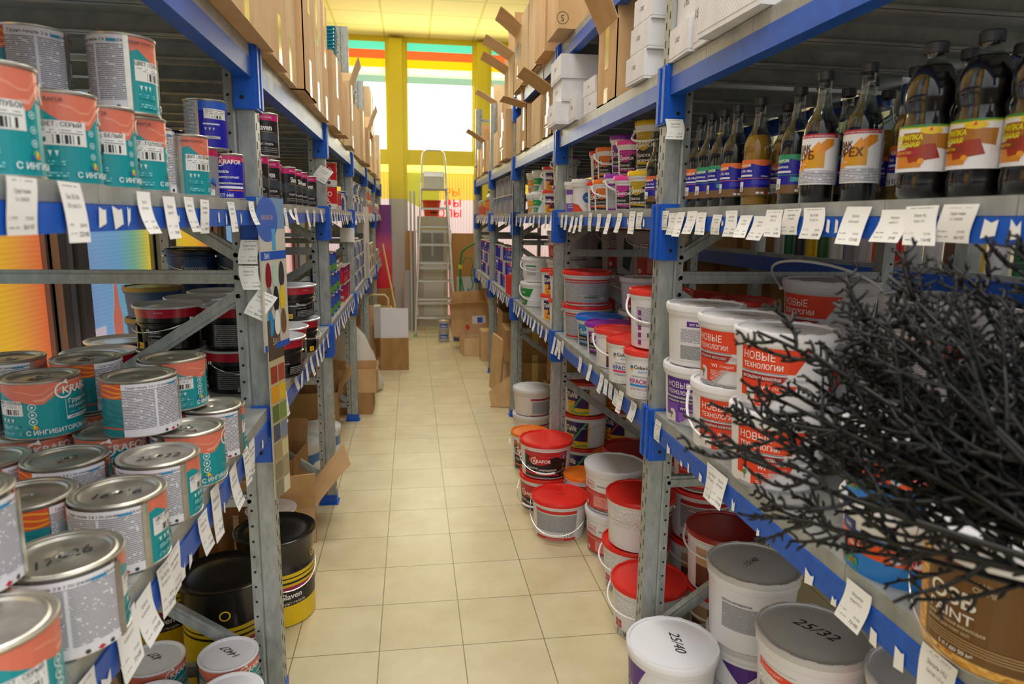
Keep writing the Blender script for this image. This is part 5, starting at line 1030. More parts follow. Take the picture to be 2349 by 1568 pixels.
for x, y in [(.95, 1.95), (.95, 1.83), (.97, 1.72), (.98, 1.60), (.99, 1.50), (.96, 1.38), (.98, 1.27), (1.06, 1.9), (1.07, 1.76), (1.08, 1.62), (1.09, 1.5), (1.09, 1.38), (1.08, 1.25), (1.2, 1.85), (1.2, 1.7), (1.2, 1.55), (1.2, 1.4)]:
    bk += 1; put([XO, XG, XO, XA][bk % 4 if bk != 9 else 3], x, y, SM+.001, 'varnish bottle from the back ranks of the near right bay, %s from the post' % ORD[bk-1], 'varnish bottles in the back ranks', rn.uniform(-.5, .3), s=(1, 1, LH))
P1 = pet(lab_pet(), PUR, .26); P2 = pet(lab_pet('#8A3A1E'), mat('#12080A', .5, 0, .2), .26)
for i, (x, y, t, off, lab) in enumerate([(.875, 1.095, P1, .05, 'large plastic stain bottle with yellow lettering, leftmost of three'), (.905, 1.015, P2, -.25, 'large plastic stain bottle with yellow lettering, middle of three'), (.93, .935, P2, -.25, 'large plastic stain bottle with yellow lettering, cut by the photo edge'), (1.02, 1.07, P1, -.2, 'large plastic stain bottle behind the leftmost one'), (1.0, .85, P1, -.2, 'large plastic stain bottle hidden at the right edge'), (1.06, .96, P2, 0, 'large plastic stain bottle in the back at the right edge')]):
    put(t, x, y, SM+.001, lab, 'large plastic stain bottles', off)
for i, (x, y) in enumerate([(.85, 2.17), (.85, 2.245), (.845, 2.34)]): put(XO, x, y, SM+.001, 'varnish bottle with blue and orange label just beyond the near right post, %s from it' % ORD[i], 'varnish bottles beyond the near right post', -.1, s=(1, 1, LH))
# small pails
def sp(lc, word, rb=.044, rt=.052, h=.132, handle='plastic', back=False, a0=0):
    return pail('small_paint_bucket', rb, rt, h, lc, '#EAE9EC', lab_krafor({'#F2C81E': '#B89A1E', '#EE3FA8': '#B8288E', '#9A3AB8': '#7A2A96', '#EE7A2A': '#D8702A', '#E03A2E': '#C8282E'}[lc], 'Краска', word, False, 1.7) if not back else (lambda R, h_: [('r', -R*.9, h_*.04, R*.9, h_*.95, FP['g']), ('r', -R*.9, h_*.86, R*.9, h_*.95, K('#7A2A96')), ('r', -R*.9, h_*.0, R*.9, h_*.08, K('#7A2A96')), ('r', R*.2, h_*.12, R*.7, h_*.25, BAR)]), handle, .045, deepband=.02, a0=a0, lidh=.01)
Yb = sp('#F2C81E', 'интерьерная', .058, .066, .175); Ys = sp('#F2C81E', 'интерьерная', .056, .062, .14, None); Pk = sp('#EE3FA8', 'интерьерная', handle=None); Pv = sp('#9A3AB8', 'потолочная', .046, .055, .15, None); Pvb = sp('#9A3AB8', 'x', .05, .058, .148, 'plastic', True, .6); Or = sp('#EE7A2A', 'моющаяся', .05, .058, .135, a0=.3); Rd = sp('#E03A2E', 'моющаяся', .046, .054, .135, None)
G7 = 'small paint buckets with bright lids on the right middle shelf'
Z = SM+.001
for x, y, z, t, off, lab in [
    (.865, 2.50, 0, Ys, -.35, 'yellow lidded small bucket, lower, next to the bottles'), (.885, 2.49, .141, Yb, -.4, 'tall yellow lidded small bucket with white bail, highest on this shelf'),
    (.85, 2.665, 0, Pk, -.3, 'pink lidded small bucket, lower'), (.855, 2.665, .134, Pk, -.2, 'pink lidded small bucket, upper'), (.86, 2.82, 0, Pvb, -.1, 'violet lidded small bucket showing its grey back label and barcode'), (.87, 2.80, .15, Pv, -.3, 'violet lidded small bucket, upper, between pink and orange'),
    (.86, 3.00, 0, Or, -.15, 'orange lidded small bucket with slack bail, lower'), (.865, 2.985, .136, Or, -.2, 'orange lidded small bucket with slack bail, upper'), (.87, 3.17, 0, Rd, 0, 'red lidded small bucket, lower, left of the orange ones'), (.875, 3.15, .136, Rd, 0, 'red lidded small bucket, upper, left of the orange ones')]:
    put(t, x, y, Z+z, lab, G7, off)
GL = pail('primer_jar', .056, .06, .155, '#E9E8EA', '#E4E2E4', lambda R, h: [('t', -R*.2, h*.86, h*.14, 'KRAFOR', K('#F2F0F0'), {'b': .03}), ('c', R*.3, h*.6, h*.22, K('#1F4FA8')), ('t', R*.3, h*.56, h*.1, '-25°C', K('#E8ECF8'), {'b': .03}), ('p', [(-R*1.3, 0), (-R*1.3, h*.38), (-R*.5, h*.3), (R*0, 0)], K('#D8442E')), ('p', [(R*1.0, 0), (R*1.4, h*.36), (R*1.5, 0)], K('#D8442E')), ('t', R*.3, h*.2, h*.1, 'ТР 13', K('#D8442E'))], None, deepband=.03)
VL = pail('primer_jar', .053, .057, .15, '#E9E8EA', '#E4E2E4', lambda R, h: [('r', -R*1.1, 0, R*1.1, h*1.05, K('#E8E6EE')), ('r', -R*1.1, h*.8, R*1.1, h*1.05, K('#7A4AB0')), ('c', R*.1, h*.78, h*.2, K('#7A4AB0')), ('t', R*.1, h*.74, h*.13, 'KRAFOR', K('#F0EEF4'), {'b': .03}), ('t', 0, h*.55, h*.07, 'ВОДНО-ДИСПЕРСИОННАЯ', K('#8A6AB8'), {'sx': .5}), ('r', -R*1.1, 0, R*1.1, h*.4, K('#7450A8')), ('r', -R*.8, h*.2, R*.6, h*.23, K('#D8CCE8')), ('r', -R*.8, h*.3, R*.4, h*.33, K('#D8CCE8'))], None, deepband=.03)
put(GL, .845, 3.335, Z, 'white tub with blue frost badge and red corner beside the second right post', None, -.05); put(VL, .84, 3.49, Z, 'white tub with violet label hugging the second right post', None, -.05)
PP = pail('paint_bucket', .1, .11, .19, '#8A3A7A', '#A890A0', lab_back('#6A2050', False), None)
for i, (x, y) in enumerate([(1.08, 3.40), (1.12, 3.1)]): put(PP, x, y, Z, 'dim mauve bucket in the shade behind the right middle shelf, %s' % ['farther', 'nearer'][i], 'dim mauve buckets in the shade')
for x, y, z, t, off, lab in [(.86, 3.80, 0, Rd, -.1, 'red lidded small bucket just past the second right post'), (.87, 3.95, 0, Pv, -.3, 'violet lidded small bucket past the second right post, lower'), (.875, 3.93, .15, sp('#9A3AB8', 'потолочная', .062, .072, .165, 'plastic'), -.2, 'larger violet lidded bucket with bail, upper, past the second right post')]:
    put(t, x, y, Z+z, lab, G7, off)
FV2 = pail('plaster_bucket', .064, .072, .135, '#DE3A2E', '#E9E8EB', lambda R, h: lab_tavit('#E8483A')(R, h)+[('c', R*1.15, h*.62, h*.2, K('#2458B0')), ('t', R*1.15, h*.58, h*.09, '-25°', K('#E0E8F4'), {'b': .02})], 'plastic', .04)
GH = pail('paint_bucket', .066, .076, .135, '#EAEAEC', '#E8E8EA', lab_half('#1E9A5A'), None, deepband=.03); OH = pail('paint_bucket', .066, .076, .135, '#EAEAEC', '#E8E8EA', lab_half('#F0A01E'), None, deepband=.03)
for i, (x, y, t, nm) in enumerate([(.865, 4.16, FV2, 'red lidded tub with purple and yellow label'), (.865, 4.50, GH, 'white tub with green label block'), (.87, 4.75, OH, 'white tub with orange label block')]):
    for lv in range(2): put(t, x, y, Z+lv*.137, nm+' on the right middle shelf, '+['lower', 'upper'][lv], 'pairs of stacked tubs past the second right post', -.35)
put(gtin(.05, .12, '#D85A2A', '#E8C83A', 'Лак'), 1.03, 3.98, Z, 'orange tin behind the violet buckets')
GS = [('#8A8C92', '#7A7C84', 'Лак'), ('#8A8C92', '#6A6C74', 'Лак'), ('#9AA0A8', '#4A6AB0', 'Лак')]
g = 'grey tins on the far right middle shelf'
row(XR, 5.30, 6.55, Z, .12, GS, 1, 0, 'third right bay middle shelf', g, r=(.05, .055), h=(.15, .15)); row(XR+.005, 5.36, 6.4, Z+.152, .13, GS, 1, 1, 'third right bay middle shelf', g, r=(.05, .05), h=(.15, .15))
SOL = pet(lambda r, h: [('r', -r*1.6, h*.2, r*1.6, h*.6, K('#D8402A')), ('r', -r*.8, h*.25, r*.6, h*.55, K('#E8902A')), ('r', -r*.3, h*.3, r*.3, h*.4, K('#F0E8E0'))], mat('#E8E0C0', .2), .25, .042)
for i, y in enumerate((6.9, 7.02, 7.14, 7.26, 7.38)): put(SOL, .83, y, Z, 'clear solvent bottle with orange label and red cap, %s from the fourth right post' % ORD[i], 'clear solvent bottles', -.3)
row(XR, 7.55, 8.1, Z, .12, [SPECM[5], SPECM[4]], 1, 0, 'last right bay middle shelf', g, r=(.05, .05), h=(.15, .16))
# ================================================================ floor below the right rack
def FP_(lc, lab, rb=.125, rt=.138, h=.19, handle='wire', drop=.1, **k): return pail('paint_bucket', rb, rt, h, lc, k.pop('body', '#E6E4E7'), lab, handle, drop, **k)
KF = FP_('#E2281C', lab_krafor('#C8242A'), drop=.115); KO = FP_('#F07A1A', lab_krafor('#C8642A'), .10, .113, .235, drop=.1)
KO2 = FP_('#F07A1A', lab_krafor('#C8642A'), .085, .095, .235, drop=.1)
WG = pail('paint_bucket', .122, .135, .185, '#DEDDE0', '#E0D4CC', lambda R, h: [('r', -R*.15, h*.0, R*1.3, h*.86, K('#D8CCC8')), ('r', -R*.15, h*.78, R*1.3, h*.88, K('#A82A44')), ('r', -R*.15, h*.0, R*1.3, h*.05, K('#B8283A')), ('r', -R*.05, h*.12, R*1.2, h*.72, FP['g'])], None, deepband=.03)
for x, y, z, t, off, lab in [
    (.833, 4.60, 0, WG, .1, 'white lidded bucket under its twin beside the third right post'), (.833, 4.60, .186, WG, .05, 'white lidded bucket with crimson edged paper label, upper, beside the third right post'),
    (.715, 4.02, 0, KO, -.1, 'bucket with an orange lid and black side label on the aisle floor'), (.702, 3.435, 0, KF, -.55, 'lower red lidded bucket with black label on the aisle floor'), (.700, 3.435, .191, KF, 0, 'upper red lidded bucket with black label and wire bail, standing into the aisle'),
    (.709, 3.11, 0, FP_('#E2281C', lab_back('#D0302A'), .122, .134, .196, drop=.12), -.15, 'red lidded bucket with grey instruction panel alone on the aisle floor'),
    (.868, 3.285, 0, KO2, .5, 'orange lidded bucket with a paper slip, behind the aisle buckets'),
    (.93, 2.90, 0, DHb := FP_('#DFDEE2', lab_dho, .124, .137, .21, None, deepband=.03), -.35, 'lower white lidded bucket with red label, floor under the right rack'), (.925, 2.92, .211, DHb, -.4, 'upper white lidded bucket with red label, floor under the right rack'),
    (1.085, 3.15, .0, DHb, 0, 'white bucket beneath the dark red lidded one'), (1.085, 3.15, .211, FP_('#A8181A', None, .13, .142, .2, None), 0, 'bucket with a shaded dark red lid behind the white lidded stack'),
    (.925, 2.585, 0, RR := FP_('#E2281C', lab_small_back, .125, .138, .205, 'plastic', .06), -.6, 'lower red lidded bucket with white bail left of the near right post'), (.93, 2.57, .206, RRp := FP_('#D8241C', lambda R, h: lab_small_back(R, h)[:1]+[('r', R*.9, 0, R*1.9, h*.9, K('#6A3A2E'))], .125, .138, .215, 'thin', .05), -.3, 'upper red lidded bucket crossed by the near right post'),
    (.872, 2.272, 0, RR, -.5, 'red lidded bucket on the floor partly behind the foot of the near right post'),
    (.783, 1.815, 0, W9 := pail('paint_bucket', .12, .135, .25, '#EEEDF2', '#E6E5EA', lambda R, h: [(o[0], [(p[0]-R*1.0, p[1]) for p in o[1]], o[2]) if o[0] == 'p' else o for o in LW7(R, h) if o[0] == 'p'][:8], None, deepband=.03), -.35, 'white bucket with 25/40 on the lid, nearest on the floor'),
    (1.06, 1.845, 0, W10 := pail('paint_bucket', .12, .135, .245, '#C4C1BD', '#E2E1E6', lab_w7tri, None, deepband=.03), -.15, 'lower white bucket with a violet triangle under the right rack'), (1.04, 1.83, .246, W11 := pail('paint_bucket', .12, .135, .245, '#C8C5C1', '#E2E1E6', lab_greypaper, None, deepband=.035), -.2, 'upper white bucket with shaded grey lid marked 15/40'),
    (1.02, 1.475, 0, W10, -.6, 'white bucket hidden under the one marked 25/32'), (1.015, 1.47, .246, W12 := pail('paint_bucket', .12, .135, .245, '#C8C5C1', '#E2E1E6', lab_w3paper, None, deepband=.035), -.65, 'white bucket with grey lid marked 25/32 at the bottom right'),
    (1.165, 1.21, 0, W13 := pail('paint_bucket', .125, .14, .26, '#C8C6C8', '#DEDDE2', LW3, None, deepband=.03), -.3, 'lower white bucket at the lower right corner'), (1.16, 1.22, .261, W13, -.75, 'white bucket with orange label below the blue beam at the lower right'),
    (1.135, 2.19, 0, RQ := FP_('#D8241C', lab_photo, .12, .133, .21, 'plastic', .05), -.4, 'lower red lidded bucket with photo panel behind the floor brace'), (1.125, 2.20, .211, RQ2 := FP_('#A81A1A', lab_photo, .12, .133, .22, 'plastic', .04), -.2, 'dark red lidded bucket with photo strip, upper, behind the brace'),
    (1.22, 2.6, 0, RQ, 0, 'red lidded bucket in the back row under the right rack, low'), (1.22, 2.6, .211, FP_('#D8241C', lab_back('#B8282A', False), .12, .133, .22, 'thin', .04), .1, 'red lidded bucket in the back row under the right rack, upper'), (1.22, 2.6, .432, DHb, 0, 'white bucket at the top of the back row under the right rack'),
    (1.28, 3.0, 0, DHb, 0, 'white bucket deep under the right rack, low'), (1.28, 3.0, .211, RQ, 0, 'red lidded bucket deep under the right rack, upper')]:
    ex_ = None
    if '25/40' in lab: ex_ = lidnote('25/40', .1, .2468, .045, -.95)
    elif '15/40' in lab: ex_ = lidnote('15/40', .1, .2418, .03, 1.2)
    elif '25/32' in lab: ex_ = lidnote('25/32', .1, .2418, .05, .25)
    elif 'alone' in lab: ex_ = lidnote('17842', .1, .192, .022, 0)
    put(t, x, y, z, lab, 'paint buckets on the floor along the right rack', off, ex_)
TVb = [FP_('#D42A1E', lab_tavit(c), .122, .135, .2, 'thin', .04) for c in ('#4AB878', '#E8483A')]
for i, (x, y) in enumerate([(1.02, 3.86), (1.28, 3.95), (1.05, 4.2)]):
    for lv in range(3 if i < 2 else 2): put(TVb[0 if i == 0 else 1], x, y, lv*.201, 'red lidded bucket, purple and yellow label, under the second right bay, %s stack, %s' % (['near', 'rear', 'far'][i], ['floor tier', 'middle tier', 'top tier'][lv]), 'large purple and yellow labelled buckets', -.35)
put(KO, 1.12, 3.56, 0, 'orange lidded bucket behind the purple and yellow stack', 'large purple and yellow labelled buckets')
# ================================================================ the neighbouring rack seen through the right one
nr = bpy.data.objects.new('storage_rack', None); COL.objects.link(nr); nr.location = (2.02, 0, 0); tag(nr, 'shelving rack of the next aisle seen through the gaps on the right', 'rack')
for y in PY[:6]: obj('upright_post', MB().box(-.03, -.03, 0, .03, .03, 2.6, GALV).mesh('upright_post'), nr, (0, y+.2, 0)); obj('upright_post', MB().box(-.03, -.03, 0, .03, .03, 2.6, GALV).mesh('upright_post'), nr, (.6, y+.2, 0))
for z in (.45, .95, 1.36, 1.9, 2.35):
    obj('shelf_deck', MB().box(-.02, .2, -.03, .62, 9, 0, DECK).mesh('shelf_deck'), nr, (0, 0, z)); obj('shelf_beam', MB().box(-.04, .2, -.1, -.02, 9, -.02, BLUE).mesh('shelf_beam'), nr, (0, 0, z))
SPR = {}
def spray(c):
    if c not in SPR:
        m = MB(); m.lathe([(0, 0), (.031, 0), (.032, .004), (.032, .18), (.028, .195), (.014, .2), (.014, .205)], mat(c, .3), 20); cap = MB().lathe([(.026, .196), (.026, .235), (.02, .24), (0, .24)], mat('#D8D8DC', .4), 16)
        SPR[c] = T('spray_can', 'spray can', ('can_body', m.mesh('can_body', 40)), ('cap', cap.mesh('cap', 40)))
    return SPR[c]
cols = ['#C8C4C8', '#B8B4BC', '#C82A22', '#E05A2A', '#B8B4BC', '#8A8690', '#D8D8DC', '#3A6A3A', '#E8B81E', '#3A3A42', '#2A6A4A', '#C8C4C8', '#D8A81E', '#6A4A3A']
for i in range(26): put(spray(cols[i % 14]), 2.06+.0*i, 1.0+.105*i, 1.36, 'spray can on the next aisle rack, %s' % ('number %d from the near end of the row' % (i+1)), 'spray cans in the next aisle')
BG = [bottle(c, lambda r, h: [('r', -r*2, h*.1, r*2, h*.5, K('#14141A')), ('c', 0, h*.35, r*.5, K('#B8905A')), ('r', -r*.4, h*.2, r*.4, h*.26, K('#E0B81E'))], liqtop=.5) for c in (BLK, mat('#1A3A2A', .2), mat('#6A5A1A', .2))]
for i in range(22): put(BG[i % 3], 2.08, 1.35+.10*i, .95, 'bottle on the lower board of the next aisle rack, number %d from the near end' % (i+1), 'bottles in the next aisle')
CP = pail('paint_bucket', .07, .08, .165, '#C8241E', '#DCD8DE', lab_colorika('#2A2A30', ''), None)
put(CP, 2.05, 2.35, 1.075, 'small red lidded bucket standing on the next aisle rack, low') if 0 else put(CP, 1.435, 2.03, SRL, 'red lidded white bucket with rainbow mark at the back of the near right bay')
put(pail('paint_bucket', .09, .1, .17, '#E03A2E', '#E8E8EA', None), 1.12, 2.18, SRL, 'red lidded bucket just behind the near right post brace', None); put(pail('paint_bucket', .09, .1, .17, '#E03A2E', '#E8E8EA', None), 1.12, 2.18, SRL+.171, 'red lidded bucket topping the pair behind the near right post brace', None)

NC = [carton(.46, .42, .37, 2, 'shut', tape=False), carton(.5, .44, .46, 2, 'shut', tape=False)]  # cartons added to block the bright windows showing through the right rack
for i in range(11):
    inst(NC[0], 2.33, 3.72+.52*i, .951, 0, 'brown carton added to block the bright gap, lower board of the next aisle rack', 'cartons deep in the next aisle rack'); inst(NC[1], 2.36, 3.95+.52*i, 1.361, 0, 'brown carton added to block the bright gap, upper board of the next aisle rack', 'cartons high in the next aisle rack')
    inst(NC[0], 2.33, 2.1+.6*i, .451, 0, 'brown carton on the lowest board of the next aisle rack', 'cartons low in the next aisle rack')
# ================================================================ goods on the floor, left side
def yl(r, h):
    V = lambda t: h*t; C = 2*pi*r
    return [('r', -C/2, .004, C/2, V(.62), K('#E8C40E')), ('r', -C/2, V(.56), C/2, V(.575), K('#1A181A')), ('r', -C/2, V(.50), C/2, V(.525), K('#1A181A')), ('r', -C*.17, V(.43), C*.17, V(.47), K('#A81E5E')), ('r', -C*.17, V(.25), C*.17, V(.43), K('#1A181A')),
            ('t', 0, V(.33), h*.095, 'Slaven', K('#F0EEEE'), {'b': .03}), ('t', .005, V(.265), h*.05, 'грунт-эмаль', K('#E0DEDE')), ('o', C*.13, V(.75), h*.05, h*.038, K('#E8C40E')), ('o', -C*.13, V(.75), h*.05, h*.038, K('#E8C40E')), ('t', C*.13, V(.735), h*.035, 'new', K('#E8C40E'), {'b': .02}), ('r', C*.26, V(.1), C*.34, V(.2), BAR)]
BYP = T('steel_pail', 'paint bucket', *steel_pail(.137, .345, '#141214', '#141214', '#181618', yl, True, .008))
for x, y, off, lab in [(-.535, 2.56, .35, 'large black and yellow steel pail farther into the aisle, lettering forward'), (-.640, 2.245, .75, 'large black and yellow steel pail behind the near left post'), (-.93, 2.45, 0, 'large black and yellow steel pail deep under the left rack')]: put(BYP, x, y, 0, lab, 'large black and yellow steel pails', off)
WL = tin('enamel_tin', .082, .122, teal_label(.082, .122, 'КРАСНЫЙ'), True)
for i, (x, y, mk) in enumerate([(-.555, 1.93, '14427'), (-.765, 1.935, '427'), (-.705, 1.745, '1442'), (-.505, 1.755, '7'), (-.60, 1.60, 'x')]):
    z = 0
    for lv in range(2): put(WL, x, y, lv*.124, 'white lidded enamel tin on the floor, left, %s, %s' % (['by the post', 'back left', 'middle left', 'front right', 'nearest'][i], ['under its twin', 'on top'][lv]), 'white lidded enamel tins under the left rack', .9, [scrawl(mk, .03, .08, .1205, 1.2, .02, .0)] if lv and mk != 'x' else None)
def lab_blue(R, h): return [('r', -R*2.2, 0, R*2.2, h*.9, K('#2A6FB8')), ('p', [(-R*.3, 0), (R*1.6, 0), (R*1.9, h*.5), (R*.5, h*.6)], K('#E4E8EE')), ('t', -R*.5, h*.6, h*.16, 'KRAFOR', K('#E8F0F8'), {'b': .03}), ('t', R*.9, h*.2, h*.1, 'Грунтовка', K('#2A6FB8'), {'b': .02})]
BW = pail('primer_bucket', .115, .128, .215, '#E0E2E6', '#DADCE2', lab_blue, None, deepband=.03)
put(BW, -.68, 4.02, 0, 'blue and white primer bucket under the left rack, nearer', 'blue and white primer buckets', .3); put(BW, -.60, 4.32, 0, 'blue and white primer bucket under the left rack, farther', 'blue and white primer buckets', -.2)
def box(t, x, y, z, rz, label, group=None, s=1): return inst(t, x, y, z, rz, label, group, None, None, s)
box(carton(.34, .30, .18, 0, 'open', (1, 0, 0, 1), (2.1, 2, 2, 2.25), False, fl=.85), -.66, 3.24, 0, .2, 'opened brown box with a flap reaching past the second left post')
box(carton(.4, .3, .3, 2, 'open', (0, 1, 1, 0), (2, 1.9, 2.1, 2), False), -.80, 3.62, 0, -.1, 'brown box under the left rack behind the flap box')
box(carton(.36, .36, .36, 2, 'open', (0, 1, 0, 1), (2, 1.6, 2, 2.2), False), -.70, 4.75, 0, .1, 'dark brown box with raised flap under the third left bay')
for i, (x, y) in enumerate([(-1.0, 1.6), (-1.0, 1.15), (-1.0, 2.85)]): box(carton(.4, .36, .3, 2, 'shut', tape=True), x, y, 0, .05*i, 'shut brown box at the back wall under the left rack, %s' % ['near', 'nearest', 'far'][i], 'shut brown boxes at the back wall')
put(SP, -.62, 2.91, 0, 'black steel pail on the floor below the shelf edge', None); put(SP, -.62, 2.91, .139, 'black steel pail on top of another below the shelf edge', None)
box(carton(.56, .34, .17, 2, 'shut', tape=False), -.60, 5.46, 0, 0, 'flat brown carton at the bottom by the third left post')
box(carton(.58, .36, .19, 0, 'open', (0, 0, 0, 0), tape=False, inner=[('packing_tray', MB().box(-.28, -.17, .03, .28, .17, .12, CARD[2]).mesh('packing_tray'))]), -.575, 5.47, .17, .01, 'open tan carton on the flat one by the third left post')
# plastic sack slumping over the carton
m = MB(); sk = mat('#D9D6CC', .3); rings = [(-.80, 5.95, .62, .13), (-.74, 5.98, .55, .20), (-.64, 6.0, .42, .23), (-.53, 6.02, .30, .21), (-.43, 6.03, .19, .17), (-.35, 6.04, .11, .10), (-.29, 6.05, .07, .06), (-.27, 6.06, .05, .02)]
vs = []; SG = 20
for k, (x, y, z, r) in enumerate(rings):
    for j in range(SG):
        a = 2*pi*j/SG; w_ = 1+.12*sin(3*a+k*1.1)+.06*sin(7*a+k); vs.append((x+.45*r*sin(a)*w_, y+r*cos(a)*w_, max(.004, z+r*.95*sin(a)*w_-.02)))
m.add(vs, [(k*SG+j, k*SG+(j+1) % SG, (k+1)*SG+(j+1) % SG, (k+1)*SG+j) for k in range(len(rings)-1) for j in range(SG)]+[tuple(range(SG))[::-1], tuple(range((len(rings)-1)*SG, len(rings)*SG))], sk)
s_ = bpy.data.objects.new('plastic_sack', None); COL.objects.link(s_); tag(s_, 'translucent white plastic sack with blue print slumping out between the left posts', 'sack')
me = m.mesh('sack_body', 80); obj('sack_body', me, s_)
pm = MB(); bl_ = mat('#4A4A9A', .5)
for i in range(5):
    for j in range(7): pm.obox(Matrix.Translation((-.60+.048*i+.01*(j % 3), 5.83-.008*i, .37-.062*i+.022*j-.03)) @ Matrix.Rotation(.6, 4, 'Y') @ Matrix.Diagonal((.03, .004, .008, 1)), bl_)
obj('blue_print', pm.mesh('blue_print'), s_); sack_print = pm
put(pail('paint_bucket', .1, .11, .16, '#E4E4E6', '#DDDDE0', None), -.60, 5.75, 0, 'white lidded bucket half under the plastic sack', None)
# tall box with white flap and what lies behind it
bx = carton(.26, .30, .30, 2, 'open', (1, 0, 1, 0), (2.85, 2, 2.6, 2), False, fl=.95)
box(carton(.28, .3, .33, 2, 'shut', tape=False), -.185, 7.02, 0, 0, 'plain brown carton standing in the aisle, lower')
wf = MB(); wf.box(-.135, -.003, 0, .14, .003, .30, mat('#E4E4EA', .6)); wf.box(-.20, -.003, 0, -.137, .16, .32, mat('#B8B4B0', .7))
t_ = T('cardboard_box', 'cardboard box', ('box_body', MB().box(-.14, 0, 0, .14, .28, .26, CARD[2]).mesh('box_body')), ('white_flap', wf.mesh('white_flap'), None, 'white inner face of the flap'))
o_ = box(t_, -.185, 6.90, .33, 0, 'brown carton with an upright white faced flap on top of the plain one')
box(carton(.46, .40, .42, 0, 'open', (0, 1, 1, 1), (2, 1.6, 1.9, 2.4), False), -.62, 7.30, 0, .05, 'open tan box with pale inside behind the white flapped one')
box(carton(.40, .36, .38, 2, 'shut'), -.75, 6.75, 0, -.1, 'brown carton under the left rack by the plastic sack')
box(carton(.36, .34, .36, 0, 'shut', (0, 1, 0, 0), (2, 1.5, 2, 2), False), -.40, 8.03, 0, 0, 'tan box standing at the fifth left post')
BKT = MB(); BKT.box(-.16, -.12, 0, .16, .12, .012, mat('#C8B890', .6))
for a, b_, c, d in ((-.16, -.12, .16, -.11), (-.16, .11, .16, .12), (-.16, -.12, -.15, .12), (.15, -.12, .16, .12)): BKT.box(a, b_, .012, c, d, .14, mat('#C8B890', .6))
hd = MB().tube([(-.12, 0, .14), (-.12, 0, .24), (-.08, 0, .28), (.08, 0, .28), (.12, 0, .24), (.12, 0, .14)], .012, mat('#D8C8A0', .5), 8)
box(T('carry_basket', 'basket', ('basket_body', BKT.mesh('basket_body')), ('handle', hd.mesh('handle', 50))), -.40, 8.03, .361, 0, 'beige plastic basket with arched handle on the tan box')
LB = carton(.26, .2, .22, 1, 'shut', tape=False, marks=lambda w_, h: [('r', -.10, .02, .10, .20, '#D8D4C8'), ('r', -.10, .15, .10, .165, '#C8283A'), ('r', -.09, .07, .09, .13, '#1E7A4A'), ('r', -.10, .03, .10, .045, '#C8283A')])
box(carton(.3, .24, .30, 0, 'shut'), -.33, 7.71, 0, .05, 'tan carton under the green and red striped one'); box(LB, -.33, 7.70, .301, .08, 'small carton with a green block between red stripes')
m = MB().tube([(-.10, 7.6, 0), (-.22, 8.15, .57), (-.36, 8.75, 1.2)], .012, mat('#C8A468', .6), 8); tag(obj('wooden_pole', m.mesh('wooden_pole', 60)), 'slim wooden pole leaning against the last left posts', 'pole')
m = MB().box(-.07, 0, 0, .10, .02, 1.1, mat('#7A3A8E', .5)); me = MB()
def f_post(nt, b):
    tc = N(nt, 'ShaderNodeTexCoord'); sp_ = N(nt, 'ShaderNodeSeparateXYZ'); L(nt, tc, 'Object', sp_, 0); r = ramp(nt, [(0, '#E8203A'), (.45, '#E8485E'), (.62, '#D0588E'), (.8, '#8A3A96'), (1, '#7A3A8E')]); L(nt, sp_, 2, r, 0); L(nt, r, 0, b, 'Base Color')
PM = node_mat('purple_red_board', f_post, .4)
tag(obj('display_board', MB().box(-.10, 0, 0, .22, .02, 1.15, PM).mesh('display_board'), None, (-.50, 9.75, .55)), 'purple to red glossy board standing behind the last left post', 'board')
tag(obj('carton', MB().box(-.2, 0, 0, .3, .25, .549, CARD[2]).mesh('carton'), None, (-.55, 9.63, 0)), 'carton carrying the purple and red board by the end wall', 'carton')
# ================================================================ floor, right side
haz = lambda w_, h: [('p', [(-.06, h*.3), (-.03, h*.42), (0, h*.3), (-.03, h*.18)], '#D83A22'), ('r', .03, h*.4, .19, h*.66, '#E8E8EC'), ('r', .09, h*.42, .15, h*.6, '#2A5AC8'), ('t', -.03, h*.5, .03, '5-С', '#8A5A38')]
o_ = box(carton(.44, .34, .36, 0, 'open', (1, 1, 0, 1), (2.7, 1.35, 1, 1.4), False, haz), .70, 8.05, .17, -.2, 'open box with a red warning diamond and blue white label, tilted on the right'); o_.rotation_euler = (0, -.08, -.15)
box(carton(.34, .3, .2, 1, 'open', (0, 0, 0, 0), (2.2, 2, 2, 2), False), .72, 7.70, 0, .1, 'low open carton below the warning diamond box')
box(carton(.22, .24, .33, 0, 'shut', tape=False), .845, 7.35, 0, 0, 'slim tan carton under the last right bay')
for i, (x, y, z, w_, d, h, mi, tp, lab) in enumerate([(1.02, 5.62, 0, .42, .4, .36, 2, 'shut', 'large brown carton under the third right bay, floor level near'), (1.0, 6.15, 0, .42, .42, .40, 2, 'shut', 'large brown carton under the third right bay, floor level far'), (1.02, 5.72, .36, .5, .42, .26, 2, 'shut', 'large brown carton stacked under the third right bay'),
    (1.04, 6.25, .40, .46, .4, .3, 2, 'open', 'open brown carton stacked under the fourth right bay'), (1.22, 4.95, 0, .4, .36, .3, 2, 'shut', 'brown carton behind the white lidded bucket'), (1.24, 4.92, .3, .4, .34, .28, 2, 'shut', 'brown carton stacked behind the white lidded bucket'), (1.1, 7.3, 0, .44, .4, .4, 2, 'shut', 'brown carton deep in the last right bay')]):
    box(carton(w_, d, h, mi, tp, (0, 1, 0, 0), (2, 1.8, 2, 2), i % 2 == 0), x, y, z, .04*(i-3), lab)
fb = MB(); fb.box(-.012, 0, 0, .012, .40, .50, CARD[0]); fb.box(.0, .0, 0, .10, .012, .46, CARD[1]); fb.box(.1, -.002, .12, .14, .0, .28, mat('#DAD6D0', .6))
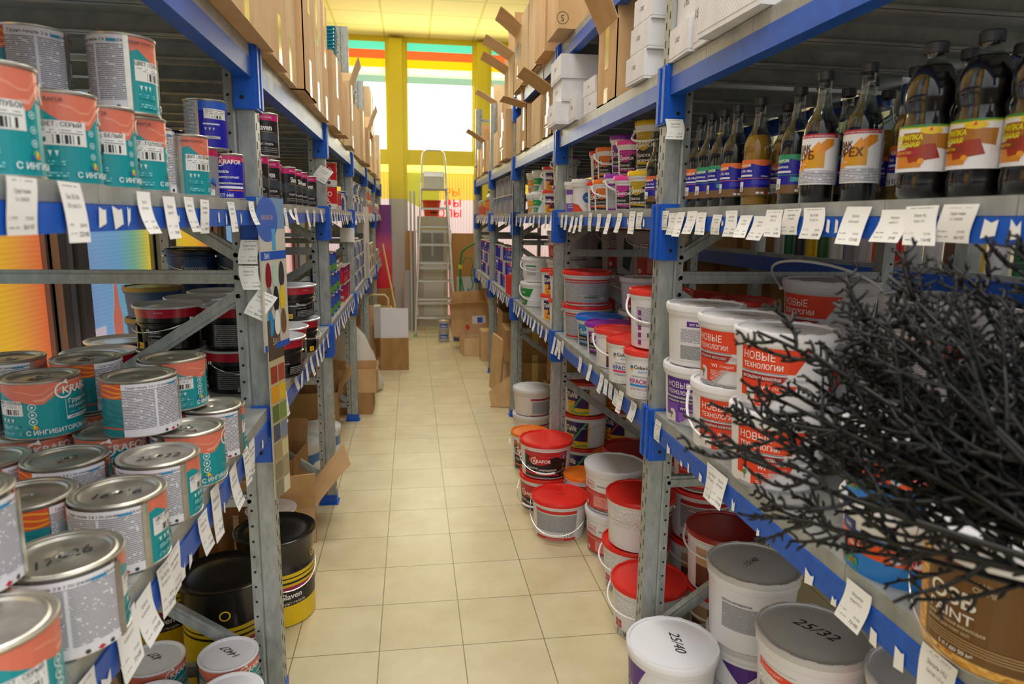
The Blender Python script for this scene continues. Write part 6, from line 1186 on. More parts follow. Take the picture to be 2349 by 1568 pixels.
tag(obj('cardboard_sheet', fb.mesh('cardboard_sheet'), None, (.745, 5.72, 0), (0, .06, .1)), 'opened out carton leaning upright beside the third right bay', 'cardboard')
fl_ = MB(); P0 = [(-.14, -.02, .0), (.10, -.05, .0), (.16, .16, .005), (-.05, .2, .005)]
fl_.add(P0+[(p[0], p[1], p[2]+.006) for p in P0], [(0, 1, 2, 3), (7, 6, 5, 4), (0, 4, 5, 1), (1, 5, 6, 2), (2, 6, 7, 3), (3, 7, 4, 0)], CARD[2])
P1_ = [(-.13, -.02, .006), (.02, -.055, .006), (.10, -.05, .16), (.03, .0, .26), (-.15, .02, .12)]
fl_.add(P1_+[(p[0], p[1]+.006, p[2]) for p in P1_], [(0, 1, 2, 3, 4), (9, 8, 7, 6, 5)]+[(i, (i+1) % 5, 5+(i+1) % 5, 5+i) for i in range(5)], CARD[0])
tag(obj('cardboard_scrap', fl_.mesh('cardboard_scrap'), None, (.765, 5.42, 0)), 'torn cardboard scrap folded up on the floor beside the third right post', 'cardboard')
tag(obj('green_ball', MB().lathe([(0, 0), (.02, .008), (.035, .03), (.035, .05), (.02, .072), (0, .08)], mat('#4AA88A', .4), 16).mesh('green_ball', 60), None, (.80, 5.36, .26) if 0 else (.90, 5.36, 0)), 'small green round thing behind the torn cardboard', 'ball')
tag(obj('green_bag', MB().lathe([(0, 0), (.14, .01), (.17, .12), (.15, .3), (.08, .42), (0, .45)], mat('#1E8A3A', .35), 18).mesh('green_bag', 60), None, (.93, 8.0, 0)), 'green plastic bag under the last right shelf', 'bag')
tag(obj('paint_tin_stack', MB().box(0, 0, 0, .001, .001, .001, TIN).mesh('x')), 'x', 'x') if 0 else None
AT = tin('paint_tin', .066, .135, gen_tin(.066, .135, '#A8A8A4', '#B4B4B0', '')); ATb = tin('paint_tin', .066, .135, (lambda: art_mesh('label', [('r', -.2, .004, .2, .129, K('#A9A9A6')), ('r', -.05, .05, .06, .1, K('#2A62B0')), ('t', .005, .062, .026, 'Лакра', K('#E8ECF4'), {'b': .03}), ('r', -.04, .01, .05, .035, FP['g'])], *cone(.0663, .0663, 0, .135)))())
put(ATb, .385, 8.48, 0, 'grey tin with blue label on the floor before the ladder, lower', 'pair of grey tins before the ladder', -.1); put(ATb, .385, 8.48, .136, 'grey tin with blue label on the floor before the ladder, upper', 'pair of grey tins before the ladder', -.1)
put(gtin(.05, .2, '#4A6AB0', '#C8CACC', 'Лак'), .56, 8.55, 0, 'slim blue tin half hidden behind the warning diamond box')
# ================================================================ end of the aisle: stepladder and what leans there
lad = bpy.data.objects.new('stepladder', None); COL.objects.link(lad); lad.location = (.30, 8.9, 0); tag(lad, 'tall aluminium stepladder with looped handrail at the end of the aisle', 'stepladder')
AL = mat('#D4D6D4', .3, .6); GRNP = mat('#5FC07A', .5); AL2 = mat('#9A9C92', .45, .4)
zt_ = 1.98; w0, w1 = .265, .165
fx = lambda z: w0+(w1-w0)*z/zt_; fy = lambda z: -.02+.46*z/zt_
for s in (-1, 1): obj('front_rail', MB().tube([(s*fx(0), fy(0), 0), (s*fx(zt_), fy(zt_), zt_)], .016, AL, 8).mesh('front_rail', 50), lad); obj('rear_leg', MB().tube([(s*(w0-.01), .76, 0), (s*w1, .47, 1.90)], .014, AL, 8).mesh('rear_leg', 50), lad); obj('foot', MB().lathe([(0, 0), (.022, 0), (.022, .03), (0, .03)], GRNP, 10, s*fx(0), fy(0)).mesh('foot'), lad)
obj('handrail', MB().tube([(-fx(zt_), fy(zt_), zt_-.05), (-.15, .46, 2.3), (-.135, .46, 2.37), (-.09, .46, 2.41), (.09, .46, 2.41), (.135, .46, 2.37), (.15, .46, 2.3), (fx(zt_), fy(zt_), zt_-.05)], .013, AL, 8).mesh('handrail', 50), lad)
for i in range(7):
    z = .235*(i+1)+.02; y = fy(z); w_ = fx(z)
    obj('step', MB().box(-w_, y-.01, z-.028, w_, y+.085, z, AL).box(-w_+.01, y-.012, z-.004, w_-.01, y+.083, z+.002, AL2).box(-w_-.012, y-.014, z-.006, -w_+.012, y+.02, z+.006, GRNP).box(w_-.012, y-.014, z-.006, w_+.012, y+.02, z+.006, GRNP).mesh('step'), lad)
for z in (.35, .85, 1.35): yy = .76-.153*z; obj('rear_brace', MB().box(-w0+.03, yy-.01, z-.02, w0-.03, yy+.01, z+.02, AL).mesh('rear_brace'), lad)
pl = MB().box(-.165, .30, 1.89, .165, .56, 1.91, AL2)
for i in range(14): pl.box(-.15, .31+.017*i, 1.91, .15, .317+.017*i, 1.914, AL)
obj('platform', pl.mesh('platform'), lad)
pp = MB().obox(Matrix.Translation((-.0, .44, 2.02)) @ Matrix.Rotation(-.25, 4, 'X'), AL2, -.135, -.008, -.12, .135, .008, .12)
for i in range(15): pp.obox(Matrix.Translation((-.12+.017*i, .44, 2.02)) @ Matrix.Rotation(-.25, 4, 'X'), AL, -.003, -.012, .05, .003, .012, .11)
obj('raised_tray', pp.mesh('raised_tray'), lad)
OB = pail('plastic_bucket', .10, .125, .22, '#C8431A', '#D4481A', lambda R, h: [('r', -R*.2, h*.2, R*.8, h*.35, K('#5A2A1A'))], None)
tag(obj('platform_shelf', MB().box(-.2, -.12, 0, .2, .12, .02, AL2).mesh('platform_shelf')), 'x', 'x') if 0 else None
put(OB, .28, 9.76, 1.552, 'orange bucket held behind the upper steps of the ladder', None)
tag(obj('steel_cabinet', MB().box(-.30, 0, 0, .26, .22, 1.699, mat('#A9A89C', .4, .2)).box(-.14, -.006, 1.0, .13, 0, 1.45, mat('#8E8E86', .35, .4)).box(-.14, -.008, 1.45, .13, 0, 1.47, mat('#D8C81E', .4)).box(-.02, -.012, 1.05, .0, -.006, 1.42, mat('#B8B8B0', .3, .5)).mesh('steel_cabinet'), None, (.32, 9.5, 0)), 'grey metal cabinet with louvred front behind the ladder', 'cabinet') if 0 else None
tag(obj('metal_panel', MB().box(-.22, 0, 0, .20, .22, 1.55, mat('#BDB8A8', .45)).box(-.16, -.006, .90, .14, 0, 1.36, mat('#8E8E86', .35, .4)).box(-.16, -.009, 1.36, .14, 0, 1.38, mat('#D8C81E', .4)).box(-.03, -.012, 1.0, .0, -.006, 1.38, mat('#B8B8B0', .3, .5)).box(-.14, -.004, .1, .14, 0, .9, mat('#CFCDC6', .5)).mesh('metal_panel'), None, (.30, 9.67, 0)), 'grey metal boxes with a yellow edge stacked behind the ladder', 'metal box')
for i, (x0, x1, y, z1, c, lab) in enumerate([(-.08, .06, 9.72, 1.35, '#B98A4E', 'brown hardboard sheet leaning left of the ladder'), (.56, .88, 9.85, 1.32, '#B98A4E', 'brown hardboard sheet leaning right of the ladder'), (.62, .98, 9.62, .72, '#B8BEC4', 'pale blue grey panel with a blue down arrow')]):
    b = MB().box(x0, 0, 0, x1, .02, z1, mat(c, .6))
    o = obj('wall_sheet', b.mesh('wall_sheet'), None, (0, y, 0)); tag(o, lab, 'sheet')
    if i == 2: o.name = 'arrow_panel'; obj('arrow', art_mesh('arrow', [('r', .775, .42, .8, .55, '#1A4FC8'), ('p', [(.74, .45), (.835, .45), (.7875, .38)], '#1A4FC8')]), o, (0, 0, 0))
tag(obj('radiator_panel', MB().box(-.10, 0, 0, .03, .05, .82, mat('#A9AEB2', .4)).box(-.115, 0, 0, -.10, .05, .82, mat('#D88A8A', .5)).mesh('radiator_panel'), None, (0, 9.45, 0)), 'grey panel with a pink edge standing against the pillar', 'panel')
for i, x in enumerate((.0, .035)): tag(obj('grey_pipe', MB().tube([(x, 9.42, 0), (x, 9.44, 1.05+.03*i)], .017, mat('#A8ACAE', .4), 10).mesh('grey_pipe', 50)), 'grey plastic pipe standing left of the ladder, %s' % ['left one', 'right one'][i], 'pipe', 'grey pipes by the ladder')
fl2 = bpy.data.objects.new('folded_ladder', None); COL.objects.link(fl2); fl2.location = (.02, 9.28, 0); tag(fl2, 'folded aluminium ladder standing close beside the stepladder', 'ladder')
for dx, dy in ((-.03, 0), (.02, .05)): obj('rail', MB().tube([(dx, dy, 0), (dx+.0, dy+.1, 1.88)], .014, AL, 8).mesh('rail', 50), fl2)
m = MB().tube([(.655, 9.35, 0), (.655, 9.38, .95), (.68, 9.38, 1.08), (.76, 9.38, 1.15), (.86, 9.38, 1.2)], .014, mat('#1E7A3E', .4), 8)
gh = obj('green_trolley_frame', m.mesh('green_trolley_frame', 60)); tag(gh, 'green tubular frame with a wire loop beside the ladder', 'trolley')
obj('wire_loop', MB().tube([(.66, 9.36, .9), (.72, 9.36, 1.0), (.80, 9.36, 1.0), (.83, 9.36, .9), (.80, 9.36, .78), (.83, 9.36, .62), (.78, 9.36, .5), (.70, 9.36, .55), (.66, 9.36, .75)], .009, mat('#2A8A48', .4), 8).mesh('wire_loop', 60), gh); obj('yellow_clip', MB().lathe([(0, .84), (.028, .85), (.028, .9), (0, .91)], mat('#C8C83A', .4), 10, .655, 9.375).mesh('yellow_clip'), gh)
tag(obj('lilac_tray', MB().box(0, 0, 0, .24, .03, .16, mat('#C8A0C0', .3)).mesh('lilac_tray'), None, (.52, 9.80, 1.321)), 'lilac plastic tray resting on the hardboard sheet', 'tray') if 0 else None
# ================================================================ boxes on the top shelves, left
LTOP = [  # x face, y0, y1, depth, height, material, tape, name
    (-.375, 1.45, 2.10, .5, .62, 0, 'long tan box overhanging the near left top shelf'), (-.385, 2.13, 2.38, .42, .70, 0, 'tan box with marker scribbles just past the near left post'), (-.40, 2.41, 2.66, .40, .72, 1, 'pale tan box with taped seam, third on the left top shelf'),
    (-.375, 2.68, 2.98, .40, .66, 0, 'tan box with front face turned to the aisle end, flap over it'), (-.39, 3.02, 3.34, .40, .58, 1, 'tan box, fifth on the left top shelf, glossy tape down the seam'), (-.39, 3.36, 3.56, .42, .52, 0, 'narrow tan box touching the second left post')]
for i, (xf, y0, y1, d, h, mi, lab) in enumerate(LTOP): box(carton(y1-y0, d, h, mi, 'shut' if i != 3 else 'open', (1, 1, 0, 0), (1.9, 1.5, 2, 2), True), xf-d/2, (y0+y1)/2, SU+.002, pi/2, lab, None)
fl3 = MB(); fl3.box(-.32, 0, 0, .16, .34, .006, CARD[0]); tag(obj('cardboard_sheet', fl3.mesh('cardboard_sheet'), None, (-.50, 2.70, SU+.668), (-.02, -.12, .12)), 'loose cardboard lid jutting out over the left boxes at the top', 'cardboard')
LT2 = [(-.375, 3.66, 4.02, .5, .36, 0, 'shut', 'tan box right behind the second left post'), (-.36, 4.06, 4.26, .30, .28, 0, 'shut', 'short tan box before the stack of teal trays'), (-.38, 4.66, 4.98, .40, .40, 1, 'open', 'open pale box before the third left post with raised flaps'),
       (-.40, 5.28, 5.75, .42, .36, 0, 'shut', 'tan box past the third left post'), (-.38, 5.8, 6.1, .42, .40, 1, 'shut', 'pale tan box beside it past the third left post'), (-.36, 6.15, 6.55, .4, .30, 0, 'open', 'open box with drooping flap near the fourth left post'),
       (-.39, 6.85, 7.3, .42, .30, 0, 'shut', 'tan box past the fourth left post'), (-.37, 7.40, 7.8, .4, .34, 1, 'shut', 'pale box carrying crimson bundles past the fourth left post'), (-.38, 7.9, 8.15, .3, .22, 0, 'shut', 'small tan box before the fifth left post'), (-.37, 8.4, 8.8, .4, .22, 1, 'shut', 'pale box on the last left bay')]
for i, (xf, y0, y1, d, h, mi, tp, lab) in enumerate(LT2): box(carton(y1-y0, d, h, mi, tp, (1, 1, 0, 1), (1.9, 2.1, 2, 2.2), i % 2 == 0, fl=.5), xf-d/2, (y0+y1)/2, SU+.002, pi/2+.02*(i % 3-1), lab, None)
big = carton(.62, .5, .40, 1, 'shut'); box(big, -.62, 7.06, SU+.345, pi/2, 'large pale box high on the left top shelf near the end windows')
tray_m = MB()
TRb = MB(); TB_ = mat('#1E8CA6', .35)
TRb.lathe([(.05, 0), (.11, .0), (.135, .022), (.15, .024), (.15, .028), (.13, .026), (.105, .006), (.05, .006)], TB_, 4)
TRm = TRb.mesh('tray_body')
for i in range(10): put(T('roller_tray', 'paint tray', ('tray_body', TRm)), -.53, 4.43+.004*i, SU+.43+.021*i, 'teal paint tray in the left top shelf stack, %s from the bottom' % ORD[i], 'stacked teal paint trays', .6, s=(.85, 1.05, 1))
box(carton(.30, .36, .424, 0, 'shut'), -.60, 4.46, SU+.002, pi/2, 'tan box carrying the stack of teal paint trays')
tag(obj('folder', MB().box(0, 0, 0, .22, .010, .16, mat('#1E3A4A', .3)).box(.01, -.002, .01, .21, 0, .15, mat('#B8C8A0', .3)).mesh('folder'), None, (-.44, 3.70, SU+.363), (-.35, 0, 1.45)), 'dark edged glossy folder leaning on the boxes at the second left post', 'folder')
for i, (y, c, lab) in enumerate([(7.5, '#C8283E', 'crimson plastic bundle on the left top shelf near the window'), (7.75, '#E8786E', 'coral pink plastic bundle beside the crimson one')]): tag(obj('plastic_bundle', MB().lathe([(0, 0), (.10, .01), (.12, .08), (.10, .16), (.04, .2), (0, .2)], mat(c, .4), 16).mesh('plastic_bundle', 60), None, (-.50, y, SU+.345+(0 if i else -.0))), lab, 'bundle')
tag(obj('white_case', MB().box(-.04, -.06, 0, .04, .06, .55, mat('#D8D8D2', .4)).mesh('white_case'), None, (-.42, 8.95, SU+.003)), 'upright white plastic case at the end of the left top shelf', 'case')
# ================================================================ boxes on the top shelves, right
scr = lambda s_, c='#4A3A2A': (lambda w_, h: [('t', 0, h*.2, h*.1, s_, c, {'rot': pi, 'sh': .2})])
def wb(x, y, z, rz, w_, d, h, lab, txt='27057'): return inst(wbox(w_, d, h, txt), x, y, z, rz, lab, 'white cartons on the right top shelf')
A9 = -pi/2
for a in [ # x, y, z offset, width along the aisle, depth, height
    (.905, 1.60, .0, .30, .36, .13, 'large white carton jutting over the near right shelf edge'), (.93, 1.60, .135, .26, .3, .13, 'white carton lying on the large jutting one'), (.90, 1.79, .0, .11, .30, .15, 'upright white carton with 18280 written on it'), (.885, 1.93, .0, .15, .28, .085, 'lowest white carton of the pile over the near right post'), (.895, 1.925, .088, .17, .26, .10, 'second white carton of the pile over the near right post'), (.91, 1.93, .19, .16, .26, .09, 'third white carton of the pile over the near right post'),
    (.87, 2.31, .0, .17, .26, .085, 'lowest white carton of the column beyond the near right post'), (.875, 2.29, .088, .16, .26, .085, 'second white carton of the column beyond the near right post'), (.88, 2.28, .176, .16, .26, .085, 'topmost white carton of the column beyond the near right post'), (1.0, 1.32, .0, .2, .4, .26, 'tall white carton at the upper right corner'),
    (.86, 3.44, .0, .22, .34, .10, 'bottom white carton marked 27057 in the far stack'), (.885, 3.435, .103, .24, .34, .10, 'middle white carton in the far stack'), (.885, 3.43, .206, .26, .36, .105, 'top white carton in the far stack'), (.90, 3.25, .0, .16, .30, .11, 'white carton right of the far stack, on the shelf'), (.92, 3.0, .0, .20, .3, .075, 'white carton under the small tilted one'), (.90, 3.03, .078, .18, .26, .07, 'white carton on top, left of the open tan box')]:
    x, y, z, w_, d, h, lab = a; wb(x, y, SU+.003+z, A9+.04*sin(y*9), w_, d, h, lab, '18280' if '18280' in lab else ('27057' if y > 3.4 else '1702'))
box(carton(.26, .30, .28, 0, 'open', (1, 1, 0, 1), (2.0, .35, 2, 1.35), True, fl=.6), .91, 2.72, SU+.003, A9, 'open tan box with raised flaps between white cartons on the right')
RTB = [(.90, 3.86, .26, .3, .24, 0, 'open', 'tan box with an orange tape strip and splayed flaps past the second right post'), (.90, 4.22, .3, .3, .26, 1, 'shut', 'pale tan box past the second right post'), (.88, 4.62, .22, .28, .28, 0, 'open', 'tan box with flap poking into the aisle, second right bay'), (.90, 4.9, .2, .3, .25, 1, 'shut', 'narrow pale box by the third right post'),
       (.86, 5.5, .45, .3, .36, 0, 'shut', 'large printed tan box past the third right post'), (.88, 6.05, .34, .3, .28, 1, 'shut', 'pale box before the fourth right post'), (.86, 7.0, .3, .28, .30, 0, 'open', 'tan box with long flap past the fourth right post'), (.88, 7.4, .28, .28, .26, 1, 'shut', 'pale box past the fourth right post'), (.87, 7.8, .24, .26, .3, 0, 'shut', 'tan box at the end of the right shelf')]
prt = lambda w_, h: [('t', 0, h*.62, h*.1, 'ХРУПКОЕ', '#7A5A3A', {'sx': .8}), ('r', -w_*.25, h*.3, w_*.0, h*.5, '#8A6A48'), ('r', -w_*.25, h*.22, w_*.2, h*.25, '#8A6A48'), ('r', w_*.1, h*.6, w_*.22, h*.85, '#E4E0DA')]
for i, (x, y, w_, d, h, mi, tp, lab) in enumerate(RTB): box(carton(w_, d, h, mi, tp, (1, 0, 1, 0), (2.55+.3*(i % 3)/2, 2, 1.8, 2), i % 2 == 0, prt if i in (0, 4) else None, fl=.7), x, y, SU+.003, A9, lab)
for i, (x, y, z, w_, d, h, mi, tp, lab) in enumerate([(.92, 5.45, .365, .3, .3, .40, 1, 'open', 'tall open pale box on top of the printed one'), (.95, 5.9, .30, .3, .3, .45, 0, 'open', 'tall tan box with wide flap, upper tier past the third right post'), (.95, 6.35, .0, .3, .3, .6, 1, 'shut', 'pale box column at the fourth right post'), (.95, 6.9, .305, .26, .26, .35, 1, 'open', 'upper open box past the fourth right post')]):
    box(carton(w_, d, h, mi, tp, (1, 0, 1, 0), (2.6, 2, 1.7, 2), False, fl=.8), x, y, SU+.003+z, A9, lab)
TOPB = [(.89, 3.41, .42, .26, .5, 0, 'shut', 'large taped tan box with upside down scribbles at the top right of the aisle', True), (.89, 3.86, .30, .38, .50, 0, 'shut', 'tall tan box on the high right shelf past the large taped one', None), (.90, 4.20, .3, .36, .46, 1, 'open', 'tall pale box on the high right shelf with raised flap', None), (.89, 4.50, .26, .34, .42, 1, 'shut', 'narrow pale box on the high right shelf', None), (.90, 4.85, .32, .34, .38, 0, 'open', 'tan box with dark printed square on the high right shelf', None)]
tv = lambda w_, h: [('t', .09, h*.30, .055, 'Тверь', '#3A2E22', {'rot': pi, 'sh': .2}), ('t', .07, h*.16, .05, 'Оля', '#3A2E22', {'rot': pi, 'sh': .2}), ('o', -.19, h*.09, .028, .025, '#3A2E22'), ('t', -.19, h*.115, .04, '5', '#3A2E22', {'rot': pi})]
dk = lambda w_, h: [('r', -.1, h*.5, .06, h*.8, '#4A4038'), ('r', .1, h*.5, .15, h*.72, '#4A4038'), ('r', -.02, h*.2, .02, h*.42, '#E4E0DA')]
for i, (x, y, w_, d, h, mi, tp, lab, q) in enumerate(TOPB): box(carton(w_, d, h, mi, tp, (1, 0, 1, 0), (2.45, 2, 1.7, 2), i == 0, tv if i == 0 else dk if i == 4 else None, fl=.55), x, y, ST+.002, 0 if i == 0 else A9, lab)
put(pail('paint_bucket', .075, .085, .165, '#2A2A5A', '#1E2460', lambda R, h: [('r', -R*.5, h*.55, R*.3, h*.85, K('#2A5AC0')), ('r', -R*.4, h*.75, -R*.1, h*.9, K('#D8283A'))], 'thin', .04), .83, 8.1, SU+.003, 'dark blue bucket with wire bail at the far end of the right top shelf')
# ================================================================ paper price tags along the shelf edges
TAGM = {}
def tag_mesh(wd, ht, v, big=True):
    k = (round(wd, 2), round(ht, 3), v, big)
    if k in TAGM: return TAGM[k]
    rnd = random.Random(hash((round(wd*1000), round(ht*1000), v)) % 9999 if 0 else int(wd*1000)*7+int(ht*1000)*3+v)
    curl = [.06, .14, -.08, .22, .10][v % 5]; tw = [.02, -.08, .06, 0, .1][v % 5]
    def surf(u, vv, o):
        t = (ht-vv)/ht; return (u+tw*t*.02+(.006*sin(t*3+v)), -(o-.0006)*.5-.004*t-curl*.05*t*t, vv-.0)
    ops = [('r', -wd/2, 0, wd/2, ht, PAPER), ('r', -wd*.34, ht*.90, wd*.34, ht*.95, FP['o']), ('t', 0, ht*.72, ht*.11, ['Лак ХВ-784', 'Морилка', 'Грунт-эмаль', 'Краска', 'Эмаль НЦ'][v % 5], '#4A4A52', {'b': .01, 'sx': .8}), ('t', 0, ht*.58, ht*.1, ['НБХ орех 0,5 л', 'водная 0,5 л', '3 в 1 KRAFOR', 'интерьерная', 'белая 1,9 кг'][v % 5], '#4A4A52', {'sx': .7}),
           ('t', wd*.24, ht*.26, ht*.085, ['228=00', '75=00', '373=00', '164=00', '122=00'][v % 5], '#5A5A62'), ('t', wd*.22, ht*.1, ht*.115, ['222=00', '73=00', '361=27', '173=00', '116=00'][v % 5], '#3A3A42', {'b': .01}), ('r', -wd*.42, ht*.12, -wd*.1, ht*.16, FP['o']), ('r', -wd*.42, ht*.28, -wd*.15, ht*.32, FP['o'])]
    m_ = art_mesh('price_tag', ops, None, None, .00008, .0004)
    bm = bmesh.new(); bm.from_mesh(m_)
    for z in [ht*i/6 for i in range(1, 6)]: bmesh.ops.bisect_plane(bm, geom=bm.verts[:]+bm.edges[:]+bm.faces[:], plane_co=(0, 0, z), plane_no=(0, 0, 1), dist=1e-6)
    for q in bm.verts: u, o, vv = q.co.x, -q.co.y, q.co.z; q.co = surf(u, vv, o)
    bk = bmesh.ops.extrude_face_region if 0 else None
    bm.to_mesh(m_); bm.free(); TAGM[k] = m_; return m_
def put_tag(side, x, y, zt, wd, ht, v, where, i, rot=0):
    wd = min(.07, max(.045, wd)); t = tag_mesh(wd, ht, v)
    o = obj('price_tag', t, None, (x, y, zt-ht), (0, rot, (pi/2 if side < 0 else -pi/2)))
    tag(o, 'white paper price tag, %s %s' % (ORD[i] if i < 20 else 'number %d' % (i+1), where), 'price tag', 'price tags '+where)
TL = dict(
R0=[(1.992, 0.056, 1.559, 0.057), (1.927, 0.069, 1.552, 0.063), (1.862, 0.055, 1.554, 0.068), (1.792, 0.065, 1.556, 0.061), (1.719, 0.06, 1.552, 0.057), (1.635, 0.051, 1.546, 0.049), (1.554, 0.06, 1.555, 0.061), (1.479, 0.058, 1.544, 0.05), (1.417, 0.063, 1.542, 0.052), (1.353, 0.067, 1.555, 0.056), (1.292, 0.062, 1.556, 0.051), (1.215, 0.07, 1.557, 0.058), (1.083, 0.067, 1.557, 0.064), (0.994, 0.069, 1.551, 0.051), (0.929, 0.067, 1.556, 0.058), (0.867, 0.063, 1.557, 0.053)],
R1=[(3.42, 0.05, 1.554, 0.064), (3.329, 0.05, 1.552, 0.072), (3.189, 0.05, 1.544, 0.071), (3.117, 0.05, 1.539, 0.071), (3.017, 0.055, 1.551, 0.074), (2.869, 0.055, 1.559, 0.077), (2.724, 0.055, 1.553, 0.068), (2.58, 0.055, 1.553, 0.076), (2.449, 0.055, 1.555, 0.07), (2.295, 0.065, 1.56, 0.076), (2.224, 0.06, 1.556, 0.055)],
R2=[(4.95, .055, 1.549, 0.069), (4.75, .055, 1.539, 0.061), (4.55, .055, 1.549, 0.065), (4.366, .055, 1.54, 0.058), (4.22, .055, 1.551, 0.072), (4.048, .055, 1.554, 0.074), (3.841, .055, 1.553, 0.076), (3.68, .055, 1.552, 0.071)],
L0=[(0.822, 0.06, 1.566, 0.062), (0.931, 0.057, 1.566, 0.074), (1.17, 0.06, 1.563, 0.065), (1.281, 0.06, 1.559, 0.072), (1.397, 0.055, 1.561, 0.065), (1.491, 0.06, 1.559, 0.068), (1.702, 0.06, 1.559, 0.069), (1.913, 0.06, 1.565, 0.06)],
L1=[(2.24, .055, 1.555, 0.06), (2.399, .055, 1.555, 0.067), (2.503, 0.055, 1.551, 0.035), (2.606, .055, 1.557, 0.058), (2.901, .055, 1.554, 0.066), (3.099, .055, 1.555, 0.069), (3.33, .055, 1.56, 0.058)],
LL=[(1.766, .06, 0.945, 0.091), (1.70, .06, 0.945, 0.09), (1.587, 0.06, 0.945, 0.099), (1.424, 0.06, 0.956, 0.11), (1.345, 0.06, 0.937, 0.083), (1.176, 0.065, 0.945, 0.085), (1.118, 0.059, 0.945, 0.084), (1.042, 0.061, 0.943, 0.077), (0.968, 0.071, 0.946, 0.083), (.84, .06, .94, .08)],
RL=[(1.957, 0.05, 0.918, 0.068), (1.565, 0.06, 0.915, 0.094), (1.505, 0.06, 0.915, 0.083), (0.982, 0.066, 0.915, 0.076), (0.79, 0.068, 0.913, 0.089)],
LL1=[(2.185, .05, 0.955, 0.09), (2.253, .05, 0.949, 0.076), (2.47, .05, 0.953, 0.048), (2.6, .05, .95, .07), (2.709, .05, 0.949, 0.07), (2.85, .05, .95, .08), (2.995, .05, 0.948, 0.07), (3.12, .05, .95, .08), (3.25, .05, 0.95, 0.09), (3.40, .05, 0.949, 0.067)],
RL1=[(3.52, .05, 0.91, 0.09), (3.45, .05, .91, .085), (3.38, .05, .91, .09), (3.332, 0.05, 0.925, 0.067), (2.955, 0.05, 0.917, 0.067), (2.772, .05, 0.921, 0.069), (2.605, 0.05, 0.92, 0.08), (2.528, 0.048, 0.912, 0.057), (2.47, 0.05, 0.91, 0.06), (2.405, 0.05, 0.905, 0.06), (2.329, 0.055, 0.915, 0.079), (2.198, 0.06, 0.913, 0.068)])
for k_, wh in (('R0', 'from the post on the near right middle shelf'), ('R1', 'from the far end of the second right bay, middle shelf'), ('R2', 'from the far end of the third right bay, middle shelf'), ('L0', 'from the photo edge on the near left middle shelf'), ('L1', 'past the near left post on the middle shelf'),
               ('LL', 'from the post on the near left lower shelf'), ('RL', 'from the post on the near right lower shelf'), ('LL1', 'past the near left post on the lower shelf'), ('RL1', 'from the far end of the second right bay, lower shelf')):
    sd = -1 if k_[0] == 'L' else 1; xx = -.4175 if sd < 0 else .7525
    for i, (y, wd, zt, ht) in enumerate(TL[k_]): put_tag(sd, xx+(-.0005*(i % 2) if sd < 0 else .0005*(i % 2)), y, zt+(.0 if k_ not in ('LL', 'LL1') else .01), wd, ht, (i*3+len(k_)) % 5, wh, i, .08*sin(i*2.3) if k_ in ('LL', 'RL1', 'LL1') else .015*sin(i*1.7))
rt_ = random.Random(5)
for sd, z0, spans, wh in ((-1, 1.555, [(3.68, 5.05), (5.25, 6.6), (6.8, 8.15), (8.35, 9.7)], 'left middle shelf'), (-1, .95, [(3.68, 5.05), (5.25, 6.6), (6.8, 8.15), (8.35, 9.7)], 'left lower shelf'), (1, 1.55, [(5.25, 6.6), (6.8, 8.15)], 'right middle shelf'), (1, .915, [(3.7, 5.05), (5.25, 6.6), (6.8, 8.15)], 'right lower shelf')):
    for bi, (y0, y1) in enumerate(spans):
        n = 11 if y0 > 5 or z0 < 1 else 10
        for i in range(n):
            y = y0+(y1-y0)*(i+.5)/n; put_tag(sd, -.4175 if sd < 0 else .7525, y, z0, .05, .07, (i+bi) % 5, 'from the near post of the %s bay, %s' % (ORD[bi+(2 if (sd < 0 or z0 < 1) else 3)], wh), i, rt_.uniform(-.25, .25))
# tags stuck on the posts
def ptag(x, y, z, wd, ht, rz, tilt, v, lab):
    o = obj('price_tag', tag_mesh(wd, ht, v), None, (x, y, z), (0, tilt, rz)); tag(o, lab, 'price tag')
ptag(-.446, 1.985, 1.396, .052, .066, 0, 0, 2, 'upper of two price tags stuck flat on the near left post'); ptag(-.445, 1.985, 1.325, .052, .066, 0, 0, 4, 'lower of two price tags stuck flat on the near left post'); ptag(-.440, 1.984, 1.245, .056, .08, 0, .45, 2, 'tilted price tag hanging below the two on the near left post')
ptag(.765, 1.99, 1.765, .055, .058, 0, 0, 0, 'square price tag stuck on the near right post above the bottles'); ptag(-.45, 3.565, 1.70, .07, .075, 0, .5, 2, 'diamond tilted price tag on the second left post')
for x, y, z, lab in ((-.46, 5.11, 1.35, 'white paper band round the third left post'), (-.46, 6.66, 1.38, 'white paper band round the fourth left post')): tag(obj('paper_band', MB().box(-.05, -.02, 0, .05, 0, .10, PAPER).mesh('paper_band'), None, (x, y, z)), lab, 'paper band')
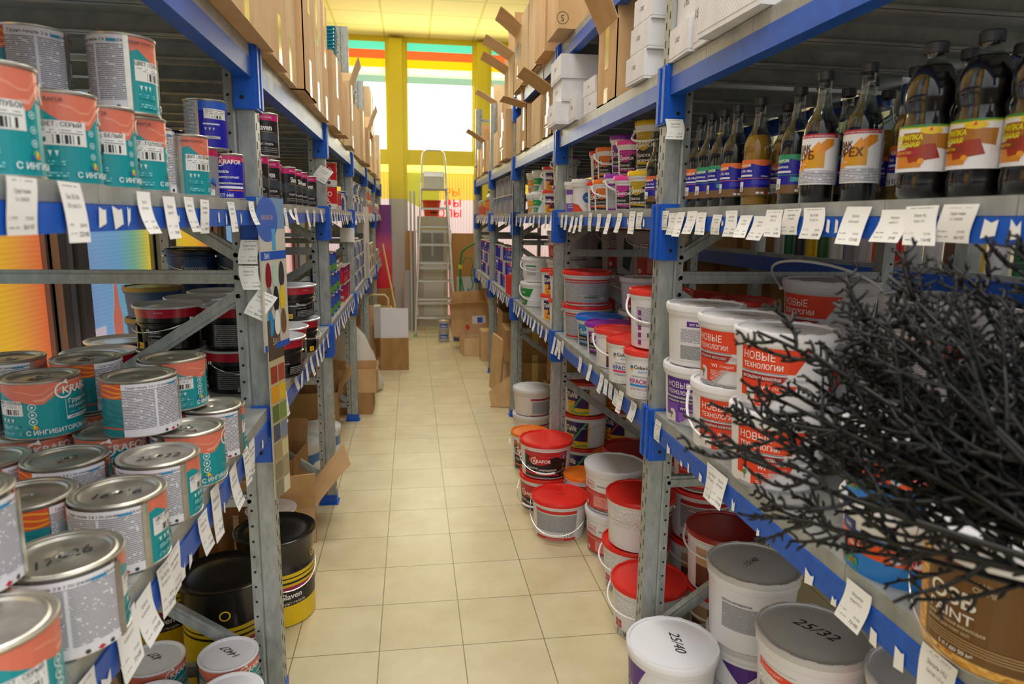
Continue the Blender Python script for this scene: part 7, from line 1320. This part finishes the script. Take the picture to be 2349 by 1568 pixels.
# torn tag remnants on the blue beams
torn = []
def scrap(x, y, z, w_, h, i, sd):
    rnd = random.Random(i); P = [(-w_/2*rnd.uniform(.6, 1), -h/2*rnd.uniform(.5, 1)), (w_/2*rnd.uniform(.4, 1), -h/2*rnd.uniform(.3, 1)), (w_/2*rnd.uniform(.5, 1), h/2*rnd.uniform(.6, 1)), (w_*.1, h/2*rnd.uniform(.2, .9)), (-w_/2*rnd.uniform(.5, 1), h/2)]
    o = obj('torn_paper_scrap', art_mesh('torn_paper_scrap', [('p', P, PAPER)]), None, (x, y, z), (0, 0, pi/2 if sd < 0 else -pi/2))
    return o
SCR = [(-1, 1.02, 1.522, .03, .03), (-1, 1.07, 1.522, .04, .035), (-1, 1.11, 1.524, .015, .03), (-1, 1.33, 1.522, .02, .02), (-1, 1.60, 1.52, .015, .03), (-1, 1.66, 1.52, .012, .028), (-1, 1.80, 1.52, .015, .03), (1, 1.60, 1.525, .012, .022), (1, 1.14, 1.523, .014, .025), (1, 1.165, 1.523, .016, .027), (1, .81, 1.522, .03, .03), (1, .77, 1.522, .02, .03),
       (1, 1.86, .855, .03, .035), (1, 1.76, .85, .02, .02), (1, 1.71, .855, .014, .03), (1, 1.63, .855, .02, .03), (1, 1.44, .86, .02, .035), (1, 1.32, .85, .014, .02), (1, 1.12, .85, .04, .035), (1, 1.04, .85, .02, .02), (1, .93, .85, .02, .03), (1, .87, .85, .03, .04), (-1, 1.50, .89, .014, .03), (-1, 1.26, .89, .02, .03), (-1, 1.22, .89, .03, .03), (-1, .90, .9, .03, .03), (-1, 1.9, .9, .03, .03), (1, 2.35, 1.525, .014, .03), (1, 2.18, 1.52, .025, .04)]
for i, (sd, y, z, w_, h) in enumerate(SCR): tag(scrap(-.419 if sd < 0 else .7535, y, z, w_, h, i, sd), 'torn paper scrap stuck to the blue beam of the %s %s shelf' % ('left' if sd < 0 else 'right', 'middle' if z > 1.2 else 'lower'), 'paper scrap', 'torn paper scraps, %s %s beam' % ('left' if sd < 0 else 'right', 'middle' if z > 1.2 else 'lower'))
# ================================================================ colour charts hung from posts
def chart(pts, z0, z1, ops, lab, name='colour_chart', tiltx=0):
    (x0, y0), (x1, y1) = pts; wd = hypot(x1-x0, y1-y0); b = MB().box(0, 0, 0, wd, .003, z1-z0, mat('#C9C2B4', .5)); root = obj(name, b.mesh(name), None, (x0, y0, z0), (tiltx, 0, atan2(y1-y0, x1-x0))); tag(root, lab, 'colour chart')
    obj('swatches', art_mesh('swatches', ops(wd, z1-z0)), root); return root
def drop_ops(w_, h):
    o = [('r', 0, 0, w_, h, '#CFC8BC'), ('r', 0, h*.80, w_, h, '#7A9ABE'), ('c', w_*.3, h*.86, w_*.42, '#4A6CC0'), ('t', w_*.32, h*.86, .018, 'KRAFOR', '#E8C0C0', {'b': .03}), ('r', w_*.45, h*.66, w_*.6, h*.8, '#5AA8D8'), ('r', 0, h*.6, w_, h*.655, '#2A5ABE'), ('t', w_*.22, h*.61, .022, '3в1', '#F0F0F8', {'b': .04}), ('r', 0, 0, w_, h*.04, '#2A5ABE')]
    cols_ = ['#8A1A24', '#B8D0C0', '#3A3A3A', '#8A8A8C', '#20201E', '#E8C81E', '#2A94D8', '#F0F0EC', '#7A5A34']
    for i, c in enumerate(cols_):
        u = w_*(.25+.26*(i % 3)); v = h*(.48-.16*(i//3)); o.append(('p', [(u+.034*sin(a*pi/8)*.5, v-.03*cos(a*pi/8)*(1 if abs(a-8) > 3 else 1.5)) for a in range(16)], c))
    return o
chart([(-.414, 1.972), (-.372, 2.115)], 1.147, 1.578, drop_ops, 'grey colour chart with round paint drops hung on the near left post')
def sw_ops(cols2, top=True):
    def f(w_, h):
        o = [('r', 0, 0, w_, h, '#C8B890')]+([('r', 0, h*.78, w_, h, '#5A4A3A'), ('t', w_*.5, h*.86, .03, '5в1', '#D8D0B8', {'b': .02})] if top else [])
        n = len(cols2)
        for i, c in enumerate(cols2): v = (h*.76 if top else h)*(1-(i+1)/n); hh = (h*.76 if top else h)/n*.86; o += [('r', w_*.06, v, w_*.48, v+hh, c[0]), ('r', w_*.54, v, w_*.96, v+hh, c[1])]
        return o
    return f
chart([(-.408, 1.985), (-.383, 2.08)], .70, 1.235, sw_ops([('#9E4434', '#B0503C'), ('#E8A01E', '#E8BE2A'), ('#5E7A3A', '#7E9A4E'), ('#4A5A74', '#7E92A8'), ('#A89A70', '#D8CC98'), ('#8A8468', '#A8A27E'), ('#8E8A74', '#E0DCC0')]), 'long paint swatch strip hung below the drop chart on the near left post')
chart([(.735, 5.02), (.755, 5.16)], 1.17, 1.80, sw_ops([('#D8D0B0', '#D8D0B0'), ('#E0B890', '#D8D0B0'), ('#C84A2A', '#E0A070'), ('#E89A2A', '#E8D04A'), ('#5A8A3A', '#A8C868'), ('#6A9AC8', '#8ACAE8'), ('#5A4A8A', '#8A7AB0'), ('#7A5AB0', '#9A8AC8'), ('#D8D0C0', '#E8E4D8')], False), 'long rainbow swatch strip hung on the third right post', tiltx=0)
chart([(-.425, 6.30), (-.385, 6.42)], .98, 1.62, lambda w_, h: [('r', 0, 0, w_, h, '#D8D6D0'), ('r', w_*.2, 0, w_*.8, h*.5, '#B8B8B4')], 'pale narrow display strip hanging near the fourth left post', 'display_strip')
# small details: yellow bags beyond, red canisters
# ================================================================ black coral-like artificial twigs rising into view at the right
TWG = mat('#0D0F11', .42, 0, .35)
def sprig(seed, Ln=.46):
    rnd = random.Random(seed); m = MB(); P = []; ax, ay = rnd.uniform(-.05, .05), rnd.uniform(-.05, .05)
    for i in range(13): t = i/12; P.append(Vector((ax*sin(t*2.4), ay*sin(t*2.0), Ln*t)))
    m.tube(P, .003, TWG, 5, True, [.0046-.0024*i/12 for i in range(13)])
    def rv(k): return Vector((rnd.uniform(-k, k), rnd.uniform(-k, k), rnd.uniform(-k, k)))
    def twig(p, d, up, ln, lvl):
        pts = [p]; q = p.copy(); dd = d.copy(); n = (7, 4, 2)[lvl]; bend = rv(.22)
        for i in range(n): dd = (dd+up*(.20 if lvl == 0 else .30)+bend*.5+rv(.10)).normalized(); q = q+dd*ln/n; pts.append(q.copy())
        r0 = (.0028, .0023, .0020)[lvl]; m.tube(pts, r0, TWG, 5 if lvl == 0 else 4, True, [r0*(1-.25*i/n) for i in range(n+1)])
        if lvl == 0:
            side = dd.cross(rv(1)+Vector((.01, 0, 0))).normalized()
            for i in range(1, n+1):
                side = -(side+rv(.35)).normalized(); twig(pts[i], (side+dd*.35).normalized(), dd, rnd.uniform(.011, .024), 1)
        elif lvl == 1 and rnd.random() < .55:
            side = dd.cross(rv(1)+Vector((.01, 0, 0))).normalized(); twig(pts[n//2+1], (side+dd*.5).normalized(), dd, ln*.45, 2)
    a = rnd.random()*6
    for i in range(10):
        t = .34+.66*i/10; k = min(11, int(t*12)); p = P[k].lerp(P[k+1], t*12-k); a += pi*.8+rnd.uniform(-.5, .5)
        twig(p, Vector((cos(a), sin(a), .65)).normalized(), Vector((0, 0, 1)), (.10-.05*t)*rnd.uniform(.8, 1.25), 0)
    return m.mesh('sprig', 100)
SPRG = [sprig(i) for i in range(5)]
bush = bpy.data.objects.new('artificial_twig_bunch', None); COL.objects.link(bush); bush.location = (.60, .34, 0); tag(bush, 'bunch of glossy black artificial coral twigs fanning in from the right edge', 'artificial plant')
O0 = Vector((.585, .385, 1.225))
tips = [(.401, .811, 1.239), (.397, .827, 1.282), (.423, .824, 1.318), (.455, .745, 1.168), (.502, .787, 1.354), (.563, .762, 1.442), (.602, .734, 1.465), (.627, .713, 1.487), (.656, .687, 1.515), (.675, .666, 1.53), (.52, .80, 1.399), (.429, .831, 1.352), (.43, .785, 1.205),
        (.47, .80, 1.30), (.50, .76, 1.25), (.55, .80, 1.37), (.58, .74, 1.40), (.53, .72, 1.25), (.60, .70, 1.33), (.63, .68, 1.41), (.46, .83, 1.33), (.56, .71, 1.28), (.49, .80, 1.25), (.65, .66, 1.36), (.61, .75, 1.38), (.54, .77, 1.32), (.59, .78, 1.43), (.51, .75, 1.30), (.64, .72, 1.46), (.57, .73, 1.28)]
rb_ = random.Random(3)
for _ in range(16): tips.append((rb_.uniform(.53, .67), rb_.uniform(.66, .80), rb_.uniform(1.28, 1.46)))
for i, tp_ in enumerate(tips):
    tp_ = Vector(tp_); o0 = O0+Vector((rb_.uniform(-.03, .03), rb_.uniform(-.03, .03), rb_.uniform(-.02, .03))); d = tp_-o0; q = d.to_track_quat('Z', 'Y'); s_ = d.length/.46
    o = obj('sprig', SPRG[i % 5], bush); o.rotation_mode = 'QUATERNION'; o.rotation_quaternion = q @ Matrix.Rotation(rb_.random()*6.28, 3, 'Z').to_quaternion(); o.location = o0-bush.location; o.scale = (s_, s_, s_)
    obj('stem', MB().tube([(0, 0, 0), tuple((Vector((0, 0, -.32))+(bush.location+Vector((0, 0, .95))-o0)*.0+Vector(((bush.location.x-o0.x)*.8, (bush.location.y-o0.y)*.8, 0))))], .0035, TWG, 5).mesh('stem'), bush, o.location) if i % 3 == 0 else None
pot = T('tall_vase', 'vase', ('vase_body', MB().lathe([(0, 0), (.08, 0), (.085, .02), (.07, .5), (.085, 1.02), (.08, 1.02), (.065, .5), (.07, .03), (0, .03)], mat('#3A3A3C', .4), 24).mesh('vase_body', 50)))
inst(pot, .60, .34, 0, 0, 'tall dark vase holding the black twigs, out of the picture on the right')
# ceiling lamps and small fittings
for i, (lx, ly) in enumerate([(.17, 1.0), (.17, 3.4), (.17, 6.0), (3.2, 1.0), (3.2, 5.0)]):
    t = T('ceiling_lamp', 'ceiling lamp', ('lamp_frame', MB().box(-.6, -.6, 0, .6, .6, .03, mat('#E8E8E4', .5)).mesh('lamp_frame')))
    inst(t, lx, ly, ZC-.035, 0, 'flat square ceiling lamp, %s' % ['overhead', 'over the second bay', 'over the fourth bay', 'next aisle near', 'next aisle far'][i], None)
inst(T('ceiling_sensor', 'sensor', ('sensor_body', MB().box(-.05, -.03, -.03, .05, .03, 0, mat('#D8D2A8', .5)).mesh('sensor_body'))), .28, 7.4, ZC-.0, .3, 'small beige fitting on the yellow lit ceiling')
